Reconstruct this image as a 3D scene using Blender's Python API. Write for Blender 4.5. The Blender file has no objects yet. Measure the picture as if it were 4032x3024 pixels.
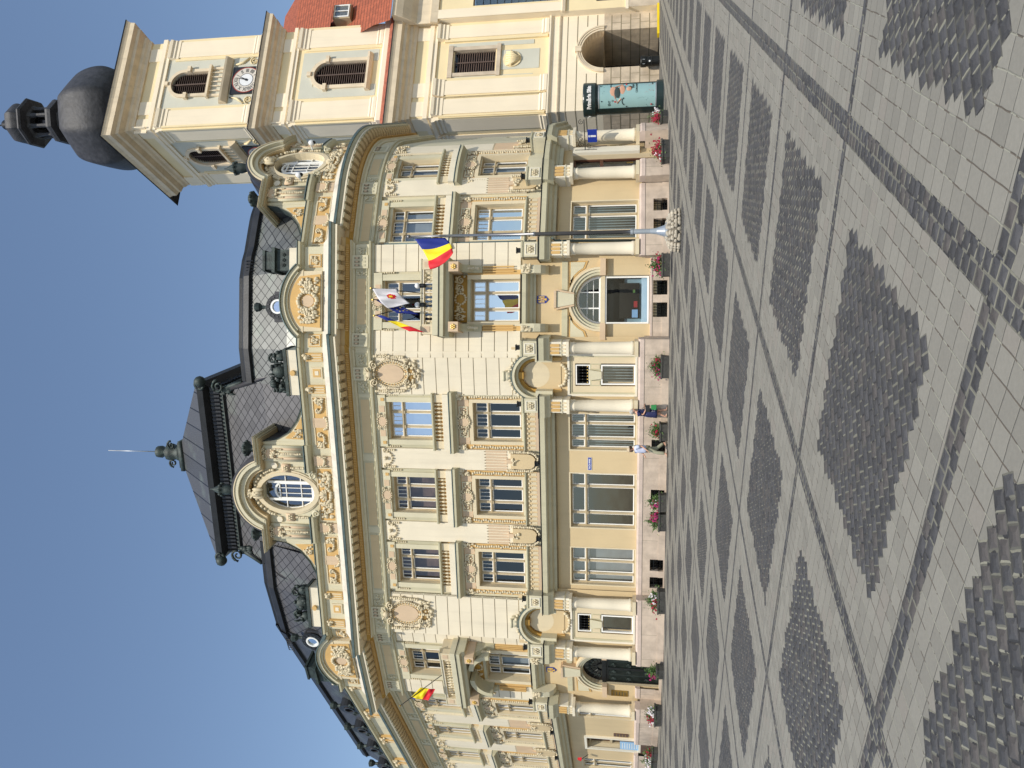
import bpy, bmesh, math, random
from mathutils import Vector
R = math.radians
random.seed(7)
SC = bpy.context.scene
COL = SC.collection

# ---------------------------------------------------------------- camera, world, sun, exposure
PITCH = math.atan(.1566); ROLL = .008
cam = bpy.data.objects.new('camera', bpy.data.cameras.new('camera'))
COL.objects.link(cam); SC.camera = cam
cam.data.sensor_width = 36.0; cam.data.lens = 36.0 * 3028 / 4032; cam.data.clip_end = 900; cam.data.clip_start = .1
fw = Vector((0, math.cos(PITCH), math.sin(PITCH)))
rt = Vector((1, 0, 0)); up = Vector((0, -math.sin(PITCH), math.cos(PITCH)))
rt2 = rt * math.cos(ROLL) + up * math.sin(ROLL); up2 = -rt * math.sin(ROLL) + up * math.cos(ROLL)
# the phone was held upright and the frame is stored sideways: image right = world down, image up = world right
cx, cy, cz = -up2, rt2, -fw
from mathutils import Matrix
cam.matrix_world = Matrix(((cx.x, cy.x, cz.x, 0), (cx.y, cy.y, cz.y, 0), (cx.z, cy.z, cz.z, 1.55), (0, 0, 0, 1)))
SUN_EL = R(55); SUN_AZ = R(-1.5)            # azimuth from -Y, negative = towards -X
sdir = Vector((math.sin(SUN_AZ) * math.cos(SUN_EL), -math.cos(SUN_AZ) * math.cos(SUN_EL), math.sin(SUN_EL)))
W = bpy.data.worlds.new('World'); SC.world = W; W.use_nodes = True
nt = W.node_tree; bg = nt.nodes['Background']
sky = nt.nodes.new('ShaderNodeTexSky'); sky.sky_type = 'NISHITA'; sky.sun_disc = False
sky.sun_elevation = SUN_EL; sky.sun_rotation = math.atan2(sdir.x, sdir.y); sky.air_density = 1.12; sky.dust_density = .9; sky.ozone_density = 1.2
nt.links.new(sky.outputs[0], bg.inputs[0]); bg.inputs[1].default_value = .15
sl = bpy.data.lights.new('sun', 'SUN'); sl.energy = 4.2; sl.angle = R(.5); sl.color = (1, .94, .82)
so = bpy.data.objects.new('sun', sl); COL.objects.link(so)
so.rotation_euler = sdir.to_track_quat('Z', 'Y').to_euler()
SC.view_settings.view_transform = 'Standard'; SC.view_settings.look = 'None'; SC.view_settings.gamma = 1; SC.view_settings.exposure = 0.0
SC.cycles.max_bounces = 6; SC.cycles.transparent_max_bounces = 8

# ---------------------------------------------------------------- materials
MATS = {}
def mat(name, col, rough=.8, var=.08, scale=1.5, bump=0.0, bscale=20, metal=0., spec=.5, streak=0.0, emit=None, dark=None):
    m = bpy.data.materials.new(name); m.use_nodes = True; MATS[name] = m
    n = m.node_tree.nodes; l = m.node_tree.links; b = n['Principled BSDF']
    b.inputs['Roughness'].default_value = rough; b.inputs['Metallic'].default_value = metal
    b.inputs['Specular IOR Level'].default_value = spec
    g = n.new('ShaderNodeNewGeometry')
    t = n.new('ShaderNodeTexNoise'); t.inputs['Scale'].default_value = scale; t.inputs['Detail'].default_value = 5
    l.new(g.outputs['Position'], t.inputs['Vector'])
    r = n.new('ShaderNodeMapRange'); r.inputs[1].default_value = .3; r.inputs[2].default_value = .7
    r.inputs[3].default_value = 1 - var; r.inputs[4].default_value = 1 + var
    l.new(t.outputs['Fac'], r.inputs[0])
    c = n.new('ShaderNodeVectorMath'); c.operation = 'SCALE'; c.inputs[0].default_value = col[:3]
    l.new(r.outputs[0], c.inputs['Scale']); out = c.outputs[0]
    if streak:
        mp = n.new('ShaderNodeMapping'); mp.inputs['Scale'].default_value = (2.6, 2.6, .22)
        l.new(g.outputs['Position'], mp.inputs[0])
        t2 = n.new('ShaderNodeTexNoise'); t2.inputs['Scale'].default_value = 1.3; t2.inputs['Detail'].default_value = 7; t2.inputs['Roughness'].default_value = .65
        l.new(mp.outputs[0], t2.inputs['Vector'])
        r2 = n.new('ShaderNodeMapRange'); r2.inputs[1].default_value = .5; r2.inputs[2].default_value = .78; r2.inputs[3].default_value = 0; r2.inputs[4].default_value = streak
        l.new(t2.outputs['Fac'], r2.inputs[0])
        mx = n.new('ShaderNodeMixRGB'); mx.inputs[2].default_value = (*(dark or [x * .45 for x in col[:3]]), 1)
        l.new(r2.outputs[0], mx.inputs[0]); l.new(out, mx.inputs[1]); out = mx.outputs[0]
    l.new(out, b.inputs['Base Color'])
    if bump:
        t3 = n.new('ShaderNodeTexNoise'); t3.inputs['Scale'].default_value = bscale; t3.inputs['Detail'].default_value = 4
        l.new(g.outputs['Position'], t3.inputs['Vector'])
        bp = n.new('ShaderNodeBump'); bp.inputs['Strength'].default_value = bump; bp.inputs['Distance'].default_value = .03
        l.new(t3.outputs['Fac'], bp.inputs['Height']); l.new(bp.outputs[0], b.inputs['Normal'])
    if emit:
        b.inputs['Emission Color'].default_value = (*emit[0], 1); b.inputs['Emission Strength'].default_value = emit[1]
    return m
mat('white_plaster', (.74, .66, .505), .85, .05, .8, .15, 12, streak=.22)
mat('cream', (.66, .56, .38), .85, .05, .8, .15, 12, streak=.2)
mat('sage', (.50, .465, .32), .85, .06, 1, .15, 12, streak=.3)
mat('sage_light', (.60, .55, .39), .85, .05, 1, .15, 12, streak=.25)
mat('ochre_wall', (.60, .465, .27), .85, .05, .6, .12, 12, streak=.16)
mat('orange', (.60, .38, .14), .8, .06, 2, .1, 12)
mat('deep_ochre', (.42, .24, .05), .8, .1, 3, .2, 20)
mat('pink', (.60, .45, .30), .85, .05, 1, .1, 12, streak=.2)
mat('ornament', (.62, .53, .36), .8, .16, 6, .35, 30)
mat('weathered', (.60, .55, .46), .85, .10, 1.5, .2, 12, streak=.5, dark=(.28, .24, .19))
mat('white_trim', (.74, .69, .57), .7, .03, 1, .05, 12)
mat('plinth_stone', (.52, .42, .33), .8, .16, 2.2, .35, 9, streak=.3)
mat('plinth_pink', (.56, .45, .38), .8, .12, 1.5, .25, 12, streak=.35)
mat('joint', (.30, .26, .2), .9)
mat('groove', (.24, .2, .13), .9)
mat('frame_wood', (.46, .37, .23), .6, .08, 3)
mat('sash_white', (.85, .84, .80), .5, .02)
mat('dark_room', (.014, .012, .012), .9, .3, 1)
mat('blind', (.22, .27, .27), .7, .1, 4)
mat('curtain', (.36, .37, .36), .8, .1, 2)
mat('roof_metal', (.055, .052, .056), .42, .25, 1.2, .1, 8, metal=.35, streak=.5, dark=(.11, .14, .12))
mat('roof_black', (.02, .021, .023), .45, .3, 2, .2, 10, metal=.3)
mat('verdigris', (.030, .042, .038), .6, .45, 3, .5, 14, metal=.2, streak=.55, dark=(.10, .15, .13))
mat('gutter', (.12, .165, .16), .5, .2, 3, .1, 20, metal=.4)
mat('iron_black', (.012, .013, .013), .45, .2, 5, metal=.4)
mat('door_green', (.02, .028, .024), .4, .3, 4, .3, 20, metal=.3)
mat('door_wood', (.085, .032, .018), .4, .2, 5, .1, 30)
mat('brass', (.38, .25, .07), .35, .15, 5, metal=.8)
mat('gold', (.66, .45, .12), .4, .1, 5, metal=.2)
mat('blue_sign', (.012, .04, .32), .4, .05)
mat('steel', (.22, .22, .23), .35, .1, 3, metal=.8)
mat('galv', (.42, .45, .48), .4, .1, 3, metal=.6)
mat('teal_dark', (.012, .028, .030), .35, .15, 3, .05, 30)
mat('poster', (.27, .44, .45), .45, .05, 1.5)
mat('poster_red', (.42, .03, .03), .5)
mat('poster_text', (.03, .05, .05), .5)
mat('skin', (.56, .31, .21), .6, .05, 10)
mat('paper', (.75, .75, .72), .6)
mat('paper_blue', (.30, .50, .72), .6)
mat('flag_blue', (.008, .022, .22), .7, .06, 4)
mat('flag_yellow', (.85, .66, .01), .7, .06, 4)
mat('flag_red', (.62, .012, .022), .7, .06, 4)
mat('flag_white', (.68, .66, .68), .7, .06, 4)
mat('petal_red', (.33, .006, .035), .6, .3, 20)
mat('petal_white', (.78, .72, .74), .6, .1, 20)
mat('petal_pink', (.38, .02, .13), .6, .2, 20)
mat('leaf', (.055, .115, .03), .6, .4, 9)
mat('leaf_light', (.12, .21, .05), .6, .4, 9)
mat('planter_box', (.06, .057, .05), .8, .25, 6, .4, 20)
mat('rubble', (.42, .37, .29), .85, .3, 5, .5, 14)
mat('mortar', (.16, .14, .11), .95, .2, 8)
mat('church_cream', (.84, .73, .55), .85, .04, .5, .1, 9, streak=.12)
mat('church_yellow', (.80, .66, .40), .85, .05, .5, .1, 9)
mat('church_grey', (.57, .56, .47), .85, .05, .6, .1, 9)
mat('church_stone', (.58, .48, .36), .85, .15, 1.6, .4, 6, streak=.35)
mat('church_trim', (.72, .60, .43), .85, .09, 1.3, .15, 9, streak=.35)
mat('ashlar', (.55, .45, .33), .85, .22, 1.2, .5, 5, streak=.4)
mat('louvre', (.10, .065, .05), .7, .2, 5)
mat('clock_black', (.015, .015, .018), .5)
mat('clock_white', (.62, .57, .50), .5, .06, 3)
mat('clock_red', (.32, .05, .03), .5)
mat('dome_slate', (.036, .036, .041), .62, .4, 2.4, .9, 4)
mat('tile_plain', (.34, .10, .055), .8, .3, 4, .3, 12)
mat('brown_reflect', (.20, .12, .085), .9, .5, 1.8)  # patchy brown that paints a reflection into the upper windows
mat('yellow_paint', (.85, .60, .01), .5, .06, 4)
mat('cctv_white', (.78, .78, .78), .3)
mat('screen_black', (.006, .006, .008), .15)
mat('vitrine', (.40, .55, .60), .4, .2, 1)
mat('vitrine_light', (.62, .78, .85), .5, .04)
mat('hair_grey', (.42, .40, .37), .8, .2, 40)
mat('hair_brown', (.10, .06, .04), .8, .2, 40)
mat('shirt', (.58, .62, .80), .8, .05, 12, .2, 30)
mat('trousers', (.33, .32, .22), .85, .1, 12, .3, 20)
mat('straw', (.50, .40, .27), .85, .1, 40)
mat('dress_navy', (.012, .017, .075), .8, .3, 20, .2, 30)
mat('bag_green', (.025, .22, .06), .6, .1)
mat('bag_black', (.012, .012, .014), .6)
mat('shoe', (.12, .095, .07), .7)
mat('asphalt_strip', (.12, .115, .105), .9, .3, 18, .4, 60)

def glass(name, fac, tint=(.9, .95, 1)):
    m = bpy.data.materials.new(name); m.use_nodes = True; MATS[name] = m
    n = m.node_tree.nodes; l = m.node_tree.links; n.remove(n['Principled BSDF'])
    t = n.new('ShaderNodeBsdfTransparent'); t.inputs[0].default_value = (*[x * .8 for x in tint], 1)
    g = n.new('ShaderNodeBsdfGlossy'); g.inputs['Roughness'].default_value = .015; g.inputs[0].default_value = (*tint, 1)
    # slightly wavy old panes
    ge = n.new('ShaderNodeNewGeometry'); no = n.new('ShaderNodeTexNoise'); no.inputs['Scale'].default_value = 1.1
    l.new(ge.outputs['Position'], no.inputs['Vector'])
    bp = n.new('ShaderNodeBump'); bp.inputs['Strength'].default_value = .25; bp.inputs['Distance'].default_value = .02
    l.new(no.outputs['Fac'], bp.inputs['Height']); l.new(bp.outputs[0], g.inputs['Normal'])
    x = n.new('ShaderNodeMixShader'); x.inputs[0].default_value = fac
    l.new(t.outputs[0], x.inputs[1]); l.new(g.outputs[0], x.inputs[2])
    l.new(x.outputs[0], n['Material Output'].inputs[0]); return m
glass('glass_clear', .035); glass('glass_dark', .07); glass('glass_mid', .13); glass('glass_sky', .62)

def uvmat(name, kind, base, seam):
    m = bpy.data.materials.new(name); m.use_nodes = True; MATS[name] = m
    n = m.node_tree.nodes; l = m.node_tree.links; b = n['Principled BSDF']
    def M(op, a, b_=None, c_=None):
        q = n.new('ShaderNodeMath'); q.operation = op
        for i, v in enumerate((a, b_, c_)):
            if v is None: continue
            if hasattr(v, 'type'): l.new(v, q.inputs[i])
            else: q.inputs[i].default_value = v
        return q.outputs[0]
    uv = n.new('ShaderNodeUVMap'); sp = n.new('ShaderNodeSeparateXYZ'); l.new(uv.outputs[0], sp.inputs[0])
    u, v = sp.outputs[0], sp.outputs[1]
    wn = n.new('ShaderNodeTexWhiteNoise'); cb = n.new('ShaderNodeCombineXYZ')
    if kind == 'loz':
        a_ = M('ADD', M('DIVIDE', u, .62), M('DIVIDE', v, .60)); b2 = M('SUBTRACT', M('DIVIDE', u, .62), M('DIVIDE', v, .60))
        fa = M('FRACT', a_); fb = M('FRACT', b2)
        e = M('MINIMUM', M('MINIMUM', fa, M('SUBTRACT', 1, fa)), M('MINIMUM', fb, M('SUBTRACT', 1, fb)))
        line = M('LESS_THAN', e, .045); h = M('MULTIPLY', M('SUBTRACT', fb, fa), .5)
        l.new(M('FLOOR', a_), cb.inputs[0]); l.new(M('FLOOR', b2), cb.inputs[1])
    elif kind == 'row':
        fa = M('FRACT', M('DIVIDE', v, .20)); line = M('LESS_THAN', fa, .16); h = M('MULTIPLY', fa, .6)
        l.new(M('FLOOR', M('DIVIDE', v, .20)), cb.inputs[0]); l.new(M('FLOOR', M('DIVIDE', u, .4)), cb.inputs[1])
    elif kind == 'seam':
        fa = M('FRACT', M('DIVIDE', u, 1.05)); line = M('LESS_THAN', fa, .07); h = line
        l.new(M('FLOOR', M('DIVIDE', u, 1.05)), cb.inputs[0])
    else:   # tiles
        row = M('FLOOR', M('DIVIDE', v, .30)); uo = M('ADD', M('DIVIDE', u, .22), M('MULTIPLY', M('MODULO', row, 2.), .5))
        fa = M('FRACT', M('DIVIDE', v, .30)); fu = M('ABSOLUTE', M('SUBTRACT', M('FRACT', uo), .5))
        line = M('LESS_THAN', M('SUBTRACT', fa, M('MULTIPLY', M('MULTIPLY', fu, fu), 1.2)), .0); h = M('SUBTRACT', M('MULTIPLY', fa, -.6), M('MULTIPLY', fu, .3))
        line = M('MAXIMUM', line, M('LESS_THAN', fa, .14))
        l.new(row, cb.inputs[0]); l.new(M('FLOOR', uo), cb.inputs[1])
    l.new(cb.outputs[0], wn.inputs[0])
    mx = n.new('ShaderNodeMixRGB'); l.new(line, mx.inputs[0]); mx.inputs[2].default_value = (*seam, 1)
    sc = n.new('ShaderNodeVectorMath'); sc.operation = 'SCALE'; sc.inputs[0].default_value = base
    l.new(M('ADD', M('MULTIPLY', wn.outputs[0], .35), .82), sc.inputs['Scale'])
    ge = n.new('ShaderNodeNewGeometry'); no = n.new('ShaderNodeTexNoise'); no.inputs['Scale'].default_value = .7; no.inputs['Detail'].default_value = 5
    l.new(ge.outputs['Position'], no.inputs['Vector'])
    m2 = n.new('ShaderNodeMixRGB'); l.new(M('MULTIPLY', M('GREATER_THAN', no.outputs['Fac'], 2.0 if kind == 'tile' else .56), M('MULTIPLY', M('SUBTRACT', no.outputs['Fac'], .56), 4.)), m2.inputs[0])
    l.new(sc.outputs[0], m2.inputs[1]); m2.inputs[2].default_value = (.16, .19, .165, 1)
    l.new(m2.outputs[0], mx.inputs[1]); l.new(mx.outputs[0], b.inputs['Base Color'])
    b.inputs['Roughness'].default_value = .8 if kind == 'tile' else .42; b.inputs['Metallic'].default_value = 0 if kind == 'tile' else .3
    bp = n.new('ShaderNodeBump'); bp.inputs['Distance'].default_value = .05; bp.inputs['Strength'].default_value = .6
    l.new(h, bp.inputs['Height']); l.new(bp.outputs[0], b.inputs['Normal'])
uvmat('roof_loz', 'loz', (.10, .098, .102), (.012, .012, .014))
uvmat('roof_loz_pale', 'loz', (.15, .155, .148), (.014, .015, .016))
uvmat('roof_row', 'row', (.075, .075, .078), (.012, .012, .014))
uvmat('roof_seam', 'seam', (.085, .086, .09), (.012, .012, .014))
uvmat('red_tile', 'tile', (.33, .085, .04), (.10, .03, .015))

# ---------------------------------------------------------------- paving shader
def paving():
    m = bpy.data.materials.new('square_paving'); m.use_nodes = True; MATS['paving'] = m
    n = m.node_tree.nodes; l = m.node_tree.links; b = n['Principled BSDF']
    def M(op, a, b_=None, c_=None):
        q = n.new('ShaderNodeMath'); q.operation = op
        for i, v in enumerate((a, b_, c_)):
            if v is None: continue
            if hasattr(v, 'type'): l.new(v, q.inputs[i])
            else: q.inputs[i].default_value = v
        return q.outputs[0]
    def noise(vec, s, d=3, r=.5):
        t = n.new('ShaderNodeTexNoise'); t.inputs['Scale'].default_value = s; t.inputs['Detail'].default_value = d; t.inputs['Roughness'].default_value = r
        l.new(vec, t.inputs['Vector']); return t
    ge = n.new('ShaderNodeNewGeometry'); pos = ge.outputs['Position']
    # jitter so that joints wander
    nz = noise(pos, 6, 2); v0 = n.new('ShaderNodeVectorMath'); v0.operation = 'SUBTRACT'; l.new(nz.outputs['Color'], v0.inputs[0]); v0.inputs[1].default_value = (.5, .5, .5)
    v1 = n.new('ShaderNodeVectorMath'); v1.operation = 'SCALE'; l.new(v0.outputs[0], v1.inputs[0]); v1.inputs['Scale'].default_value = .016
    v2 = n.new('ShaderNodeVectorMath'); v2.operation = 'ADD'; l.new(pos, v2.inputs[0]); l.new(v1.outputs[0], v2.inputs[1])
    def pq(vec):
        sp = n.new('ShaderNodeSeparateXYZ'); l.new(vec, sp.inputs[0]); x, y = sp.outputs[0], sp.outputs[1]
        p = M('SUBTRACT', M('MULTIPLY', x, .8526), M('MULTIPLY', y, .5225)); q = M('ADD', M('MULTIPLY', x, .5225), M('MULTIPLY', y, .8526))
        return p, q
    p, q = pq(v2.outputs[0]); ps, qs = pq(pos)
    SP, SQ, P0, Q0 = 3.06, 2.80, -1.5 - 30.6 * 4, 3.3 - 28.0 * 4
    def cellp(pp): return M('MODULO', M('SUBTRACT', pp, P0), SP)
    def cellq(qq): return M('MODULO', M('SUBTRACT', qq, Q0), SQ)
    # setts of the dark squares: rows at 45 degrees
    k = .70711
    def setts(u, v, w, h, st=.5):
        row = M('FLOOR', M('DIVIDE', v, h)); off = M('MULTIPLY', M('MODULO', M('ADD', row, 4000.), 2.), st)
        uo = M('ADD', M('DIVIDE', u, w), off); cu = M('FLOOR', uo)
        fu = M('FRACT', uo); fv = M('FRACT', M('DIVIDE', v, h))
        eu = M('MULTIPLY', M('MINIMUM', fu, M('SUBTRACT', 1, fu)), w); ev = M('MULTIPLY', M('MINIMUM', fv, M('SUBTRACT', 1, fv)), h)
        e = M('MINIMUM', eu, ev)
        uc = M('MULTIPLY', M('SUBTRACT', M('ADD', cu, .5), off), w); vc = M('MULTIPLY', M('ADD', row, .5), h)
        wn = n.new('ShaderNodeTexWhiteNoise'); cb = n.new('ShaderNodeCombineXYZ'); l.new(cu, cb.inputs[0]); l.new(row, cb.inputs[1]); l.new(cb.outputs[0], wn.inputs[0])
        setts.last = (eu, ev); return e, uc, vc, wn.outputs[0], M('LESS_THAN', eu, ev)
    u = M('MULTIPLY', M('ADD', p, q), k); v = M('MULTIPLY', M('SUBTRACT', q, p), k)
    e1, uc, vc, r1, k1 = setts(u, v, .105, .098)
    pc = M('MULTIPLY', M('SUBTRACT', uc, vc), k); qc = M('MULTIPLY', M('ADD', uc, vc), k)
    inp = M('LESS_THAN', M('ABSOLUTE', M('SUBTRACT', cellp(pc), SP / 2)), .95)
    inq = M('LESS_THAN', M('ABSOLUTE', M('SUBTRACT', cellq(qc), SQ / 2)), .89)
    dark1 = M('MULTIPLY', inp, inq)
    # dark lines of the lattice
    def dist(c, S): return M('MINIMUM', c, M('SUBTRACT', S, c))
    dp = dist(cellp(p), SP); dq = dist(cellq(q), SQ)
    isd = M('LESS_THAN', M('ABSOLUTE', M('ADD', p, 1.5)), 1.)           # the broad double band
    isb = M('LESS_THAN', M('ABSOLUTE', M('ADD', p, 4.56)), 1.); isa = M('LESS_THAN', M('ABSOLUTE', M('SUBTRACT', q, 3.3)), 1.)
    wp = M('ADD', M('ADD', .055, M('MULTIPLY', isb, .03)), M('MULTIPLY', isd, .047))
    lp = M('LESS_THAN', dp, wp); lq = M('LESS_THAN', dq, M('ADD', .052, M('MULTIPLY', isa, .036)))
    line = M('MAXIMUM', lp, lq)
    ea, _, _, ra, ka = setts(q, M('ADD', p, 1.5), .085, .10); eb, _, _, rb, kb = setts(p, M('SUBTRACT', q, 3.3), .115, .09)
    el = M('ADD', M('MULTIPLY', lp, ea), M('MULTIPLY', M('SUBTRACT', 1, lp), eb)); rl = M('ADD', M('MULTIPLY', lp, ra), M('MULTIPLY', M('SUBTRACT', 1, lp), rb))
    es, _, _, rs, _ = setts(M('ADD', p, 1.977), M('SUBTRACT', q, 3.70), .1417, .1412, 0.); ep, eq = setts.last
    dark = M('MAXIMUM', dark1, line)
    ed = M('ADD', M('MULTIPLY', line, el), M('MULTIPLY', M('SUBTRACT', 1, line), e1))
    rd = M('ADD', M('MULTIPLY', line, rl), M('MULTIPLY', M('SUBTRACT', 1, line), r1)); kd = M('MAXIMUM', M('MULTIPLY', line, .6), M('MULTIPLY', M('SUBTRACT', 1, line), M('ADD', .15, M('MULTIPLY', M('MULTIPLY', k1, M('FRACT', M('MULTIPLY', r1, 7.3))), .8))))
    cwn = n.new('ShaderNodeTexWhiteNoise'); ccb = n.new('ShaderNodeCombineXYZ'); l.new(M('FLOOR', M('DIVIDE', M('SUBTRACT', ps, P0), SP)), ccb.inputs[0]); l.new(M('FLOOR', M('DIVIDE', M('SUBTRACT', qs, Q0), SQ)), ccb.inputs[1]); l.new(ccb.outputs[0], cwn.inputs[0]); cr_ = M('GREATER_THAN', cwn.outputs[0], .62)
    nf = noise(pos, 38, 4, .7); nm = noise(pos, .35, 4); nb = noise(pos, 14, 3); nm2 = noise(pos, 1.6, 4, .7); nz9 = noise(pos, 11, 2)
    jw = M('ADD', .0025, M('MULTIPLY', M('MULTIPLY', nb.outputs['Fac'], nm2.outputs['Fac']), .021))
    jd = M('LESS_THAN', ed, M('MULTIPLY', jw, M('ADD', 1., M('MULTIPLY', M('MULTIPLY', cr_, dark1), .2)))); kd = M('MINIMUM', 1., M('MULTIPLY', kd, M('ADD', .85, M('MULTIPLY', cr_, .3)))); jp = M('LESS_THAN', ep, M('ADD', .0015, M('MULTIPLY', nm2.outputs['Fac'], .006))); jq = M('LESS_THAN', eq, .0022); js = M('MAXIMUM', jp, jq)
    def col(c, fac):
        s = n.new('ShaderNodeVectorMath'); s.operation = 'SCALE'; s.inputs[0].default_value = c; l.new(fac, s.inputs['Scale']); return s.outputs[0]
    def mix(f, a, b_):
        x = n.new('ShaderNodeMixRGB'); l.new(f, x.inputs[0])
        for i, v_ in ((1, a), (2, b_)):
            if hasattr(v_, 'type'): l.new(v_, x.inputs[i])
            else: x.inputs[i].default_value = (*v_, 1)
        return x.outputs[0]
    fine = M('ADD', .82, M('MULTIPLY', nf.outputs['Fac'], .36))
    cd = mix(M('GREATER_THAN', rd, .8), col((.062, .061, .064), M('MULTIPLY', fine, M('ADD', .72, M('MULTIPLY', rd, .55)))), col((.080, .072, .068), fine))
    cl = mix(M('MULTIPLY', M('GREATER_THAN', rs, .9), .5), col((.222, .210, .178), M('MULTIPLY', fine, M('ADD', .87, M('MULTIPLY', rs, .22)))), col((.205, .182, .155), fine))
    cl = mix(M('MULTIPLY', jq, .75), cl, (.07, .065, .052)); cl = mix(M('MULTIPLY', jp, .85), cl, mix(M('GREATER_THAN', M('ADD', M('MULTIPLY', nz9.outputs['Fac'], .4), M('MULTIPLY', nm2.outputs['Fac'], .6)), .50), (.11, .088, .065), (.30, .29, .23)))
    # pale droppings and dark gum spots
    vo = n.new('ShaderNodeTexVoronoi'); vo.inputs['Scale'].default_value = 2.6; l.new(v2.outputs[0], vo.inputs['Vector'])
    sepc = n.new('ShaderNodeSeparateColor'); l.new(vo.outputs['Color'], sepc.inputs[0])
    vd = M('ADD', vo.outputs['Distance'], M('MULTIPLY', nb.outputs['Fac'], .05))
    cl = mix(M('MULTIPLY', M('LESS_THAN', vd, M('MULTIPLY', sepc.outputs[0], .075)), .55), cl, (.10, .095, .085))
    sandy = mix(M('MULTIPLY', kd, M('GREATER_THAN', M('ADD', M('MULTIPLY', nz9.outputs['Fac'], .6), M('MULTIPLY', nm2.outputs['Fac'], .4)), .465)), (.03, .029, .03), (.25, .24, .185))
    cd = mix(jd, cd, sandy)
    c = mix(dark, cl, cd)
    vo2 = n.new('ShaderNodeTexVoronoi'); vo2.inputs['Scale'].default_value = 1.7; l.new(v2.outputs[0], vo2.inputs['Vector'])
    s2 = n.new('ShaderNodeSeparateColor'); l.new(vo2.outputs['Color'], s2.inputs[0])
    c = mix(M('MULTIPLY', M('LESS_THAN', M('ADD', vo2.outputs['Distance'], M('MULTIPLY', nb.outputs['Fac'], .04)), M('MULTIPLY', M('SUBTRACT', s2.outputs[1], .45), .10)), .8), c, (.60, .58, .54))
    c2 = n.new('ShaderNodeVectorMath'); c2.operation = 'MULTIPLY'
    l.new(c, c2.inputs[0]); l.new(col((1, 1, 1), M('ADD', .86, M('MULTIPLY', nm.outputs['Fac'], .28))), c2.inputs[1])
    l.new(c2.outputs[0], b.inputs['Base Color'])
    b.inputs['Roughness'].default_value = .72
    # height: domed setts, nearly flat slabs
    hd = M('MULTIPLY', M('MINIMUM', M('DIVIDE', ed, .035), 1.), .022); hs = M('MULTIPLY', M('MINIMUM', M('DIVIDE', es, .006), 1.), .006)
    h = M('ADD', M('ADD', M('MULTIPLY', dark, hd), M('MULTIPLY', M('SUBTRACT', 1, dark), M('ADD', hs, .016))), M('MULTIPLY', M('MULTIPLY', nb.outputs['Fac'], M('ADD', M('MULTIPLY', dark, .9), .15)), .016))
    h = M('ADD', h, M('MULTIPLY', M('MULTIPLY', M('SUBTRACT', rd, .5), dark), .008))
    bp = n.new('ShaderNodeBump'); bp.inputs['Distance'].default_value = 1.; bp.inputs['Strength'].default_value = .8
    l.new(h, bp.inputs['Height']); l.new(bp.outputs[0], b.inputs['Normal'])
paving()

# ---------------------------------------------------------------- mesh helpers
class Line:
    """a vertical wall plane: s runs to the viewer's right, z up, d out towards the viewer"""
    curved = False
    def __init__(self, A, t):
        L = math.hypot(*t); self.A = A; self.t = (t[0] / L, t[1] / L); self.n = (self.t[1], -self.t[0])
    def __call__(self, s, z, d=0):
        return (self.A[0] + self.t[0] * s + self.n[0] * d, self.A[1] + self.t[1] * s + self.n[1] * d, z)
class Curve:
    """straight start, then an arc, then straight again (the rounded corner)"""
    curved = True
    a1 = math.atan2(.287, .957); a2 = R(70.4); E0 = (6.45, 34.80); L1 = 2.65; Rr = 5.6
    def __init__(self):
        c, s = math.cos(self.a1), math.sin(self.a1)
        self.C = (self.E0[0] + c * self.L1 - s * self.Rr, self.E0[1] + s * self.L1 + c * self.Rr)
    def __call__(self, s, z, d=0):
        if s < self.L1:
            return (self.E0[0] + math.cos(self.a1) * s + d * math.sin(self.a1), self.E0[1] + math.sin(self.a1) * s - d * math.cos(self.a1), z)
        th = min(self.a1 + (s - self.L1) / self.Rr, self.a2)
        x = self.C[0] + (self.Rr + d) * math.sin(th); y = self.C[1] - (self.Rr + d) * math.cos(th)
        r = s - self.L1 - self.Rr * (th - self.a1)
        return (x + r * math.cos(th), y + r * math.sin(th), z)
FC = Line((2.455, 34.27), (.974, -.228)); FB = Line((-13.23, 38.36), (.878, -.479)); FA = Line((-17.43, 41.57), (.701, -.713))
FD = Line((4., 34.51), (1., 0)); FE = Curve()
c0 = (17.785, 50.); FF = Line(c0, (.961, .276)); FL = Line(c0, (.281, -.96))      # church front and its left flank
G0 = Line((0, 0), (1, 0))

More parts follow.
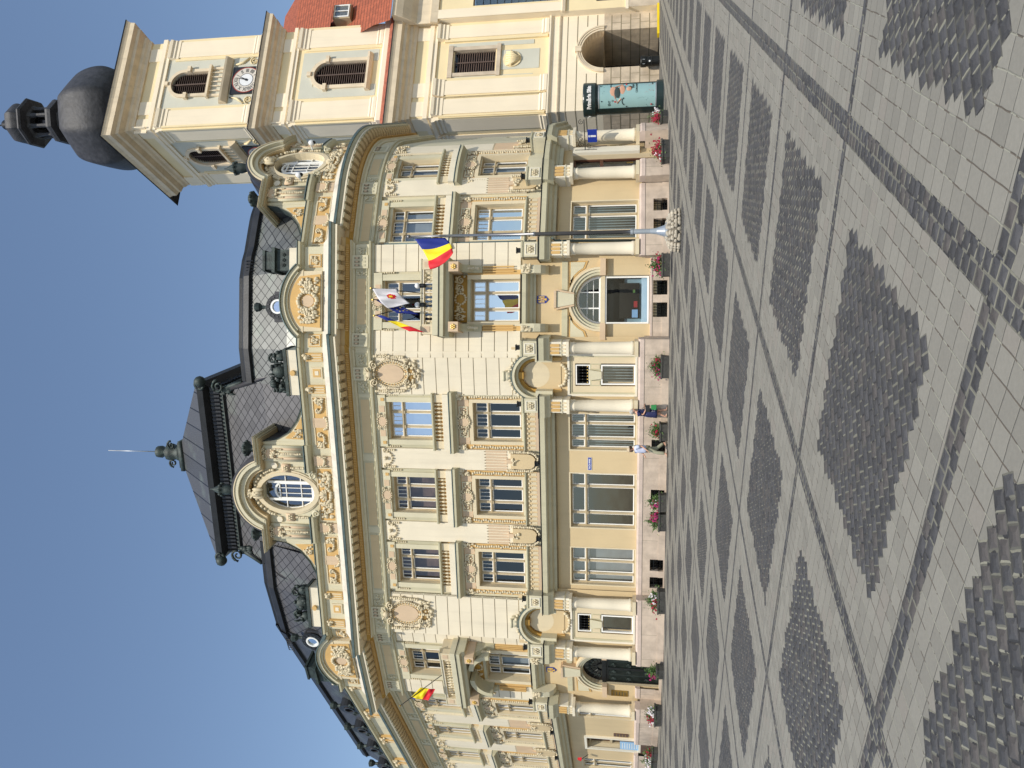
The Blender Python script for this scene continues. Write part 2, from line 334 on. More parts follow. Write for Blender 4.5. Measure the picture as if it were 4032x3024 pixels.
class MB:
    def __init__(self): self.v = []; self.f = []; self.m = []; self.uv = {}; self.names = []
    def mi(self, name):
        if name not in self.names: self.names.append(name)
        return self.names.index(name)
    def quad(self, pts, m, uv=None):
        b = len(self.v); self.v += [tuple(p) for p in pts]; self.f.append(tuple(range(b, b + len(pts)))); self.m.append(self.mi(m))
        if uv: self.uv[len(self.f) - 1] = uv
    def addf(self, verts, faces, m):
        b = len(self.v); self.v += verts; i = self.mi(m)
        for f in faces: self.f.append(tuple(b + k for k in f)); self.m.append(i)
    def box(self, f, s0, s1, z0, z1, d0, d1, m):
        if s1 < s0: s0, s1 = s1, s0
        n = max(1, int((s1 - s0) / .4 + .99)) if f.curved and s1 > f.L1 else 1
        vs = []
        for i in range(n + 1):
            s = s0 + (s1 - s0) * i / n
            vs += [f(s, z0, d0), f(s, z0, d1), f(s, z1, d1), f(s, z1, d0)]
        fs = [(0, 1, 2, 3), (4 * n + 3, 4 * n + 2, 4 * n + 1, 4 * n)]
        for i in range(n):
            a = 4 * i; b = a + 4
            for j in range(4):
                k = (j + 1) % 4; fs.append((a + j, b + j, b + k, a + k))
        self.addf(vs, fs, m)
    def prism(self, f, pts, d0, d1, m, side=None):
        """a polygon in (s, z), counter-clockwise from the front, extruded between two depths"""
        n = len(pts); vs = [f(s, z, d1) for s, z in pts] + [f(s, z, d0) for s, z in pts]
        self.addf(vs, [tuple(range(n)), tuple(range(2 * n - 1, n - 1, -1))], m)
        self.addf(vs, [(i, i + n, (i + 1) % n + n, (i + 1) % n) for i in range(n)], side or m)
    def sideprof(self, f, s0, s1, prof, m):
        """profile [(d, z)] extruded along s with end caps"""
        n = max(1, int(abs(s1 - s0) / .4 + .99)) if f.curved and max(s0, s1) > f.L1 else 1
        k = len(prof); vs = []
        for i in range(n + 1):
            s = s0 + (s1 - s0) * i / n; vs += [f(s, z, d) for d, z in prof]
        fs = [tuple(range(k)), tuple(range(k * n + k - 1, k * n - 1, -1))]
        for i in range(n):
            for j in range(k): fs.append((i * k + j, (i + 1) * k + j, (i + 1) * k + (j + 1) % k, i * k + (j + 1) % k))
        self.addf(vs, fs, m)
    def ring(self, f, cs, cz, r0, r1, a0, a1, d0, d1, m, n=16, ez=1.):
        """a sector of an upright ring (angles in degrees)"""
        vs = []
        for i in range(n + 1):
            a = R(a0 + (a1 - a0) * i / n); c, s = math.cos(a), math.sin(a) * ez
            vs += [f(cs + r0 * c, cz + r0 * s, d1), f(cs + r1 * c, cz + r1 * s, d1), f(cs + r1 * c, cz + r1 * s, d0), f(cs + r0 * c, cz + r0 * s, d0)]
        fs = [(0, 1, 2, 3), (4 * n + 3, 4 * n + 2, 4 * n + 1, 4 * n)]
        for i in range(n):
            for j in range(4): k = (j + 1) % 4; fs.append((4 * i + j, 4 * i + 4 + j, 4 * i + 4 + k, 4 * i + k))
        self.addf(vs, fs, m)
    def disc(self, f, cs, cz, rx, rz, d0, d1, m, n=24):
        self.prism(f, [(cs + rx * math.cos(2 * math.pi * i / n), cz + rz * math.sin(2 * math.pi * i / n)) for i in range(n)], d0, d1, m)
    def blob(self, c, rad, m, seg=6, rings=4, tilt=0.):
        if not hasattr(rad, '__len__'): rad = (rad, rad, rad)
        vs = [(c[0], c[1], c[2] + rad[2])]
        for i in range(1, rings):
            a = math.pi * i / rings
            for j in range(seg):
                b = 2 * math.pi * j / seg + tilt
                vs.append((c[0] + rad[0] * math.sin(a) * math.cos(b), c[1] + rad[1] * math.sin(a) * math.sin(b), c[2] + rad[2] * math.cos(a)))
        vs.append((c[0], c[1], c[2] - rad[2])); L = len(vs) - 1; fs = []
        for j in range(seg):
            k = (j + 1) % seg; fs.append((0, 1 + j, 1 + k)); fs.append((L, L - seg + k, L - seg + j))
            for i in range(rings - 2): a = 1 + i * seg; fs.append((a + j, a + seg + j, a + seg + k, a + k))
        self.addf(vs, fs, m)
    def tube(self, pts, r, m, seg=6, closed=False):
        pts = [Vector(p) for p in pts]; n = len(pts); rs = r if hasattr(r, '__len__') else [r] * n; vs = []
        for i, p in enumerate(pts):
            t = (pts[min(i + 1, n - 1)] - pts[max(i - 1, 0)])
            if t.length < 1e-9: t = Vector((0, 0, 1))
            t.normalize(); a = Vector((0, 0, 1)) if abs(t.z) < .9 else Vector((1, 0, 0))
            u = t.cross(a).normalized(); w = t.cross(u)
            for j in range(seg):
                b = 2 * math.pi * j / seg; vs.append(tuple(p + (u * math.cos(b) + w * math.sin(b)) * rs[i]))
        fs = [tuple(range(seg - 1, -1, -1)), tuple(range((n - 1) * seg, n * seg))]
        for i in range(n - 1):
            for j in range(seg): k = (j + 1) % seg; fs.append((i * seg + j, i * seg + k, (i + 1) * seg + k, (i + 1) * seg + j))
        self.addf(vs, fs, m)
    def lathe(self, c, prof, m, seg=16, sx=1., ph=0.):
        vs = []; k = len(prof)
        for r, z in prof:
            for j in range(seg):
                b = 2 * math.pi * (j + ph) / seg; vs.append((c[0] + r * math.cos(b) * sx, c[1] + r * math.sin(b), c[2] + z))
        fs = [tuple(range(seg - 1, -1, -1)), tuple(range((k - 1) * seg, k * seg))]
        for i in range(k - 1):
            for j in range(seg): q = (j + 1) % seg; fs.append((i * seg + j, i * seg + q, (i + 1) * seg + q, (i + 1) * seg + j))
        self.addf(vs, fs, m)
    def mould(self, path, prof, m, mats=None):
        """profile [(d, z)] swept along a plan path (viewer's left to right) with mitred corners"""
        P = [Vector(p) for p in path]; n = len(P); offs = []
        for i in range(n):
            t0 = (P[i] - P[i - 1]).normalized() if i else None; t1 = (P[i + 1] - P[i]).normalized() if i < n - 1 else None
            n0 = Vector((t0.y, -t0.x)) if t0 else None; n1 = Vector((t1.y, -t1.x)) if t1 else None
            if n0 is None: o = n1
            elif n1 is None: o = n0
            else: o = (n0 + n1) / max(.2, 1 + n0.dot(n1))
            offs.append(o)
        k = len(prof); vs = []
        for i in range(n):
            for d, z in prof: q = P[i] + offs[i] * d; vs.append((q.x, q.y, z))
        self.addf(vs, [tuple(range(k)), tuple(range(k * n - 1, k * n - 1 - k, -1))], m)
        for j in range(k):
            mm = mats[j] if mats and mats[j] else m
            self.addf(vs, [(i * k + j, (i + 1) * k + j, (i + 1) * k + (j + 1) % k, i * k + (j + 1) % k) for i in range(n - 1)], mm)
    def build(self, name, parent=None, smooth=False):
        me = bpy.data.meshes.new(name)
        org = Vector((0, 0, 0))
        if parent is not None:
            r = parent
            while r.parent is not None: r = r.parent
            org = ORG.get(r.name, Vector((0, 0, 0)))
        me.from_pydata([(v[0] - org.x, v[1] - org.y, v[2] - org.z) for v in self.v] if org.length else self.v, [], self.f)
        for nm in self.names: me.materials.append(MATS[nm])
        me.polygons.foreach_set('material_index', self.m)
        if self.uv:
            ul = me.uv_layers.new(name='UVMap')
            for fi, uv in self.uv.items():
                for li, c in zip(me.polygons[fi].loop_indices, uv): ul.data[li].uv = c
        if smooth: me.polygons.foreach_set('use_smooth', [True] * len(me.polygons))
        me.update()
        o = bpy.data.objects.new(name, me); COL.objects.link(o)
        if parent is not None: o.parent = parent
        return o
ORG = {}
def thing(name, label, cat, loc=(0, 0, 0), group=None):
    o = bpy.data.objects.new(name, None); COL.objects.link(o); o.location = loc; o.empty_display_size = .3
    ORG[o.name] = Vector(loc); o['label'] = label; o['category'] = cat
    if group: o['group'] = group
    return o
def tag(o, label, cat, group=None):
    o['label'] = label; o['category'] = cat
    if group: o['group'] = group
    return o
def structure(o): o['kind'] = 'structure'; return o
def text_mesh(txt, size, f, s, z, d, m, name, parent, ext=.01, xs=1., bold=0., rotz=0, spacing=1.):
    cu = bpy.data.curves.new(name, 'FONT'); cu.body = txt; cu.size = size; cu.extrude = ext; cu.align_x = 'CENTER'; cu.align_y = 'CENTER'; cu.offset = bold; cu.space_character = spacing
    tmp = bpy.data.objects.new(name, cu); COL.objects.link(tmp)
    dg = bpy.context.evaluated_depsgraph_get(); me = bpy.data.meshes.new_from_object(tmp.evaluated_get(dg))
    bpy.data.objects.remove(tmp); me.materials.clear(); me.materials.append(MATS[m])
    org = Vector((0, 0, 0))
    if parent is not None:
        r = parent
        while r.parent is not None: r = r.parent
        org = ORG.get(r.name, org)
    for v in me.vertices: v.co = Vector(f(s + v.co.x * xs, z + v.co.y, d + v.co.z)) - org
    me.name = name; o = bpy.data.objects.new(name, me); COL.objects.link(o); o.parent = parent
    return o

# ---------------------------------------------------------------- the ground
g = MB(); g.quad([(-260, -60, 0), (260, -60, 0), (260, 400, 0), (-260, 400, 0)], 'paving')
structure(g.build('ground'))

# ================================================================= TOWN HALL
TH = thing('town_hall', 'long cream and yellow town hall with stucco ornament, grey mansard roofs and rounded corner', 'building', (-5, 37, 0))
def xsec(A, t, B, u):      # intersection of two plan lines
    det = t[0] * (-u[1]) + u[0] * t[1]; w = (B[0] - A[0], B[1] - A[1])
    k = (w[0] * (-u[1]) + u[0] * w[1]) / det; return (A[0] + t[0] * k, A[1] + t[1] * k)
SCR, SCL = -1.01, -15.6; SBR, SBL = .74, -3.89; SDR, SDL = 2.45, -2.51; SAL = -16.5; SER = 15.0
pCR, pCL = FC(SCR, 0)[:2], FC(SCL, 0)[:2]; pBL = FB(SBL, 0)[:2]; pDR = FD(SDR, 0)[:2]
mn = lambda f: (-f.n[0], -f.n[1])
pA_end = xsec(FA.A, FA.t, pBL, mn(FB)); pB_end = xsec(FB.A, FB.t, pCL, mn(FC))
pD_l = xsec(FD.A, FD.t, pCR, mn(FC)); pE_0 = xsec(FE.E0, (math.cos(FE.a1), math.sin(FE.a1)), pDR, (0, 1))
PATH = [FA(SAL, 0)[:2], pA_end, pBL, pB_end, pCL, pCR, pD_l, pDR, pE_0]
s = .6
EP = []
while s < SER: EP.append(FE(s, 0)[:2]); s += .6 if s < FE.L1 else .42
PATH += EP
def sub(path, f0, s0, f1, s1): pass

def wall(mb, f, s0, s1, z0, z1, d, m, holes=(), deep=.38, mr=None):
    """wall face with rectangular openings and their reveals"""
    mr = mr or m; ss = sorted({s0, s1, *[h[0] for h in holes], *[h[1] for h in holes]}); zz = sorted({z0, z1, *[h[2] for h in holes], *[h[3] for h in holes]})
    if f.curved:
        x = s0
        while x < s1:
            ss.append(x); x += .4
        ss = sorted({round(q, 4) for q in ss})
    for i in range(len(ss) - 1):
        for j in range(len(zz) - 1):
            a, b, c, e = ss[i], ss[i + 1], zz[j], zz[j + 1]; ma, mc = (a + b) / 2, (c + e) / 2
            if any(h[0] < ma < h[1] and h[2] < mc < h[3] for h in holes): continue
            mb.quad([f(a, c, d), f(b, c, d), f(b, e, d), f(a, e, d)], m)
    for h in holes:
        a, b, c, e = h[:4]
        for p in ([f(a, c, d), f(a, e, d), f(a, e, d - deep), f(a, c, d - deep)], [f(b, c, d), f(b, c, d - deep), f(b, e, d - deep), f(b, e, d)],
                  [f(a, e, d), f(b, e, d), f(b, e, d - deep), f(a, e, d - deep)], [f(a, c, d), f(a, c, d - deep), f(b, c, d - deep), f(b, c, d)]): mb.quad(p, mr)

def window(f, s0, s1, z0, z1, d, parent, gl='glass_dark', tr=.70, bars=True, fill=None, label=None, split=(.29, .42, .29), open_=None):
    """three-light casement: wooden frame > white sashes, panes, blind"""
    w = s1 - s0; h = z1 - z0; F = MB(); S = MB(); G = MB()
    F.box(f, s0, s0 + .07, z0, z1, d, d + .1, 'frame_wood'); F.box(f, s1 - .07, s1, z0, z1, d, d + .1, 'frame_wood')
    F.box(f, s0 + .07, s1 - .07, z1 - .07, z1, d, d + .1, 'frame_wood'); F.box(f, s0 + .07, s1 - .07, z0, z0 + .07, d, d + .1, 'frame_wood')
    zt = z0 + h * tr; xs = [s0 + .07]; n = len(split); iw = w - .14
    for k in range(n - 1): xs.append(xs[-1] + iw * split[k])
    xs.append(s1 - .07)
    F.box(f, s0 + .07, s1 - .07, zt - .05, zt + .05, d, d + .13, 'frame_wood'); F.box(f, s0 + .07, s1 - .07, zt - .015, zt + .015, d + .13, d + .16, 'frame_wood')
    for k in range(1, n):
        F.box(f, xs[k] - .05, xs[k] + .05, z0 + .07, zt - .05, d, d + .13, 'frame_wood'); F.box(f, xs[k] - .05, xs[k] + .05, zt + .05, z1 - .07, d, d + .13, 'frame_wood')
        F.box(f, xs[k] - .075, xs[k] + .075, zt - .10, zt - .05, d + .13, d + .18, 'frame_wood')
    fr = F.build('window', parent)
    if label: fr['label'] = label
    for k in range(n):
        a = xs[k] + (.05 if k else 0); b = xs[k + 1] - (.05 if k < n - 1 else 0)
        for c, e in ((z0 + .07, zt - .05), (zt + .05, z1 - .07)):
            t = .045
            S.box(f, a, a + t, c, e, d + .02, d + .06, 'sash_white'); S.box(f, b - t, b, c, e, d + .02, d + .06, 'sash_white')
            S.box(f, a + t, b - t, c, c + t, d + .02, d + .06, 'sash_white'); S.box(f, a + t, b - t, e - t, e, d + .02, d + .06, 'sash_white')
            G.quad([f(a + t, c + t, d + .03), f(b - t, c + t, d + .03), f(b - t, e - t, d + .03), f(a + t, e - t, d + .03)], gl)
            if bars and c > z0 + h * .5:
                nb = 2 if b - a > .55 else 1
                for q in range(1, nb + 1): x = a + (b - a) * q / (nb + 1); S.box(f, x - .012, x + .012, c + t, e - t, d + .034, d + .058, 'sash_white')
    S.build('sash', fr); G.build('pane', fr)
    if fill == 'blind':
        B = MB(); x = s0 + .1; k = 0
        while x < s1 - .1:
            B.box(f, x, x + .055, z0 + .1, z1 - .1, d - .14, d - .12, 'blind'); x += .135
        B.build('blind', fr)
    elif fill == 'brown':
        B = MB(); B.box(f, s0 + .02, s1 - .02, z0 + .02, z1 - .02, d - .3, d - .26, 'brown_reflect'); B.build('painted_reflection', fr)  # added panel behind the panes, coloured to stand in for a brown reflection
    elif fill == 'curtain':
        B = MB()
        for k in range(n): B.box(f, xs[k] + .05, xs[k] + (xs[k + 1] - xs[k]) * .93, z0 + .12, z1 - .12, d - .16, d - .13, 'curtain')
        B.build('curtain', fr)
    return fr
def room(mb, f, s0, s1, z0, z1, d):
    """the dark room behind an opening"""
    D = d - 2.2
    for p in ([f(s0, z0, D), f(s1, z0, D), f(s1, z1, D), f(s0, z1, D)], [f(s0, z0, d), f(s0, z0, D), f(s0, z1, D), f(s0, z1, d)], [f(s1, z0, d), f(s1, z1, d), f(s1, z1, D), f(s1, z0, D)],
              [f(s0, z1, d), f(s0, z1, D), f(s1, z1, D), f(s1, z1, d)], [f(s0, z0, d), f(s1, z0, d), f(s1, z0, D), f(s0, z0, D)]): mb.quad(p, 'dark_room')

# ---- ornaments
def bead(mb, f, s, z, d, r, m='ornament', e=1.): mb.blob(f(s, z, d), (r, r, r * e), m, 6, 4)
def chain(mb, f, pts, r, m='ornament', d=0.05):
    """a garland: beads along a polyline"""
    for (s0, z0), (s1, z1) in zip(pts, pts[1:]):
        L = math.hypot(s1 - s0, z1 - z0); n = max(1, int(L / (r * 1.35)))
        for i in range(n):
            k = i / n; q = random.uniform(.85, 1.15); bead(mb, f, s0 + (s1 - s0) * k + random.uniform(-.2, .2) * r, z0 + (z1 - z0) * k + random.uniform(-.2, .2) * r, d, r * q, m)
def arcpts(cs, cz, rx, rz, a0, a1, n=12): return [(cs + rx * math.cos(R(a0 + (a1 - a0) * i / n)), cz + rz * math.sin(R(a0 + (a1 - a0) * i / n))) for i in range(n + 1)]
def leaves(mb, f, s0, s1, z0, z1, d, n, r=.05, m='ornament'):
    for _ in range(n):
        s, z = random.uniform(s0, s1), random.uniform(z0, z1); a = random.uniform(.6, 1.5)
        mb.blob(f(s, z, d + random.uniform(-.01, .03)), (r * a, r * .8, r * random.uniform(.7, 1.7)), m, 5, 4, random.random())
def volute(mb, f, cs, cz, d, r, m='ornament', turns=1.6, hand=1, th=.035):
    pts = [f(cs + hand * r * (1 - .8 * i / 18) * math.cos(2 * math.pi * turns * i / 18), cz + r * (1 - .8 * i / 18) * math.sin(2 * math.pi * turns * i / 18), d) for i in range(19)]
    mb.tube(pts, [th * (1 - .4 * i / 18) for i in range(19)], m, 5)
def rosette(mb, f, s, z, d, r, m='ornament'):
    bead(mb, f, s, z, d + .03, r * .35, m)
    for k in range(6): a = k * math.pi / 3; bead(mb, f, s + r * .62 * math.cos(a), z + r * .62 * math.sin(a), d, r * .33, m)
def cartouche(mb, f, s, z, d, w, h, m='ornament', fill='pink'):
    mb.disc(f, s, z, w * .32, h * .36, d - .02, d + .05, fill, 14)
    chain(mb, f, arcpts(s, z, w * .38, h * .45, 0, 360, 16), min(w, h) * .085, m, d + .05)
    for q in (-1, 1): volute(mb, f, s + q * w * .42, z + h * .25, d + .06, h * .2, m, 1.3, q, .03); volute(mb, f, s + q * w * .40, z - h * .28, d + .06, h * .16, m, 1.3, q, .03)
def frame_rect(mb, f, s0, s1, z0, z1, t, d0, d1, m):
    mb.box(f, s0, s1, z1 - t, z1, d0, d1, m); mb.box(f, s0, s1, z0, z0 + t, d0, d1, m)
    mb.box(f, s0, s0 + t, z0 + t, z1 - t, d0, d1, m); mb.box(f, s1 - t, s1, z0 + t, z1 - t, d0, d1, m)
def balusters(mb, f, s0, s1, z0, z1, d, m='sage_light', pitch=.17):
    n = max(1, int((s1 - s0) / pitch)); h = z1 - z0
    for i in range(n):
        x = s0 + (s1 - s0) * (i + .5) / n; mb.lathe(f(x, z0, d), [(.05, 0), (.05, h * .1), (.03, h * .16), (.062, h * .38), (.03, h * .75), (.05, h * .86), (.05, h)], m, 6)

MOULD = lambda d, h, z, k=.0: [(k, z), (d * .35, z), (d * .45, z + h * .22), (d * .75, z + h * .38), (d * .85, z + h * .55), (d, z + h * .62), (d, z + h), (k, z + h)]
ROOMS = MB()

def window_bay(f, sc, w, dw, g1='glass_dark', g2='glass_mid', f1=None, f2=None, wb=1.85, extra=True, balcony=True, rec=.34):
    """first and second floor windows of one axis with their stucco surrounds"""
    a, b = sc - w / 2, sc + w / 2
    window(f, a, b, 6.62, 8.88, dw - rec, TH, g1, fill=f1); window(f, a, b, 10.88, 12.98, dw - rec, TH, g2, fill=f2)
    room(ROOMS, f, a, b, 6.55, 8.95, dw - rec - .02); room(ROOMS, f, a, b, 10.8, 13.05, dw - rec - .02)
    S = MB(); A = MB(); d = dw; q = w / 2 + .10; S2 = MB(); A2 = MB(); HB = MB(); BB = MB()
    # first floor: jambs with leaf strips, cartouche panel, hood
    for h in (-1, 1):
        x0, x1 = sorted((sc + h * (w / 2), sc + h * (w / 2 + .16))); S.box(f, x0, x1, 6.5, 9.06, d, d + .10, 'cream')
        x0, x1 = sorted((sc + h * (w / 2 + .17), sc + h * (w / 2 + .40))); S.box(f, x0, x1, 6.5, 9.3, d, d + .06, 'orange' if extra else 'cream')
        xm = (x0 + x1) / 2; z = 6.6
        while z < 9.1: A.blob(f(xm + random.uniform(-.03, .03), z, d + .08), (.075, .05, .06), 'ornament', 6, 4); z += .115
        leaves(A, f, xm - .12, xm + .12, 9.15, 9.62, d + .1, 16, .06)
    S.box(f, a, b, 8.9, 9.08, d, d + .10, 'cream')
    S.box(f, sc - w / 2 - .42, sc + w / 2 + .42, 9.1, 9.70, d, d + .05, 'pink')
    frame_rect(S, f, sc - .75, sc + .75, 9.14, 9.56, .05, d + .05, d + .1, 'sage_light')
    leaves(A, f, sc - .68, sc - .3, 9.2, 9.5, d + .08, 14, .05); leaves(A, f, sc + .3, sc + .68, 9.2, 9.5, d + .08, 14, .05)
    cartouche(A, f, sc, 9.33, d + .08, .62, .62)
    HB.sideprof(f, sc - w / 2 - .55, sc + w / 2 + .55, [(dw, 9.62), (d + .12, 9.62), (d + .18, 9.70), (d + .34, 9.78), (d + .42, 9.82), (d + .42, 9.93), (dw, 9.95)], 'sage')
    HB.box(f, sc - w / 2 - .55, sc + w / 2 + .55, 9.952, 9.985, dw, d + .44, 'gutter')
    # second floor: apron, baluster panel, sill
    BB.box(f, sc - w / 2 - .42, sc + w / 2 + .42, 9.99, 10.30, d, d + .30, 'white_plaster')
    BB.box(f, sc - w / 2 - .40, sc + w / 2 + .40, 10.303, 10.72, d, d + .04, 'orange')
    for h in (-1, 1): x0, x1 = sorted((sc + h * (w / 2 + .38), sc + h * (w / 2 + .02))); BB.box(f, x0, x1, 10.303, 10.72, d + .04, d + .18, 'cream')
    balusters(BB, f, a, b, 10.303, 10.72, d + .14, 'ornament')
    S2.sideprof(f, sc - w / 2 - .46, sc + w / 2 + .46, [(dw, 10.722), (d + .22, 10.722), (d + .30, 10.77), (d + .30, 10.84), (dw, 10.86)], 'sage')
    for h in (-1, 1):
        x0, x1 = sorted((sc + h * (w / 2), sc + h * (w / 2 + .24))); S2.box(f, x0, x1, 10.862, 13.1, d, d + .10, 'sage_light')
        x0, x1 = sorted((sc + h * (w / 2 + .24), sc + h * (w / 2 + .40))); S2.box(f, x0, x1, 10.862, 13.1, d, d + .05, 'sage')
        for k in range(5): bead(A2, f, sc + h * (w / 2 + .34), 12.98 - k * .11, d + .07, .05)
    S2.box(f, sc - w / 2 - .34, sc + w / 2 + .34, 13.1, 13.50, d, d + .14, 'sage_light')
    S2.box(f, sc - w / 2 - .20, sc + w / 2 + .20, 13.50, 13.60, d, d + .17, 'sage')
    for h in (-1, 1):
        x0, x1 = sorted((sc + h * .45, sc + h * .75)); S2.box(f, x0, x1, 13.16, 13.42, d + .14, d + .16, 'pink')
        x0, x1 = sorted((sc + h * (w / 2 + .06), sc + h * (w / 2 + .2))); S2.box(f, x0, x1, 13.16, 13.32, d + .14, d + .17, 'orange')
    cartouche(A2, f, sc, 13.28, d + .16, .72, .52)
    s1_ = S.build('window_surround', TH); A.build('leaf_ornament', s1_, True); HB.build('window_hood', TH); BB.build('window_balustrade', TH); s2_ = S2.build('window_surround', TH); A2.build('shell_ornament', s2_, True)

def quoins(mb, f, s0, s1, z0, z1, d, step=.60, m='white_plaster'):
    """banded rustication: courses proud of recessed joints"""
    mb.box(f, s0, s1, z0, z1, d - .2, d - .035, 'groove'); z = z0
    while z < z1 - .05:
        e = min(z + step - .035, z1); mb.box(f, s0, s1, z, e, d - .034, d, m); z += step
def gf_window(f, s0, s1, d, gl, fill=None, split=(.27, .46, .27), rec=.30):
    window(f, s0 + .06, s1 - .06, 1.36, 4.38, d - rec, TH, gl, .76, False, fill, None, split)
    room(ROOMS, f, s0, s1, 1.3, 4.44, d - .36)
    S = MB()
    frame_rect(S, f, s0 - .0, s1 + .0, 1.31, 4.44, .06, d - .28, d + .02, 'cream'); S.build('window_surround', TH)
def pilaster(f, s0, s1, d, top=True):
    """second and first floor pilaster with fluted lower part and shield"""
    S = MB(); A = MB(); sc = (s0 + s1) / 2; w = s1 - s0
    S.box(f, s0, s1, 6.5, 13.5, d, d + .12, 'white_plaster')
    n = 7
    for k in range(n):
        x = s0 + w * (k + .5) / n; S.box(f, x - w / n * .32, x + w / n * .32, 7.35, 8.35, d + .121, d + .145, 'pink'); S.prism(f, [(x - .03, 8.36), (x + .03, 8.36), (x, 8.44)], d + .121, d + .14, 'groove')
    # shield with garland
    S.prism(f, [(sc - w * .36, 7.15), (sc - w * .36, 6.45)] + arcpts(sc, 6.35, w * .36, .38, 180, 360, 8) + [(sc + w * .36, 6.45), (sc + w * .36, 7.15)], d + .12, d + .24, 'ochre_wall')
    chain(A, f, [(sc - w * .45, 7.3), (sc - w * .46, 6.4)] + arcpts(sc, 6.3, w * .46, .46, 180, 360, 8) + [(sc + w * .46, 6.4), (sc + w * .45, 7.3)], .065, 'ornament', d + .22)
    leaves(A, f, sc - .16, sc + .16, 6.85, 7.1, d + .27, 12, .05); S.box(f, sc - .1, sc + .1, 7.1, 7.35, d + .12, d + .26, 'pink')
    # capital garland
    for h in (-1, 1):
        volute(A, f, sc + h * w * .38, 13.25, d + .17, .12, 'ornament', 1.4, h)
        for k in range(4): bead(A, f, sc + h * w * .42, 13.1 - k * .1, d + .16, .06)
    chain(A, f, arcpts(sc, 13.25, w * .34, .32, 180, 360, 8), .06, 'ornament', d + .17); bead(A, f, sc, 13.25, d + .2, .1)
    S.build('pilaster', TH); A.build('pilaster_ornament', TH, True)
def column(f, s, d, ztop=4.30):
    S = MB(); x, y, _ = f(s, 0, d)
    S.lathe((x, y, 0), [(.33, 1.47), (.33, 1.60), (.30, 1.62), (.31, 1.68), (.275, 1.74), (.275, 2.4), (.262, 3.3), (.24, 4.08), (.262, 4.10), (.262, 4.16), (.25, 4.18), (.30, 4.30), (.30, 4.34)], 'white_plaster', 20)
    S.box(f, s - .35, s + .35, 1.30, 1.47, d - .35, d + .35, 'cream'); S.box(f, s - .34, s + .34, 4.34, 4.46, d - .34, d + .34, 'white_plaster')
    S.build('column', TH, True).data.polygons.foreach_set('use_smooth', [False] * 0) if 0 else None
def column2(f, s, d):
    S = MB(); x, y, _ = f(s, 0, d)
    S.lathe((x, y, 0), [(.31, 1.47), (.31, 1.60), (.275, 1.66), (.272, 2.4), (.262, 3.3), (.24, 4.06), (.268, 4.10), (.262, 4.16), (.25, 4.20), (.30, 4.32)], 'white_plaster', 20)
    o = S.build('column', TH, True)
    B = MB(); B.box(f, s - .34, s + .34, 1.31, 1.47, d - .34, d + .34, 'cream'); B.build('column_base', TH); B = MB(); B.box(f, s - .33, s + .33, 4.32, 4.45, d - .33, d + .33, 'white_plaster')
    # entablature block with flutes, rosette pedestal above the ledge
    B.box(f, s - .30, s + .30, 4.45, 5.18, d - .6, d + .22, 'white_trim'); B.box(f, s - .33, s + .33, 4.64, 4.68, d - .6, d + .25, 'sage_light')
    for k in range(3):
        x0 = s - .24 + k * .165; B.box(f, x0, x0 + .12, 4.74, 5.14, d + .22, d + .27, 'orange'); B.box(f, x0 + .02, x0 + .10, 4.48, 4.62, d + .22, d + .26, 'cream')
    B.build('column_block', TH); P = MB()
    P.box(f, s - .33, s + .33, 5.75, 6.42, -.1, d + .18, 'sage_light'); P.box(f, s - .36, s + .36, 6.42, 6.50, -.1, d + .22, 'sage'); frame_rect(P, f, s - .24, s + .24, 5.85, 6.30, .04, d + .18, d + .21, 'white_trim')
    rosette(P, f, s, 6.07, d + .19, .17); P.build('column_pedestal', TH)

def gfledge(path, z=5.05, proj=.62, name='string_course'):
    L = MB(); L.mould(path, [(0, z), (proj * .3, z), (proj * .35, z + .12), (proj * .6, z + .2), (proj * .7, z + .32), (proj * .92, z + .36), (proj, z + .42), (proj, z + .64), (0, z + .66)], 'sage')
    L.mould(path, [(0, z + .662), (proj + .02, z + .662), (proj + .02, z + .69), (0, z + .74)], 'iron_black'); return L.build(name, TH)

# ---- the wall shells
body = MB()
C_bays = [(-4.37, 1.86), (-8.09, 1.84), (-11.84, 1.84)]
dC = -.10
holes = []
for c, w in C_bays: holes += [(c - w / 2, c + w / 2, 6.62, 8.88), (c - w / 2, c + w / 2, 10.88, 12.98)]
wall(body, FC, -13.36, -3.10, 5.0, 13.62, dC, 'sage_light', holes, .36, 'cream')
gw = [(-5.69, -3.86), (-9.54, -6.74), (-12.48, -10.48)]
wall(body, FC, -13.4, -3.05, 1.2, 5.05, dC, 'ochre_wall', [(a, b, 1.31, 4.44) for a, b in gw], .36, 'cream')
for c, w in C_bays: window_bay(FC, c, w, dC, 'glass_dark', 'glass_dark' if c < -5 else 'glass_sky', None, 'curtain' if c > -5 else 'brown')
gf_window(FC, *gw[0], dC, 'glass_mid', 'blind'); gf_window(FC, *gw[1], dC, 'glass_mid', None, (.24, .52, .24)); gf_window(FC, *gw[2], dC, 'glass_mid', 'curtain', (.25, .375, .375))
for c in (-6.22, -9.96): pilaster(FC, c - .50, c + .50, dC)
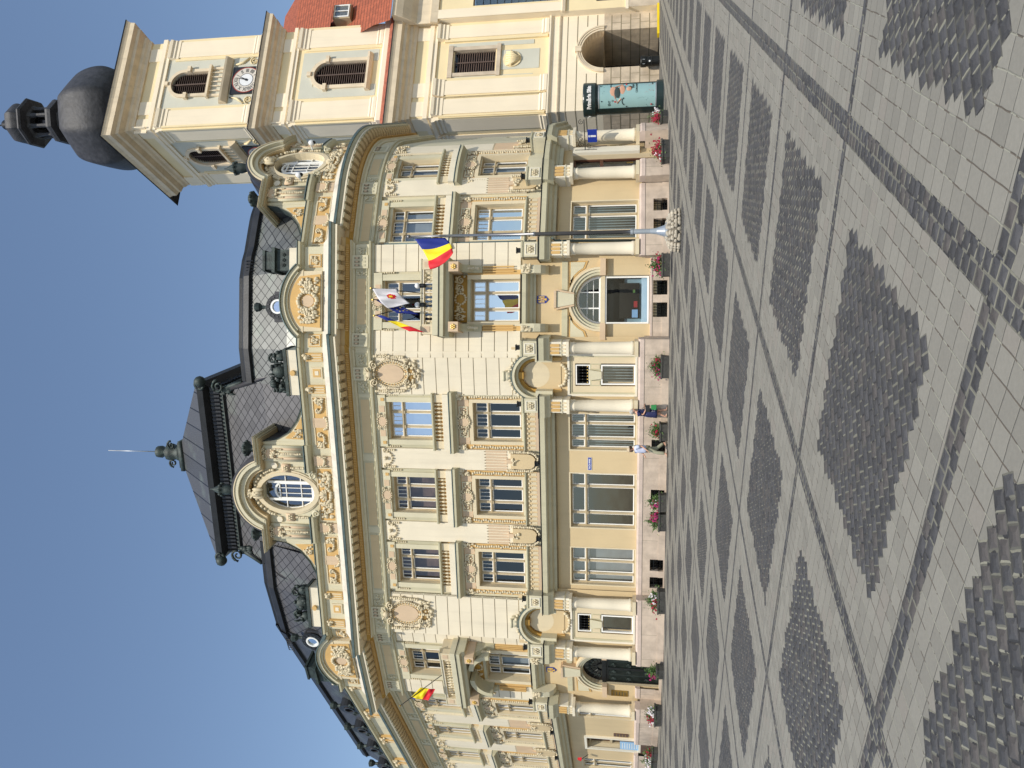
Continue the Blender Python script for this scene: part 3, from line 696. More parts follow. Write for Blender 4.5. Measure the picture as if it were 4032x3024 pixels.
# guttae band between string course and first floor sill
def gutband(f, s0, s1, d):
    B = MB(); B.box(f, s0, s1, 5.72, 5.95, d, d + .14, 'pink'); B.box(f, s0, s1, 5.951, 6.40, d, d + .10, 'ochre_wall')
    B.sideprof(f, s0, s1, [(d, 6.402), (d + .14, 6.402), (d + .20, 6.47), (d + .20, 6.52), (d, 6.55)], 'sage'); n = int((s1 - s0) / .22)
    for i in range(n):
        x = s0 + (s1 - s0) * (i + .5) / n; B.box(f, x - .07, x + .07, 5.96, 6.22, d + .10, d + .135, 'cream'); bead(B, f, x, 6.3, d + .12, .06); bead(B, f, x + .05, 6.2, d + .12, .035)
    B.build('band_ornament', TH)
gutband(FC, -5.68, -3.12, dC); gutband(FC, -9.42, -6.76, dC); gutband(FC, -13.3, -10.5, dC)

# pavilions of the middle block
def pavilion(f, sc, half, hg, gl='glass_dark', fill=None):
    quoins(body, f, sc - half, sc + half, 6.4, 13.5, .0)
    wall(body, f, sc - hg, sc + hg, 1.2, 5.06, .0, 'ochre_wall', [(sc - .52, sc + .52, 1.42, 4.12)], .3)
    wall(body, f, sc - half - .2, sc + half + .2, 5.0, 7.0, -.03, 'ochre_wall')
    for h in (-1, 1): column2(f, sc + h * 1.31, .46)
    S = MB()                                   # tall framed panel with two small windows
    frame_rect(S, f, sc - .98, sc + .98, 1.33, 4.45, .10, 0, .10, 'white_trim'); frame_rect(S, f, sc - .88, sc + .88, 1.33, 4.33, .07, 0, .06, 'sage')
    S.box(f, sc - .81, sc - .52, 1.33, 4.26, 0, .03, 'cream'); S.box(f, sc + .52, sc + .81, 1.33, 4.26, 0, .03, 'cream'); S.box(f, sc - .52, sc + .52, 4.10, 4.26, 0, .03, 'cream')
    frame_rect(S, f, sc - .46, sc + .46, 3.44, 4.08, .05, -.1, .02, 'sash_white'); frame_rect(S, f, sc - .46, sc + .46, 1.42, 2.94, .06, -.12, .02, 'sash_white')
    S.box(f, sc - .52, sc + .52, 2.945, 3.44, -.2, .02, 'sage'); S.prism(f, [(sc - .16, 2.92), (sc + .16, 2.92), (sc + .25, 3.50), (sc - .25, 3.50)], .02, .14, 'sage_light')
    for h in (-1, 1): x0, x1 = sorted((sc + h * .28, sc + h * .46)); S.box(f, x0, x1, 3.0, 3.36, .02, .05, 'cream')
    S.build('window_surround', TH)
    W = MB(); W.box(f, sc - .41, sc + .41, 1.44, 1.5, -.2, -.15, 'frame_wood')
    frame_rect(W, f, sc - .41, sc + .41, 1.47, 2.9, .05, -.2, -.15, 'frame_wood'); w1 = W.build('window', TH)
    G = MB(); G.quad([FN(f, sc - .36, 1.52, -.17), FN(f, sc + .36, 1.52, -.17), FN(f, sc + .36, 2.85, -.17), FN(f, sc - .36, 2.85, -.17)], gl); G.build('pane', w1)
    if fill:
        B = MB(); x = sc - .38
        while x < sc + .36: B.box(f, x, x + .05, 1.5, 2.88, -.3, -.28, 'blind'); x += .13
        B.build('blind', w1)
    W = MB(); x = sc - .38
    for k in range(6): W.tube([FN(f, sc - .36 + k * .144, 3.47, -.02), FN(f, sc - .36 + k * .144, 4.05, -.02)], .015, 'iron_black', 5); bead(W, f, sc - .36 + k * .144, 3.76, -.02, .035, 'iron_black'); bead(W, f, sc - .36 + k * .144, 3.55, -.02, .03, 'brass')
    for z in (3.58, 3.94): W.box(f, sc - .42, sc + .42, z - .012, z + .012, -.03, -.01, 'iron_black')
    W.build('window_grille', TH); room(ROOMS, f, sc - .52, sc + .52, 1.4, 4.12, -.3)
    # round hooded niche over the frame
    N = MB(); cz = 5.86
    body.disc(f, sc, cz, .62, .66, -.6, -.02, 'ochre_wall')
    N.ring(f, sc, cz, .66, .80, 0, 180, -.02, .16, 'deep_ochre', 16); N.ring(f, sc, cz, .80, .95, 0, 180, -.02, .34, 'sage', 18); N.ring(f, sc, cz, .95, 1.08, 0, 180, -.02, .52, 'sage_light', 18)
    N.ring(f, sc, cz, 1.08, 1.11, 0, 180, .0, .54, 'gutter', 18)
    for h in (-1, 1):
        x0, x1 = sorted((sc + h * .66, sc + h * 1.11)); N.box(f, x0, x1, 5.10, 5.86, -.02, .5, 'sage_light'); x0, x1 = sorted((sc + h * .66, sc + h * .80)); N.box(f, x0, x1, 4.72, 5.10, -.02, .14, 'orange')
    N.box(f, sc - .66, sc + .66, 4.75, 5.86, -.02, .03, 'ochre_wall'); N.disc(f, sc, 5.86, .60, .60, -.02, .032, 'cream', 22); N.box(f, sc - .15, sc + .15, 6.42, 6.72, .0, .30, 'deep_ochre')
    N.build('niche', TH); A = MB()
    chain(A, f, arcpts(sc, 5.86, 1.17, 1.2, 20, 160, 14), .085, 'ornament', .42)
    A.box(f, sc - .19, sc + .19, 6.95, 7.32, .05, .48, 'sage_light'); A.tube([FN(f, sc - .22, 7.30, .45), FN(f, sc + .22, 7.30, .45)], .08, 'sage_light', 8)
    chain(A, f, arcpts(sc, 4.78, .5, .30, 180, 360, 10), .085, 'ornament', .1); A.build('niche_garland', TH, True)
    # shield cartouche hanging from the entablature
    K = MB(); z = 12.72
    K.disc(f, sc, z, .44, .62, .0, .07, 'pink', 26); K.disc(f, sc, z, .60, .78, .0, .035, 'cream', 26)
    for k in range(30):
        a = 2 * math.pi * k / 30
        K.blob(f(sc + .52 * math.cos(a), z + .70 * math.sin(a), .07), (.035, .03, .04), 'orange', 5, 3)
    chain(K, f, arcpts(sc, z, .64, .84, 0, 360, 26), .055, 'ornament', .09)
    for h in (-1, 1):
        volute(K, f, sc + h * .42, z + .80, .16, .20, 'ornament', 1.6, h, .05); volute(K, f, sc + h * .36, z - .78, .14, .15, 'ornament', 1.6, h, .045)
        chain(K, f, [(sc + h * .84, 13.45), (sc + h * .80, 12.0)], .075, 'ornament', .1); rosette(K, f, sc + h * .84, 12.95, .12, .14)
        leaves(K, f, sc + h * .5 - .22, sc + h * .5 + .22, 11.5, 12.05, .07, 22, .065)
    bead(K, f, sc, z + .98, .26, .17); bead(K, f, sc, z + .78, .22, .10)
    for h in (-1, 1): K.tube([f(sc + h * .13, z + 1.08, .25), f(sc + h * .3, z + 1.2, .28)], .04, 'ornament', 5)
    K.box(f, sc - .36, sc + .36, 11.6, 12.02, .0, .05, 'orange'); chain(K, f, [(sc, 12.0), (sc, 11.35)], .07, 'ornament', .1); leaves(K, f, sc - .3, sc + .3, 11.35, 11.7, .07, 14, .06)
    K.build('shield_cartouche', TH, True)
FN = lambda f, s, z, d=0: f(s, z, d)
pavilion(FC, -2.06, 1.05, 1.72, 'glass_mid', 'b'); pavilion(FC, -14.42, 1.12, 1.75, 'glass_mid')
body.box(FC, -13.40, -13.3, 1.2, 13.6, -.3, -.0, 'sage_light'); body.box(FC, -3.12, -3.06, 5.0, 13.6, -.3, -.0, 'sage_light')

# ---- right portal bay (D): arched display window, balcony
sD = -.20
def arch_opening(f, sc, r, zs, z0, d, deep, m, top, s0, s1, zb=1.2):
    """wall field with an arched opening"""
    wall(body, f, s0, s1, zb, top, d, m, [(sc - r, sc + r, max(zb, z0), zs + r + .02)], .02)
    pts = [(sc - r, zs + r + .02)] + [(x, z) for x, z in arcpts(sc, zs, r, r, 180, 90, 10)] + [(sc, zs + r + .02)]
    body.prism(f, pts[::-1], d - deep, d, m); pts = [(sc, zs + r + .02)] + [(x, z) for x, z in arcpts(sc, zs, r, r, 90, 0, 10)] + [(sc + r, zs + r + .02)]
    body.prism(f, pts[::-1], d - deep, d, m)
    body.ring(f, sc, zs, r, r + .02, 0, 180, d - deep, d - .001, 'cream', 16)
    for h in (-1, 1):
        x = sc + h * r; body.quad([f(x, z0, d), f(x, zs, d), f(x, zs, d - deep), f(x, z0, d - deep)], 'cream')
def archivolt(f, sc, r, zs, d, key0=4.15, key1=4.95, kd=.3):
    S = MB(); S.ring(f, sc, zs, r + .02, r + .14, 0, 180, d, d + .10, 'sage', 18); S.ring(f, sc, zs, r + .145, r + .26, 0, 180, d, d + .16, 'sage_light', 18); S.ring(f, sc, zs, r + .265, r + .36, 0, 180, d, d + .22, 'cream', 18)
    for h in (-1, 1): x0, x1 = sorted((sc + h * (r - .02), sc + h * (r + .74))); S.box(f, x0, x1, zs - .24, zs, d, d + .24, 'pink')
    S.prism(f, [(sc - .22, key0), (sc + .22, key0), (sc + .36, key1), (sc - .36, key1)], d, d + kd, 'sage_light'); S.box(f, sc - .38, sc + .38, key1, key1 + .10, d, d + kd + .06, 'pink')
    for h in (-1, 1): S.prism(f, sorted([(sc + h * .22, key0), (sc + h * .30, key0), (sc + h * .46, key1), (sc + h * .36, key1)], key=lambda p: math.atan2(p[1] - 4.5, p[0] - sc - h * .33)), d, d + kd - .05, 'pink')
    for h in (-1, 1):   # spandrel panels
        pts = [(sc + h * (r + .66), zs + r + .30), (sc + h * .55, zs + r + .30)] + [(sc + h * (r + .48) * math.cos(R(a)), zs + (r + .48) * math.sin(R(a))) for a in (64, 50, 38, 26)] + [(sc + h * (r + .66), zs + .55)]
        S.prism(f, pts if h > 0 else pts[::-1], d, d + .03, 'orange')
        c = (sc + h * (r + .40), zs + r + .05); S.prism(f, [(c[0] + (x - c[0]) * .8, c[1] + (z - c[1]) * .8) for x, z in (pts if h > 0 else pts[::-1])], d + .03, d + .045, 'sage_light')
    S.box(f, sc - r - .66, sc - .40, 4.46, 4.72, d, d + .06, 'sage'); S.box(f, sc + .40, sc + r + .66, 4.46, 4.72, d, d + .06, 'sage')
    S.build('archivolt', TH)
arch_opening(FD, sD, 1.08, 3.0, .78, -.05, .40, 'ochre_wall', 5.9, SDL - .3, SDR + .1, .5)
archivolt(FD, sD, 1.08, 3.0, -.05)
wall(body, FD, SDL - .3, SDR, 5.9, 6.6, -.05, 'ochre_wall')
quoins(body, FD, SDL - .3, -1.55, 6.6, 13.5, 0); quoins(body, FD, 1.18, SDR, 6.6, 13.5, 0)
wall(body, FD, -1.6, 1.2, 6.4, 13.62, -.06, 'sage_light', [(-1.17, .77, 6.62, 8.88), (-1.17, .77, 10.5, 13.02)], .36, 'cream')
window(FD, -1.17, .77, 6.62, 8.88, -.4, TH, 'glass_sky', fill='curtain'); window(FD, -1.17, .77, 10.6, 13.02, -.4, TH, 'glass_mid', .72)
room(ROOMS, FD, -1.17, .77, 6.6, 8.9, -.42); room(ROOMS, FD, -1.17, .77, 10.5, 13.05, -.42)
# shopfront-like screen window below the arch
W = MB(); frame_rect(W, FD, sD - 1.06, sD + 1.06, .86, 2.80, .07, -.38, -.26, 'sash_white'); W.box(FD, sD - 1.08, sD + 1.08, 2.80, 3.0, -.40, -.22, 'cream')
W.ring(FD, sD, 3.0, .98, 1.07, 0, 180, -.38, -.28, 'sash_white', 18)
for x in (-.36, .36): W.box(FD, sD + x - .03, sD + x + .03, 3.0, 3.92, -.36, -.30, 'sash_white')
for z in (3.0,): W.box(FD, sD - 1.0, sD + 1.0, z, z + .07, -.38, -.29, 'sash_white')
for z in (3.32, 3.6): W.box(FD, sD - .9, sD + .9, z - .012, z + .012, -.345, -.325, 'sash_white')
wo = W.build('window', TH); wo['label'] = 'arched display window with a white frame and a black screen inside'
G = MB(); G.quad([FD(sD - 1, .92, -.33), FD(sD + 1, .92, -.33), FD(sD + 1, 2.74, -.33), FD(sD - 1, 2.74, -.33)], 'glass_clear')
G.prism(FD, [(sD + 1, 3.03)] + arcpts(sD, 3.03, 1.0, .98, 0, 180, 16)[1:-1] + [(sD - 1, 3.03)], -.341, -.34, 'glass_dark'); G.build('pane', wo)
B = MB(); B.box(FD, sD - 1.04, sD + 1.04, .84, 2.8, -.95, -.9, 'vitrine'); B.box(FD, sD - 1.04, sD + 1.04, .86, 1.18, -.9, -.5, 'vitrine_light'); B.box(FD, sD - 1.04, sD + 1.04, 1.95, 2.8, -.9, -.82, 'dark_room')
B.build('display_backing', wo); room(ROOMS, FD, sD - 1.08, sD + 1.08, .8, 4.1, -.96)
B = MB(); B.box(FD, sD - .80, sD + .80, 1.26, 2.16, -.66, -.60, 'screen_black'); tv = B.build('display_screen'); tag(tv, 'large black flat screen standing inside the arched display window', 'screen')
B = MB(); B.box(FD, sD - .76, sD - .40, 1.34, 1.6, -.60, -.595, 'paper_blue'); B.box(FD, sD - .3, sD - .02, 1.36, 1.52, -.60, -.595, 'poster_red'); B.box(FD, sD + .36, sD + .5, 1.46, 1.56, -.60, -.595, 'leaf_light'); B.build('screen_image', tv)
def ledge_big(f, s0, s1, z=6.02, proj=.40):
    S = MB(); S.sideprof(f, s0, s1, [(0, z), (proj * .4, z), (proj * .5, z + .12), (proj * .85, z + .2), (proj, z + .28), (proj, z + .46), (0, z + .5)], 'sage'); S.box(f, s0, s1, z + .5, z + .53, 0, proj + .03, 'iron_black')
    S.box(f, s0, s1, z - .14, z - .002, 0, .10, 'sage'); S.build('string_course', TH)
    for h, x in ((-1, s0), (1, s1)):
        C = MB(); a, b = sorted((x, x + h * .36)); C.prism(Swap(f, (a + b) / 2), [(0, 5.35), (.14, 5.30), (.36, 5.42), (.52, 5.62), (.58, 5.9), (.58, 6.50), (0, 6.50)], -(b - a) / 2, (b - a) / 2, 'sage_light')
        leaves(C, f, a, b, 6.05, 6.42, .62, 14, .06); C.build('console', TH, False)
class Swap:
    """a side view of frame f at station s: profile axis = depth, extrusion axis = s"""
    curved = False
    def __init__(self, f, s): self.f = f; self.s = s
    def __call__(self, a, z, b=0): return self.f(self.s + b, z, a)
ledge_big(FD, -1.30, .95)
column2(FD, 1.99, .50)
def emblem(f, s, z, d, label):
    t = thing('coat_of_arms', label, 'emblem', f(s, z - .26, d), 'coats of arms over the portals')
    S = MB(); S.prism(f, [(s - .17, z + .26), (s - .17, z - .12), (s, z - .27), (s + .17, z - .12), (s + .17, z + .26)], d, d + .03, 'blue_sign'); S.build('shield', t)
    A = MB()
    for h in (-1, 1):
        for k in range(4): A.blob(f(s + h * .11, z + .16 - k * .07, d + .045), (.035, .02, .05), 'gold', 6, 4)
    A.prism(f, [(s - .06, z + .1), (s - .06, z - .06), (s, z - .14), (s + .06, z - .06), (s + .06, z + .1)], d + .03, d + .06, 'gold'); A.blob(f(s, z + .17, d + .05), (.05, .025, .05), 'gold'); A.box(f, s - .03, s + .0, z - .02, z + .06, d + .06, d + .065, 'blue_sign'); A.box(f, s, s + .03, z - .06, z - .0, d + .06, d + .065, 'flag_red')
    A.blob(f(s, z - .15, d + .045), (.07, .02, .04), 'gold'); A.build('eagle', t)
emblem(FD, -.17, 5.58, -.05, 'blue shield with golden eagle above the arched display window'); emblem(FB, -1.52, 5.52, -.03, 'blue shield with golden eagle above the dark iron portal')
def balcony(f, sc, half, proj, name_label):
    S = MB(); a, b = sc - half, sc + half
    S.sideprof(f, a, b, [(0, 9.70), (proj * .8, 9.70), (proj * .86, 9.85), (proj, 9.92), (proj, 10.12), (0, 10.12)], 'sage'); S.box(f, a - .02, b + .02, 10.121, 10.15, 0, proj + .03, 'iron_black')
    S.box(f, a + .06, b - .06, 10.151, 10.44, 0, proj - .08, 'sage_light')
    bal = S.build('balcony', TH)
    B = MB()
    for x in (a + .10, b - .55): B.box(f, x, x + .45, 10.441, 10.94, proj - .42, proj - .10, 'cream'); B.box(f, x + .1, x + .35, 10.55, 10.82, proj - .10, proj - .085, 'pink')
    balusters(B, f, a + .6, b - .6, 10.441, 10.84, proj - .24, 'cream', .19)
    B.box(f, a + .55, b - .55, 10.84, 10.94, proj - .36, proj - .12, 'white_plaster'); B.box(f, a + .06, b - .06, 10.941, 10.99, proj - .44, proj - .08, 'sage_light')
    for h in (a + .16, b - .36): B.box(f, h, h + .2, 10.441, 10.94, .02, proj - .43, 'cream')
    B.build('balustrade', bal)
    for x in (sc - half + .44, sc + half - .44):
        C = MB(); C.prism(Swap(f, x), [(0, 8.35), (.10, 8.35), (.22, 8.7), (.50, 9.0), (.62, 9.2), (proj - .12, 9.3), (proj - .08, 9.70), (0, 9.70)], -.16, .16, 'sage'); C.box(f, x - .22, x + .22, 9.25, 9.70, 0, proj - .05, 'pink'); rosette(C, f, x, 9.47, proj - .03, .14, 'gold')
        chain(C, f, [(x, 9.1), (x, 8.4)], .07, 'ornament', .42)
        for k in range(3): C.box(f, x - .14 + k * .11, x - .08 + k * .11, 6.9, 8.3, .0, .10, 'orange')
        C.build('balcony_console', bal)
    P = MB(); P.box(f, sc - half + .70, sc + half - .70, 9.05, 9.68, 0, .05, 'deep_ochre'); chain(P, f, arcpts(sc, 9.36, .25, .25, 0, 360, 14), .055, 'ornament', .08)
    for h in (-1, 1):
        for k in range(2): volute(P, f, sc + h * (.5 + k * .35), 9.36, .09, .18, 'ornament', 1.5, h * (1 if k else -1), .04)
    leaves(P, f, sc - half + .75, sc - .3, 9.15, 9.6, .07, 22, .05); leaves(P, f, sc + .3, sc + half - .75, 9.15, 9.6, .07, 22, .05); P.build('balcony_frieze', bal, True)
    return bal
balcony(FD, -.12, 1.78, 1.12, ''); balcony(FB, -1.55, 1.95, 1.12, '')
def top_surround(f, sc, w):
    S = MB(); A = MB(); d = -.06
    for h in (-1, 1):
        x0, x1 = sorted((sc + h * w / 2, sc + h * (w / 2 + .28))); S.box(f, x0, x1, 11.0, 13.1, d, d + .12, 'sage_light')
        for k in range(5): bead(A, f, sc + h * (w / 2 + .36), 12.98 - k * .11, d + .1, .05)
        x0, x1 = sorted((sc + h * .45, sc + h * .78)); S.box(f, x0, x1, 13.16, 13.42, d + .14, d + .16, 'pink')
        x0, x1 = sorted((sc + h * w / 2, sc + h * (w / 2 + .20))); S.box(f, x0, x1, 6.5, 9.05, d, d + .12, 'cream')
        x0, x1 = sorted((sc + h * (w / 2 + .205), sc + h * (w / 2 + .42))); S.box(f, x0, x1, 6.5, 9.05, d, d + .07, 'orange')
    S.box(f, sc - w / 2 - .36, sc + w / 2 + .36, 13.1, 13.50, d, d + .14, 'sage_light'); S.box(f, sc - w / 2, sc + w / 2, 8.9, 9.05, d, d + .1, 'sage'); cartouche(A, f, sc, 13.28, d + .16, .74, .54)
    S.build('window_surround', TH); A.build('window_ornament', TH, True)
top_surround(FD, -.2, 1.94)

# ---- left portal bay (B): iron door, balcony
sB = -1.32
arch_opening(FB, sB, .98, 2.95, .0, -.03, .24, 'ochre_wall', 5.9, SBL, SBR + .3, .0)
archivolt(FB, sB, .98, 2.95, -.03, 4.02, 4.9)
wall(body, FB, SBL, SBR + .3, 5.9, 6.6, -.03, 'ochre_wall')
quoins(body, FB, SBL, -2.95, 6.6, 13.5, 0); quoins(body, FB, -.10, SBR + .4, 6.6, 13.5, 0)
sBw = -1.50
wall(body, FB, -3.0, -.05, 6.4, 13.62, -.06, 'sage_light', [(sBw - .98, sBw + .98, 6.62, 8.88), (sBw - .98, sBw + .98, 10.6, 13.0)], .4, 'cream')
window(FB, sBw - .98, sBw + .98, 6.62, 8.88, -.45, TH, 'glass_dark', fill='curtain'); window(FB, sBw - .98, sBw + .98, 10.7, 13.0, -.45, TH, 'glass_dark')
room(ROOMS, FB, sBw - .98, sBw + .98, 6.6, 8.9, -.46); room(ROOMS, FB, sBw - .98, sBw + .98, 10.6, 13.05, -.46)
top_surround(FB, sBw, 1.96)
S = MB()      # arched brackets under the left balcony
for h in (-1, 1): S.ring(FB, sBw + h * .35, 8.55, .85, 1.1, 90 if h < 0 else 0, 180 if h < 0 else 90, 0, .75, 'sage', 10)
S.build('balcony_arch', TH)
ledge_big(FB, -2.55, -.45)
column2(FB, -3.53, .50)
D = MB(); D.box(FB, sB - .98, sB + .98, 0, 2.75, -.28, -.20, 'door_green'); D.box(FB, sB - 1, sB + 1, 2.75, 2.95, -.29, -.11, 'iron_black'); D.prism(FB, [(sB + .98, 2.95)] + arcpts(sB, 2.95, .98, .98, 0, 180, 16)[1:-1] + [(sB - .98, 2.95)], -.29, -.23, 'screen_black')
dr = D.build('portal_door', TH)
D = MB()
for h in (-1, 1):
    for q in (0, 1):
        x = sB + h * (.24 + q * .48)
        for k in range(5): D.tube([FB(x - .15 + k * .075, .35, -.17), FB(x - .15 + k * .075, 2.6, -.17)], .011, 'door_green', 4)
        for z in (.7, 1.6, 2.35): volute(D, FB, x, z, -.15, .13, 'verdigris', 1.6, h, .018); rosette(D, FB, x, z, -.16, .07, 'verdigris')
    frame_rect(D, FB, sB + min(0, h * .96), sB + max(0, h * .96), .08, 2.72, .07, -.20, -.15, 'iron_black')
for k in range(9): a = R(20 * k + 10); D.tube([FB(sB + .25 * math.cos(a), 2.97 + .25 * math.sin(a), -.19), FB(sB + .92 * math.cos(a), 2.97 + .92 * math.sin(a), -.19)], .014, 'iron_black', 4); volute(D, FB, sB + .6 * math.cos(a), 2.97 + .6 * math.sin(a), -.18, .09, 'verdigris', 1.4, 1, .014)
D.ring(FB, sB, 2.97, .22, .26, 0, 180, -.21, -.17, 'iron_black', 10); D.build('ironwork', dr)
D = MB(); D.box(FB, sB - 1.1, sB + 1.1, 0, .12, -.25, .25, 'plinth_stone'); D.build('door_step', TH)
def plaque(f, s0, s1, z0, z1, d, m, label, name='wall_plaque', cat='plaque', lines=5, tm='poster_text'):
    t = thing(name, label, cat, f((s0 + s1) / 2, z0, d)); S = MB(); S.box(f, s0, s1, z0, z1, d, d + .03, m); S.build('plate', t)
    S = MB(); h = z1 - z0
    for k in range(lines): z = z1 - h * (k + 1) / (lines + 1); w = (s1 - s0) * random.uniform(.25, .42); S.box(f, (s0 + s1) / 2 - w, (s0 + s1) / 2 + w, z - h * .02, z + h * .02, d + .031, d + .034, tm)
    S.build('lettering', t)
plaque(FB, -3.12, -2.72, 1.66, 2.50, -.02, 'brass', 'dark brass plaque on the yellow wall left of the iron portal')

# ---- left wing (A)
dA = -.10; sA = [-.92, -4.90, -8.88, -12.86]; wA = 1.42
holes = []
for c in sA: holes += [(c - wA / 2, c + wA / 2, 6.62, 8.88), (c - wA / 2, c + wA / 2, 10.88, 12.98)]
wall(body, FA, SAL, .9, 5.0, 13.62, dA, 'sage_light', holes, .18, 'cream')
wall(body, FA, SAL, .9, 1.1, 5.05, dA, 'ochre_wall', [(-1.45, .02, 1.31, 4.30), (-5.85, -4.18, 0.9, 4.0), (-9.3, -7.75, 1.31, 4.3)], .36, 'cream')
for c in sA[:3]: window_bay(FA, c, wA, dA, 'glass_dark', 'glass_mid', None, None, rec=.16)
for c in (-2.92, -6.90, -10.9): pilaster(FA, c - .55, c + .55, dA); 
gf_window(FA, -1.45, .02, dA, 'glass_mid', 'curtain', (.5, .5), .16); gf_window(FA, -9.3, -7.75, dA, 'glass_mid', 'curtain', (.5, .5), .16)
B = MB(); B.box(FA, SAL, .7, 5.72, 6.40, dA, dA + .10, 'ochre_wall'); B.box(FA, SAL, .7, 5.72, 5.95, dA + .10, dA + .14, 'pink'); B.sideprof(FA, SAL, .7, [(dA, 6.402), (dA + .14, 6.402), (dA + .20, 6.47), (dA + .20, 6.52), (dA, 6.55)], 'sage')
n = 60
for i in range(n): x = SAL + (17.2) * (i + .5) / n; B.box(FA, x - .08, x + .08, 5.99, 6.35, dA + .10, dA + .13, 'cream')
B.build('band_ornament', TH)
D = MB(); frame_rect(D, FA, -5.95, -4.08, .9, 4.15, .14, dA, dA + .12, 'white_trim'); D.build('door_surround', TH)
D = MB(); D.box(FA, -5.8, -4.2, 0.3, .92, dA - .1, dA + .22, 'door_wood'); frame_rect(D, FA, -5.8, -4.2, .9, 3.9, .1, dA - .34, dA - .26, 'frame_wood'); D.box(FA, -5.8, -4.2, 2.55, 2.70, dA - .34, dA - .24, 'frame_wood'); D.box(FA, -5.8, -4.2, .9, 4.0, dA - .40, dA - .36, 'door_wood'); D.build('door', TH)
plaque(FA, -3.92, -3.48, 1.62, 2.45, dA, 'door_wood', 'dark brown wall plaque beside the doorway of the left wing', lines=4, tm='brass')
plaque(FA, -5.75, -4.6, 1.0, 2.1, dA + .02, 'paper_blue', 'pale blue poster board standing in the doorway of the left wing', 'poster_board', 'poster', 7, 'paper')

# ---- rounded corner wing (E)
dE = -.10; sE = [(1.12, 1.84), (4.36, 1.44)]
holes = []
for c, w in sE: holes += [(c - w / 2, c + w / 2, 6.58, 8.84), (c - w / 2, c + w / 2, 10.88, 12.92)]
holes.append((12.2, 13.3, 6.62, 8.8))
wall(body, FE, 0, SER - .6, 5.0, 13.62, dE, 'sage_light', holes, .3, 'cream')
wall(body, FE, -.1, SER - .6, 1.2, 5.05, dE, 'ochre_wall', [(.04, 2.14, 1.31, 4.42), (3.66, 4.92, .35, 4.42)], .3, 'cream')
window_bay(FE, 1.12, 1.84, dE, 'glass_sky', 'glass_mid', None, 'curtain'); window_bay(FE, 4.36, 1.44, dE, 'glass_mid', 'glass_mid', 'curtain', 'curtain')
gf_window(FE, .04, 2.14, dE, 'glass_mid', 'blind'); pilaster(FE, 2.60, 3.22 + .26, dE); pilaster(FE, 5.55, 6.35, dE); gutband(FE, .0, 2.3, dE)
column2(FE, 3.22, .42); column2(FE, 5.75, .42)
D = MB(); f = FE
frame_rect(D, f, 3.66, 4.92, .3, 4.40, .10, -.44, -.34, 'door_wood'); D.box(f, 3.76, 4.82, 3.0, 3.16, -.44, -.34, 'door_wood'); D.box(f, 3.76, 4.82, .3, 1.4, -.44, -.36, 'door_wood'); D.box(f, 4.24, 4.34, 1.4, 3.0, -.44, -.34, 'door_wood')
d_ = D.build('door', TH); D = MB(); D.quad([f(3.76, 1.4, -.4), f(4.82, 1.4, -.4), f(4.82, 4.3, -.4), f(3.76, 4.3, -.4)], 'glass_mid'); D.build('pane', d_)
D = MB(); D.box(f, 4.5, 4.56, 1.6, 1.9, -.34, -.3, 'brass'); D.build('door_handle', d_)
D = MB(); D.box(f, 4.93, 5.40, 1.3, 4.45, dE, dE + .16, 'white_trim'); D.box(f, 3.5, 3.65, 1.3, 4.45, dE, dE + .1, 'white_trim'); D.box(f, 3.6, 5.0, 0, .3, -.5, .5, 'plinth_stone'); D.box(f, 3.5, 5.2, 4.86, 5.04, dE, .18, 'sage'); D.build('door_surround', TH); room(ROOMS, f, 3.66, 4.92, .3, 4.4, -.5)
D = MB()
for k, (z, h) in enumerate(((3.2, .7), (2.55, .3), (2.2, .16))): D.box(f, 5.45, 5.75, z - h / 2, z + h / 2, dE, dE + .04, 'brass' if k else 'door_wood')
D = D.build('wall_plates'); tag(D, 'three small dark plates on the wall by the wooden corner door', 'plaque')

# ---- entablature, cornice
ent = MB()
ent.mould(PATH, [(-.3, 13.50), (.06, 13.50), (.08, 13.60), (.16, 13.64), (.18, 13.72), (.10, 13.75), (-.3, 13.75)], 'sage')
ent.mould(PATH, [(-.3, 13.752), (.03, 13.752), (.03, 14.42), (-.3, 14.42)], 'sage_light')
ent.mould(PATH, [(-.3, 14.422), (.08, 14.422), (.12, 14.50), (.22, 14.56), (.22, 14.62), (-.3, 14.62)], 'sage_light')
ent.mould(PATH, [(-.3, 14.622), (.22, 14.622), (.33, 14.72), (.33, 14.80), (-.3, 14.80)], 'deep_ochre')
ent.build('entablature', TH)
cor = MB()
cor.mould(PATH, [(-.3, 15.02), (.84, 15.02), (.84, 15.10), (-.3, 15.10)], 'white_plaster')
cor.mould(PATH, [(-.3, 14.802), (.30, 14.802), (.34, 15.018), (-.3, 15.018)], 'ochre_wall')
cor.mould(PATH, [(-.3, 15.102), (.80, 15.102), (.86, 15.16), (.90, 15.26), (-.3, 15.26)], 'sage')
cor.build('cornice', TH)
gt = MB(); gt.mould(PATH, [(.55, 15.262), (.95, 15.262), (.97, 15.38), (.55, 15.42)], 'gutter'); gt.build('gutter', TH)
par = MB(); par.mould(PATH, [(-.6, 15.262), (.548, 15.262), (.548, 15.36), (.10, 15.98), (-.6, 15.98)], 'weathered')
par.mould(PATH, [(-.7, 15.982), (-.02, 15.982), (-.02, 16.98), (-.7, 16.98)], 'sage_light')
EQ = [(q_, FE(q_, 0)[:2]) for q_ in [.6 + .6 * k for k in range(4)] + [2.85 + .42 * k for k in range(27)]]
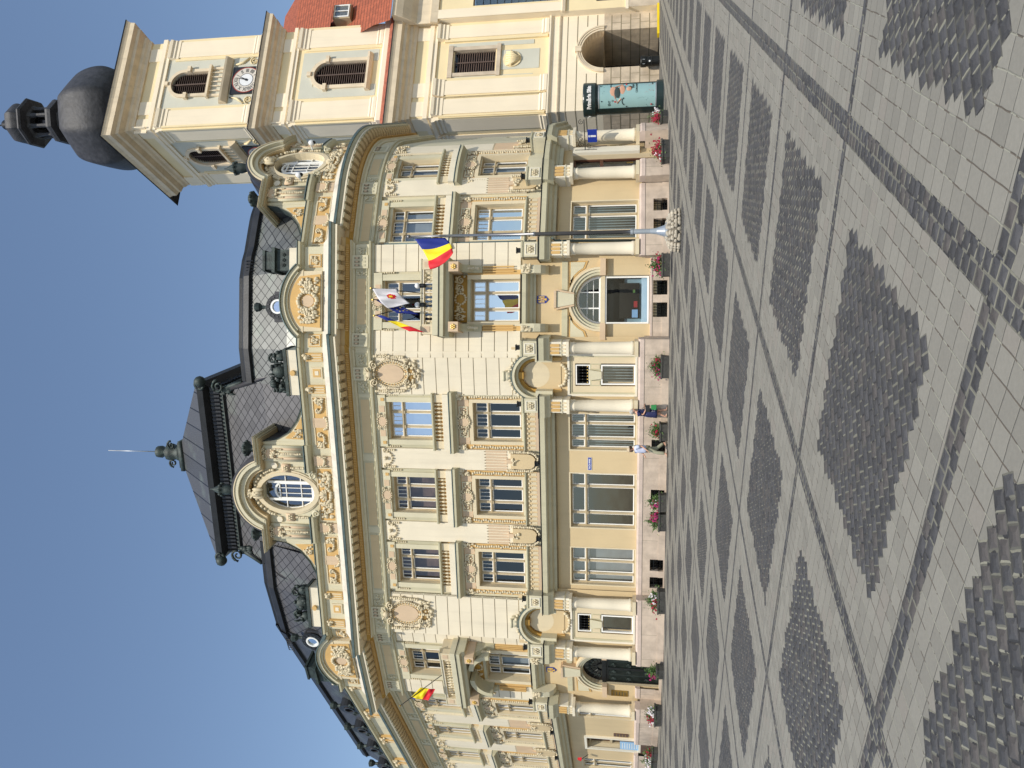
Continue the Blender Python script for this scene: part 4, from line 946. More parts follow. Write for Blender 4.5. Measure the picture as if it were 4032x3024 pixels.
for sub_ in (PATH[:5] + [FC(-8.15 - 1.08, 0)[:2]], [FC(-8.15 + 1.08, 0)[:2]] + PATH[5:9] + [p_ for q_, p_ in EQ if q_ < 3.7] + [FE(3.87, 0)[:2]], [FE(6.03, 0)[:2]] + [p_ for q_, p_ in EQ if q_ > 6.2]):
    par.mould(sub_, [(-.75, 16.982), (.05, 16.982), (.10, 17.06), (.20, 17.10), (.22, 17.20), (-.75, 17.24)], 'sage')
    par.mould(sub_, [(-.78, 17.242), (.24, 17.235), (.24, 17.26), (-.78, 17.30)], 'gutter')
par.build('parapet', TH)
def modillions(f, s0, s1):
    mod = MB(); beads = MB()
    n = max(1, int((s1 - s0) / .42))
    for i in range(n):
        x = s0 + (s1 - s0) * (i + .5) / n
        mod.prism(Swap(f, x), [(.30, 14.815), (.48, 14.815), (.62, 14.85), (.76, 14.93), (.80, 15.016), (.30, 15.016)], -.12, .12, 'ochre_wall')
        mod.box(f, x - .14, x + .14, 14.96, 15.017, .30, .82, 'sage')
    n = int((s1 - s0) / .085)
    for i in range(n): x = s0 + (s1 - s0) * (i + .5) / n; beads.box(f, x - .022, x + .022, 14.64, 14.78, .30, .345, 'orange')
    mod.build('modillion_course', TH); beads.build('egg_moulding', TH)
modillions(FA, SAL, .2); modillions(FB, SBL, SBR - .6); modillions(FC, SCL, SCR); modillions(FD, SDL + .9, SDR); modillions(FE, .6, SER - .8)
fr = MB(); fo = MB()
def own(nm_main, nm_orn, a, b):
    def deco(fn):
        def run(*x, **k):
            globals()[a] = MB(); globals()[b] = MB(); fn(*x, **k); p_ = None
            if globals()[a].v: p_ = globals()[a].build(nm_main, TH)
            if globals()[b].v: globals()[b].build(nm_orn, p_ if p_ is not None else TH, True)
        return run
    return deco
@own('frieze_panel', 'relief', 'fr', 'fo')
def fpanel(f, s0, s1, m='ochre_wall'):
    fr.box(f, s0, s1, 13.83, 14.38, .03, .055, 'sage'); fr.box(f, s0 + .08, s1 - .08, 13.90, 14.31, .055, .07, m)
@own('triglyph', 'relief', 'fr', 'fo')
def trig(f, sc, w=.62):
    fr.box(f, sc - w / 2, sc + w / 2, 13.76, 14.60, .03, .16, 'sage_light')
    for k in (-1, 0, 1): fr.box(f, sc + k * .17 - .05, sc + k * .17 + .05, 13.9, 14.16, .16, .175, 'sage'); fr.box(f, sc + k * .17 - .045, sc + k * .17 + .045, 14.18, 14.42, .16, .19, 'groove'); fr.box(f, sc + k * .17 - .035, sc + k * .17 + .035, 14.24, 14.36, .19, .20, 'pink')
@own('leaf_panel', 'relief', 'fr', 'fo')
def fleaf(f, sc, w=.5): fr.box(f, sc - w / 2, sc + w / 2, 13.84, 14.38, .03, .06, 'sage'); leaves(fo, f, sc - w * .38, sc + w * .38, 13.92, 14.30, .07, int(26 * w), .05, 'sage_light')
for a, b in ((-6.05, -3.25), (-9.8, -6.4), (-13.2, -10.15)): fpanel(FC, a, b)
for c in (-2.06, -14.42): trig(FC, c); fleaf(FC, c - .68, .62); fleaf(FC, c + .68, .62)
fpanel(FD, -1.35, .95); trig(FD, 1.65); trig(FD, -2.0); fleaf(FD, 1.18, .34); fleaf(FD, 2.15, .34); fleaf(FD, -1.56, .3)
fpanel(FB, -2.65, -.35); trig(FB, -3.3); trig(FB, .22); fleaf(FB, -2.85, .28); fleaf(FB, -.12, .28)
fpanel(FE, .15, 2.3); trig(FE, 3.0); fleaf(FE, 2.5, .3); fleaf(FE, 3.5, .3); fpanel(FE, 3.8, 5.1); trig(FE, 5.9)
for c in sA[:3]: fpanel(FA, c - 1.55, c + 1.45); fleaf(FA, c - 1.95, .5)

# ---- parapet panels
pp = MB(); po = MB()
@own('garland_panel', 'garland', 'pp', 'po')
def swag_panel(f, s0, s1, d=-.02):
    pp.box(f, s0, s1, 16.08, 16.72, d, d + .03, 'orange'); frame_rect(pp, f, s0 - .04, s1 + .04, 16.03, 16.77, .05, d, d + .06, 'cream'); m = (s0 + s1) / 2; w = s1 - s0
    pp.box(f, m - .24, m + .24, 16.12, 16.80, d + .03, d + .06, 'pink'); chain(po, f, arcpts(m, 16.25, .30, .22, 180, 360, 8), .07, 'ornament', d + .09)
    for h in (-1, 1):
        for q in (.58, 1.05 if w > 2.3 else .85):
            volute(po, f, m + h * q, 16.48, d + .08, .13, 'ornament', 1.4, h, .045)
        chain(po, f, arcpts(m + h * .8, 16.5, .26, .24, 180, 360, 8), .065, 'ornament', d + .09); leaves(po, f, m + h * (w / 2 - .2) - .14, m + h * (w / 2 - .2) + .14, 16.2, 16.62, d + .07, 14, .06)
@own('wreath_panel', 'wreath', 'pp', 'po')
def wreath_panel(f, sc, hw, z0=16.08, z1=17.0):
    chain(po, f, arcpts(sc, 16.66, .42, .46, 0, 360, 20), .10, 'ornament', .34); pp.disc(f, sc, 16.66, .28, .30, -.02, .30, 'pink')
    for h in (-1, 1):
        for k in range(2): volute(po, f, sc + h * (.58 + .28 * k), 16.62 - .06 * k, .33, .17, 'ornament', 1.5, h, .05)
        leaves(po, f, sc + h * (hw * .6) - hw * .28, sc + h * (hw * .6) + hw * .34, 16.15, 17.05, .32, 60, .07)
@own('shell_panel', 'shell', 'pp', 'po')
def shell_panel(f, s, w=.62):
    pp.box(f, s - w / 2, s + w / 2, 16.10, 16.72, -.02, .02, 'orange'); frame_rect(pp, f, s - w / 2 + .05, s + w / 2 - .05, 16.15, 16.67, .04, .02, .04, 'cream'); leaves(po, f, s - .18, s + .18, 16.25, 16.58, .04, 14, .055); rosette(po, f, s, 16.42, .04, .15)
@own('parapet_pier', 'mask', 'pp', 'po')
def head_pier(f, sc, hw):
    for h in (-1, 1):
        x = sc + h * (hw - .32); pp.box(f, x - .2, x + .2, 16.0, 16.85, -.02, .12, 'orange'); leaves(po, f, x - .12, x + .12, 16.62, 16.92, .16, 12, .06); bead(po, f, x, 16.78, .22, .11)
        for k in range(3): pp.box(f, x - .15 + k * .12, x - .1 + k * .12, 16.05, 16.55, .12, .135, 'cream')
    pp.box(f, sc - .28, sc + .28, 16.12, 16.66, -.02, .03, 'cream'); pp.box(f, sc - .2, sc + .2, 16.2, 16.58, .03, .045, 'orange'); pp.box(f, sc - .1, sc + .1, 16.3, 16.48, .045, .06, 'white_plaster')
swag_panel(FC, -5.80, -3.25); swag_panel(FC, -13.0, -10.45)
for c in (-2.06, -14.42): head_pier(FC, c, 1.1)
wreath_panel(FD, -.18, 1.15); shell_panel(FD, 1.75); shell_panel(FD, -2.02)
wreath_panel(FB, -1.55, 1.15); shell_panel(FB, .2); shell_panel(FB, -3.3)
swag_panel(FE, .15, 2.7)
for c in sA[:4]:
    for h in (-1, 1): head_pier(FA, c + 1.98, .62) if h > 0 else None
# wide relief under each oval gable
@own('relief_panel', 'relief', 'pp', 'po')
def gable_relief(f, c):
    pp.box(f, c - 1.35, c + 1.35, 16.05, 16.80, -.02, .04, 'orange'); frame_rect(pp, f, c - 1.4, c + 1.4, 16.0, 16.85, .05, -.02, .07, 'cream'); leaves(po, f, c - 1.2, c - .4, 16.15, 16.7, .07, 40, .075); leaves(po, f, c + .4, c + 1.2, 16.15, 16.7, .07, 40, .075)
    chain(po, f, arcpts(c, 16.5, .42, .34, 180, 360, 10), .09, 'ornament', .1)
    for k in range(7): a = R(k * 30); po.tube([f(c, 16.42, .08), f(c + .3 * math.cos(a), 16.42 + .34 * math.sin(a), .12)], [.03, .07], 'ornament', 5)
    for h in (-1, 1): x = c + h * 1.75; pp.box(f, x - .24, x + .24, 15.99, 16.9, -.02, .10, 'pink'); chain(po, f, arcpts(x, 16.62, .26, .30, 180, 360, 8), .07, 'ornament', .16); chain(po, f, [(x - .26, 16.66), (x - .2, 16.2)], .05, 'ornament', .14); chain(po, f, [(x + .26, 16.66), (x + .2, 16.2)], .05, 'ornament', .14)
gable_relief(FC, -8.2); gable_relief(FE, 4.95)

# segmental gables with wreaths over the portal bays
def seg_gable(f, sc):
    S = MB(); r = 2.05; cz = 15.72; a0 = 46
    pts = [(sc - 1.5, 16.9)] + arcpts(sc, cz, r * .93, r, 180 - a0, a0, 14) + [(sc + 1.5, 16.9)]
    S.prism(f, pts[::-1], -.7, .26, 'cream'); S.ring(f, sc, cz, r * 1.0, r * 1.09, a0 - 6, 186 - a0, -.7, .42, 'sage_light', 18); S.ring(f, sc, cz, r * .94, r * .999, a0, 180 - a0, -.7, .34, 'sage', 18)
    S.ring(f, sc, cz, r * 1.091, r * 1.11, a0 - 6, 186 - a0, -.7, .52, 'gutter', 18); S.box(f, sc - 1.42, sc + 1.42, 15.99, 16.95, -.3, .24, 'cream'); S.prism(f, ([(sc - 1.26, 16.05)] + arcpts(sc, cz, r * .85, r * .89, 180 - a0 - 2, a0 + 2, 12) + [(sc + 1.26, 16.05)])[::-1], .26, .28, 'orange')
    S.build('segmental_gable', TH)
seg_gable(FD, -.18); seg_gable(FB, -1.55)

# big dormer gables with oval windows
def big_gable(f, c, label, dep=2.6, ch=19.15, K=.97, oz=18.45, rz=1.45):
    S = MB(); hw = 2.62
    out = [(c - 5.0, 17.26), (c - 4.4, 17.3), (c - 3.7, 17.62), (c - 3.1, 18.1), (c - 2.72, 18.8), (c - hw, 19.6)]
    out2 = [(2 * c - x, z) for x, z in out[::-1]]
    if f.curved: out2 = [p for p in out2 if p[0] < c + 3.6]
    pts = [(out[0][0], 16.9)] + out + out2 + [(out2[-1][0], 16.9)]
    # wall with oval hole: strips left and right of the oval
    rx = .95
    strips = []; N = 14
    left = [(c - rx * math.sin(math.pi * i / N), oz - rz * math.cos(math.pi * i / N)) for i in range(N + 1)]
    right = [(c + rx * math.sin(math.pi * i / N), oz - rz * math.cos(math.pi * i / N)) for i in range(N + 1)]
    def conc(s0, s1, z0, z1):
        if f.curved:
            n = max(1, int(abs(s1 - s0) / .35))
            for i in range(n): S.box(f, s0 + (s1 - s0) * i / n, s0 + (s1 - s0) * (i + 1) / n, z0, z1, -.5, 0, 'sage_light')
        else: S.box(f, s0, s1, z0, z1, -.5, 0, 'sage_light')
    for i in range(N):
        z0, z1 = left[i][1], left[i + 1][1]; x = max(abs(left[i][0] - c), abs(left[i + 1][0] - c))
        S.prism(f, [(c - hw, z0), (left[i][0], z0), (left[i + 1][0], z1), (c - hw, z1)], -.5, 0, 'sage_light'); S.prism(f, [(right[i][0], z0), (c + hw, z0), (c + hw, z1), (right[i + 1][0], z1)], -.5, 0, 'sage_light')
    conc(c - hw, c + hw, 16.9, oz - rz); conc(c - hw, c + hw, oz + rz, ch + .6 * K); conc(c - 1.75 * K, c + 1.75 * K, max(oz + rz, ch + .6 * K), ch + 1.15 * K)
    for seq, h in ((out, -1), (out2[::-1], 1)):
        for (x0, z0), (x1, z1) in zip(seq[1:], seq[2:]):
            q = [(x0, 17.2), (x1, 17.2), (x1, z1), (x0, z0)]; q = q if h < 0 else [(x1, 17.2), (x0, 17.2), (x0, z0), (x1, z1)]
            S.prism(f, q, -.45, -.02, 'sage_light')
            S.prism(f, [(x0, z0), (x1, z1), (x1, z1 + .06), (x0, z0 + .06)] if h < 0 else [(x1, z1), (x0, z0), (x0, z0 + .06), (x1, z1 + .06)], -.5, .04, 'verdigris')
    # cheeks of the dormer running back into the roof
    for h in (-1, 1): S.box(f, c + h * hw - (.0 if h < 0 else .14), c + h * hw + (.14 if h < 0 else .0), 18.2, ch + .5 * K, -dep, -.5, 'roof_metal')
    gb = S.build('dormer_gable', TH); gb['label'] = label
    S = MB()
    # oval frame and mouldings
    S.ring(f, c, oz, rx - .02, rx + .14, 0, 360, -.32, .10, 'cream', 30, rz / rx); S.ring(f, c, oz, rx + .14, rx + .24, 0, 360, 0, .06, 'cream', 30, 1.42)
    # hood cornice: arch with straight shoulders
    def hood(r0, r1, d, m, dd=-.5):
        r0, r1 = r0 * K, r1 * K; S.ring(f, c, ch, r0, r1, 18, 162, dd, d, m, 22)
        for h in (-1, 1): x0 = c + h * r0 * math.cos(R(18)); x1 = c + h * (hw + (d - .0) * .7); zt = ch + r1 * math.sin(R(18)); zb = ch + r0 * math.sin(R(18)); a, b = sorted((x0, x1)); S.box(f, a, b, zb, zt, dd, d, m); S.box(f, *sorted((c + h * (hw - .1), c + h * (hw + d * .7))), zb, zt, -dep, dd, m)
    hood(1.30, 1.44, .30, 'ochre_wall'); hood(1.445, 1.70, .42, 'sage_light'); hood(1.705, 1.90, .58, 'sage_light'); hood(1.905, 1.96, .62, 'cream', -.6)
    hood(1.965, 2.12, .50, 'roof_metal', -.5)
    S.ring(f, c, ch, 1.96 * K, 2.2 * K, 18, 162, -dep, -.2, 'roof_metal', 16)
    S.box(f, c - hw, c + hw, ch + .48 * K, ch + .66 * K, -dep, -.5, 'roof_metal')
    # straight cornice below the volutes
    for h in (-1, 1):
        a, b = sorted((c + h * 1.15, c + h * 2.55)); S.sideprof(f, a, b, [(0, 16.98), (.2, 17.0), (.34, 17.1), (.36, 17.22), (0, 17.26)], 'sage'); S.box(f, a, b, 17.262, 17.30, 0, .40, 'gutter')
    S.build('gable_cornice', gb)
    A = MB()
    for h in (-1, 1):
        volute(A, f, c + h * 1.0, 16.95, .22, .20, 'sage_light', 1.4, h, .07)
        x = c + h * 2.05; A.box(f, x - .40, x + .40, 17.27, ch + .38 * K, 0, .12, 'sage_light')
        for q in (-.24, 0, .24): A.box(f, x + q - .06, x + q + .06, 17.35, 18.9, .12, .15, 'pink')
        chain(A, f, [(x, 18.9), (x, 17.45)], .065, 'ornament', .17); chain(A, f, [(x - .24, 18.95), (x - .24, 18.45)], .05, 'ornament', .17); chain(A, f, [(x + .24, 18.95), (x + .24, 18.45)], .05, 'ornament', .17)
        A.disc(f, x, 19.1, .26, .28, .12, .18, 'pink', 14); volute(A, f, x - .16, 19.4, .2, .15, 'ornament', 1.5, -1, .04); volute(A, f, x + .16, 19.4, .2, .15, 'ornament', 1.5, 1, .04); leaves(A, f, x - .25, x + .25, 18.85, 19.05, .2, 14, .06)
        A.box(f, c + h * 1.28 - .22, c + h * 1.28 + .22, 18.2, 18.62, 0, .10, 'pink'); rosette(A, f, c + h * 1.28, 18.41, .12, .17); chain(A, f, [(c + h * 1.30, 18.1), (c + h * 1.30, 17.4)], .07, 'ornament', .06)
        A.disc(f, c + h * 1.42, 19.0, .16, .16, 0, .1, 'white_plaster', 12)
        # pierced corner relief
        A.prism(f, [(c + h * 2.75, 17.4), (c + h * 3.9, 17.4), (c + h * 3.3, 17.75), (c + h * 2.80, 18.35)][::h], -.02, .0, 'orange'); leaves(A, f, min(c + h * 2.85, c + h * 3.3), max(c + h * 2.85, c + h * 3.3), 17.45, 17.9, .02, 26, .05)
    chain(A, f, arcpts(c, oz + .1, 1.27, 1.62, 20, 160, 16), .085, 'ornament', .1)
    for k in range(32):
        a = R(22 + k * 4.4); A.tube([f(c + 1.34 * K * math.cos(a), ch + 1.2 * K * math.sin(a), .12), f(c + 1.34 * K * math.cos(a), ch + 1.34 * K * math.sin(a), .28)], .025, 'orange', 4)
    # keystone head
    A.blob(f(c, ch + 0.85 * K, .28), (.20, .18, .27), 'ornament', 12, 8); A.blob(f(c, ch + 0.82 * K, .46), (.04, .05, .06), 'ornament')
    for h in (-1, 1): A.blob(f(c + h * .2, ch + 0.80 * K, .26), (.1, .12, .3), 'ornament', 8, 5); bead(A, f, c + h * .08, ch + 0.90 * K, .43, .03, 'groove')
    leaves(A, f, c - .25, c + .25, ch + 1.10 * K, ch + 1.35 * K, .3, 20, .06); A.build('gable_ornament', gb, True)
    W = MB()
    W.ring(f, c, oz, rx - .06, rx - .02, 0, 360, -.32, -.26, 'sash_white', 24, 1.5)
    for x in (-.46, .46): W.box(f, c + x - .06, c + x + .06, 17.15, 19.55 if 1 else 19, -.30, -.18, 'sash_white')
    W.box(f, c - .40, c + .40, 17.05, 17.25, -.30, -.18, 'sash_white'); W.ring(f, c, 18.75, .40, .50, 30, 150, -.30, -.18, 'sash_white', 8)
    for x in (-.14, .14): W.box(f, c + x - .015, c + x + .015, 17.3, 19.1, -.27, -.22, 'sash_white')
    for z in (17.85, 18.65): W.box(f, c - .9, c + .9, z - .02, z + .02, -.27, -.22, 'sash_white')
    frame_rect(W, f, c - .40, c + .40, 17.25, 19.0, .05, -.28, -.2, 'sash_white')
    w_ = W.build('oval_window', gb); G = MB(); G.disc(f, c, oz, rx - .04, rz - .06, -.29, -.28, 'glass_mid', 26); G.build('pane', w_)
    ROOMS.disc(f, c, oz, rx, rz, -.50, -.45, 'dark_room')
big_gable(FC, -8.15, 'front dormer gable with an oval white window')
big_gable(FE, 4.95, 'corner dormer gable with an oval white window', 2.2, 19.0, .86, 18.2, 1.34)
def urn(f, s, z, d, k, name='roof_urn'):
    S = MB(); S.lathe(f(s, z, d), [(.20 * k, 0), (.20 * k, .12 * k), (.09 * k, .22 * k), (.12 * k, .32 * k), (.30 * k, .6 * k), (.36 * k, .9 * k), (.34 * k, 1.15 * k), (.42 * k, 1.25 * k), (.42 * k, 1.35 * k), (.30 * k, 1.45 * k), (.2 * k, 1.7 * k), (.05 * k, 1.95 * k), (.02, 2.15 * k)], 'verdigris', 12)
    for q in range(8): a = q * math.pi / 4; x, y, zz = f(s, z + 1.28 * k, d); S.blob((x + .4 * k * math.cos(a), y + .4 * k * math.sin(a), zz), (.1 * k, .1 * k, .14 * k), 'verdigris')
    S.build(name, TH, True)
def basket(f, s, z, d, k):
    S = MB(); S.lathe(f(s, z, d), [(.30 * k, 0), (.34 * k, .1 * k), (.2 * k, .2 * k), (.22 * k, .5 * k), (.42 * k, .62 * k), (.45 * k, .8 * k), (.3 * k, .95 * k)], 'verdigris', 10)
    for q in range(9): a = q * 2 * math.pi / 9; x, y, zz = f(s, z + .75 * k, d); S.blob((x + .4 * k * math.cos(a), y + .4 * k * math.sin(a), zz), (.13 * k, .13 * k, .12 * k), 'verdigris')
    S.build('roof_vase', TH, True)
for f, c, zu, zb in ((FC, -8.15, 21.1, 19.8), (FE, 4.95, 20.75, 19.55)): urn(f, c, zu, -.1, .75); basket(f, c - 2.25, zb, .0, .8); basket(f, c + 2.25, zb, .0, .8)

# ---- roofs
def roof_strip(mb, path, prof, ms):
    """roof planes swept along the plan path with metric UVs; prof = [(d, z)], ms = material per strip"""
    P = [Vector(p) for p in path]; n = len(P); offs = []
    for i in range(n):
        t0 = (P[i] - P[i - 1]).normalized() if i else None; t1 = (P[i + 1] - P[i]).normalized() if i < n - 1 else None
        n0 = Vector((t0.y, -t0.x)) if t0 else None; n1 = Vector((t1.y, -t1.x)) if t1 else None
        o = n1 if n0 is None else n0 if n1 is None else (n0 + n1) / max(.2, 1 + n0.dot(n1)); offs.append(o)
    u = 0; us = [0]
    for i in range(1, n): u += (P[i] - P[i - 1]).length; us.append(u)
    vv = [0]
    for (d0, z0), (d1, z1) in zip(prof, prof[1:]): vv.append(vv[-1] + math.hypot(d1 - d0, z1 - z0))
    for i in range(n - 1):
        for j in range(len(prof) - 1):
            q = [(P[i + a] + offs[i + a] * prof[j + b][0], prof[j + b][1], us[i + a], vv[j + b]) for a, b in ((0, 0), (1, 0), (1, 1), (0, 1))]
            mb.quad([(p.x, p.y, z) for p, z, _, _ in q], ms[j], [(a, b) for _, _, a, b in q])
rprof = [(-.62, 16.9), (-1.0, 18.3), (-1.95, 20.65), (-1.80, 20.74), (-1.95, 21.1), (-2.3, 21.38), (-2.3, 21.52), (-3.2, 21.7), (-9., 22.1)]
simple = [FA(SAL, 0)[:2], pA_end, pB_end]      # left part
RL = [FA(SAL, 0)[:2], FA(-.6, 0)[:2], FB(-3.0, 0)[:2], FB(SBR, 0)[:2], FC(-15.2, 0)[:2], FC(-13, 0)[:2]]
R1 = MB(); roof_strip(R1, [FA(SAL, 0)[:2], xsec(FA.A, FA.t, FB.A, FB.t)], rprof, ['roof_row'] * 2 + ['roof_black'] * 5 + ['roof_seam']); R1.build('mansard_roof', TH)
pAB = xsec(FA.A, FA.t, FB.A, FB.t); pBC = xsec(FB.A, FB.t, FC.A, FC.t)
R1 = MB(); roof_strip(R1, [FA(-2, 0)[:2], pAB, pBC, FC(-12, 0)[:2]], rprof, ['roof_loz'] * 2 + ['roof_black'] * 5 + ['roof_seam'])
R1.f = R1.f[8:]; R1.m = R1.m[8:]; R1.uv = {k - 8: v for k, v in R1.uv.items() if k >= 8}; R1.v = R1.v[32:]; R1.f = [tuple(q - 32 for q in g_) for g_ in R1.f]; R1.build('mansard_roof', TH)
R1 = MB(); roof_strip(R1, [FC(-3, 0)[:2], pD_l, FD(1.6, 0)[:2], FE(.6, 0, .1)[:2]] + EP[1:-3], rprof, ['roof_loz_pale'] * 2 + ['roof_black'] * 5 + ['roof_seam']); R1.build('mansard_roof', TH)
# ribs under the roof crests
S = MB()
def ribs(f, s0, s1):
    n = int((s1 - s0) / .16)
    for i in range(n): x = s0 + (s1 - s0) * i / n; S.tube([f(x, 20.58, -1.90), f(x, 20.92, -1.93), f(x, 21.18, -2.3)], .028, 'roof_black', 4)
ribs(FA, SAL, -1); ribs(FB, -3.5, .6); ribs(FD, -1.6, 2.3); ribs(FE, .6, 7); S.build('roof_cresting', TH)
# roof of the middle block: steep truncated mansard, cresting, low cap, finial
S = MB(); f = FC
lo = [(-14.6, -1.0), (-1.9, -1.0), (-1.9, -12), (-14.6, -12)]; hi = [(-12.75, -3.0), (-3.65, -3.0), (-3.65, -9.), (-12.75, -9.)]
def band(mb, A_, za, B_, zb, m, v0=0):
    for k in range(4):
        a, b = A_[k], A_[(k + 1) % 4]; c, e = B_[(k + 1) % 4], B_[k]
        L = math.hypot(b[0] - a[0], b[1] - a[1]); o = (L - math.hypot(c[0] - e[0], c[1] - e[1])) / 2; H = math.hypot(zb - za, 2.)
        mb.quad([f(a[0], za, a[1]), f(b[0], za, b[1]), f(c[0], zb, c[1]), f(e[0], zb, e[1])], m, [(0, v0), (L, v0), (L - o, v0 + H), (o, v0 + H)])
mid = [(-13.75, -1.9), (-2.70, -1.9), (-2.70, -10.6), (-13.75, -10.6)]
band(S, lo, 17.2, mid, 20.2, 'roof_loz'); band(S, mid, 20.2, hi, 22.95, 'roof_loz', 3.55)
S.build('mansard_roof', TH); S = MB()
def grow(q, k): return [(q[0][0] - k, q[0][1] + k), (q[1][0] + k, q[1][1] + k), (q[2][0] + k, q[2][1] - k), (q[3][0] - k, q[3][1] - k)]
for z0, z1, k0, k1, m in ((22.95, 23.05, .0, .12, 'roof_black'), (23.05, 23.2, .12, .1, 'verdigris'), (23.2, 23.75, .02, .12, 'roof_metal'), (23.75, 23.95, .12, .5, 'roof_black'), (23.95, 24.25, .5, .55, 'roof_black')): band(S, grow(hi, k0), z0, grow(hi, k1), z1, m)
nn = 44
for i in range(nn + 1): x = -12.85 + 9.3 * i / nn; S.box(f, x - .05, x + .05, 23.22, 23.74, -2.92, -2.80, 'roof_black')
for i in range(20): d = -3.2 - 5.6 * i / 19; S.box(f, -3.56, -3.44, 23.22, 23.74, d - .05, d + .05, 'roof_black'); S.box(f, -12.96, -12.84, 23.22, 23.74, d - .05, d + .05, 'roof_black')
S.build('roof_crown', TH); S = MB(); cap = grow(hi, .5); apx = [(-9.0, -5.2), (-7.4, -5.2), (-7.4, -6.6), (-9.0, -6.6)]
band(S, cap, 24.252, apx, 27.3, 'roof_seam'); S.build('roof_cap', TH)
S = MB(); S.box(f, -9.1, -7.3, 27.28, 27.5, -6.7, -5.1, 'verdigris'); S.box(f, -8.95, -7.45, 27.5, 27.65, -6.55, -5.25, 'verdigris')
S.lathe(f(-8.2, 27.65, -5.9), [(.6, 0), (.55, .25), (.42, .5), (.5, .7), (.5, 1.0), (.25, 1.15), (.22, 1.25), (.36, 1.4), (.34, 1.7), (.12, 1.85)], 'verdigris', 10)
for h in (-1, 1): volute(S, f, -8.2 + h * .55, 28.2, -5.5, .25, 'verdigris', 1.4, h, .07)
S.tube([f(-8.2, 29.4, -5.9), f(-8.2, 32.6, -5.9)], .03, 'galv', 5); S.build('roof_finial', TH, True)
for x, h in ((-12.75, -1), (-3.65, 1)):      # corner scrolls with balls
    S = MB(); volute(S, f, x + h * .25, 23.1, -2.6, .36, 'verdigris', 1.5, h, .08); volute(S, f, x + h * .35, 24.05, -2.5, .32, 'verdigris', 1.5, h, .09); S.blob(f(x + h * .55, 24.0, -2.45), .30, 'verdigris', 10, 6); S.tube([f(x, 22.9, -2.9), f(x + h * .3, 22.3, -2.7), f(x + h * .55, 21.6, -2.4)], [.22, .14, .1], 'verdigris', 6)
    leaves(S, f, x - .2, x + .2, 22.3, 22.9, -2.75, 16, .12, 'verdigris'); S.build('roof_corner_ornament', TH, True)
for x0, x1 in ((-14.6, -12.75), (-1.9, -3.65)): S = MB(); S.tube([f(x0, 17.3, -.98), f((x0 * .46 + x1 * .54) - (.05 if x0 < -8 else -.05), 20.2, -1.85), f(x1, 22.95, -2.95)], .13, 'roof_metal', 6); S.build('hip_roll', TH, True)
# pedestals with bronze groups over the pavilions
def group_ped(f, sc, k=1.1):
    S = MB(); S.box(f, sc - 1.1, sc + 1.1, 17.28, 17.86, -.9, -.02, 'white_plaster'); S.box(f, sc - 1.15, sc + 1.15, 17.86, 18.02, -.95, .05, 'verdigris'); S.disc(f, sc, 17.60, .13, .13, -.02, .10, 'orange', 14); S.build('parapet_pedestal', TH)
    A = MB(); rnd = random.Random(int(abs(sc) * 10))
    A.blob(f(sc, 18.45, -.45), (.42, .35, .42), 'verdigris', 10, 7); A.blob(f(sc - .75, 18.32, -.42), (.28, .26, .30), 'verdigris', 8, 6); A.blob(f(sc + .75, 18.32, -.42), (.28, .26, .30), 'verdigris', 8, 6)
    for q in range(60): A.blob(f(sc + rnd.uniform(-1, 1), 18.1 + rnd.uniform(0, .7), -.4 + rnd.uniform(-.2, .28)), (rnd.uniform(.05, .14), .1, rnd.uniform(.06, .18)), 'verdigris', 6, 4)
    for h in (-1, 1): volute(A, f, sc + h * .62, 18.75, -.35, .22, 'verdigris', 1.5, h, .07)
    A.build('bronze_trophy', TH, True)
group_ped(FC, -2.06); group_ped(FC, -14.42)
def bucran(f, sc):
    S = MB(); S.box(f, sc - .55, sc + .55, 17.28, 17.75, -.9, -.05, 'white_plaster'); S.box(f, sc - .5, sc + .5, 17.75, 18.5, -1.1, -.2, 'verdigris'); S.box(f, sc - .6, sc + .6, 18.5, 18.65, -1.1, -.05, 'verdigris'); S.box(f, sc - .42, sc + .42, 18.65, 19.1, -1.3, -.3, 'verdigris'); S.box(f, sc - .5, sc + .5, 19.1, 19.22, -1.4, -.25, 'verdigris')
    for k in range(3): rosette(S, f, sc - .25 + .25 * k, 18.1, -.18, .1, 'verdigris')
    S.build('parapet_acroterion', TH)
bucran(FD, 1.85); bucran(FB, -3.35)
def oculus(f, sc, z, d):
    S = MB(); S.box(f, sc - .75, sc + .75, z - .8, z + .2, d - 1.2, d - .05, 'roof_metal'); S.ring(f, sc, z, .32, .62, 0, 360, d - .6, d + .02, 'roof_black', 20); S.ring(f, sc, z, .27, .36, 0, 360, d - .02, d + .06, 'sash_white', 22)
    for k in range(14): a = k * math.pi / 7; S.box(f, sc + .5 * math.cos(a) - .03, sc + .5 * math.cos(a) + .03, z + .5 * math.sin(a) - .05, z + .5 * math.sin(a) + .05, d + .02, d + .05, 'roof_metal')
    S.lathe(f(sc, z + .6, d - .2), [(.14, 0), (.08, .15), (.09, .3), (.2, .42), (.24, .62), (.18, .68)], 'verdigris', 8); o = S.build('roof_oculus', TH)
    G = MB(); G.disc(f, sc, z, .28, .28, d - .03, d - .02, 'glass_sky', 18); G.build('pane', o); ROOMS.disc(f, sc, z, .28, .28, d - .2, d - .19, 'dark_room')
oculus(FD, -.30, 18.75, -.95); oculus(FB, -1.62, 18.75, -.95)
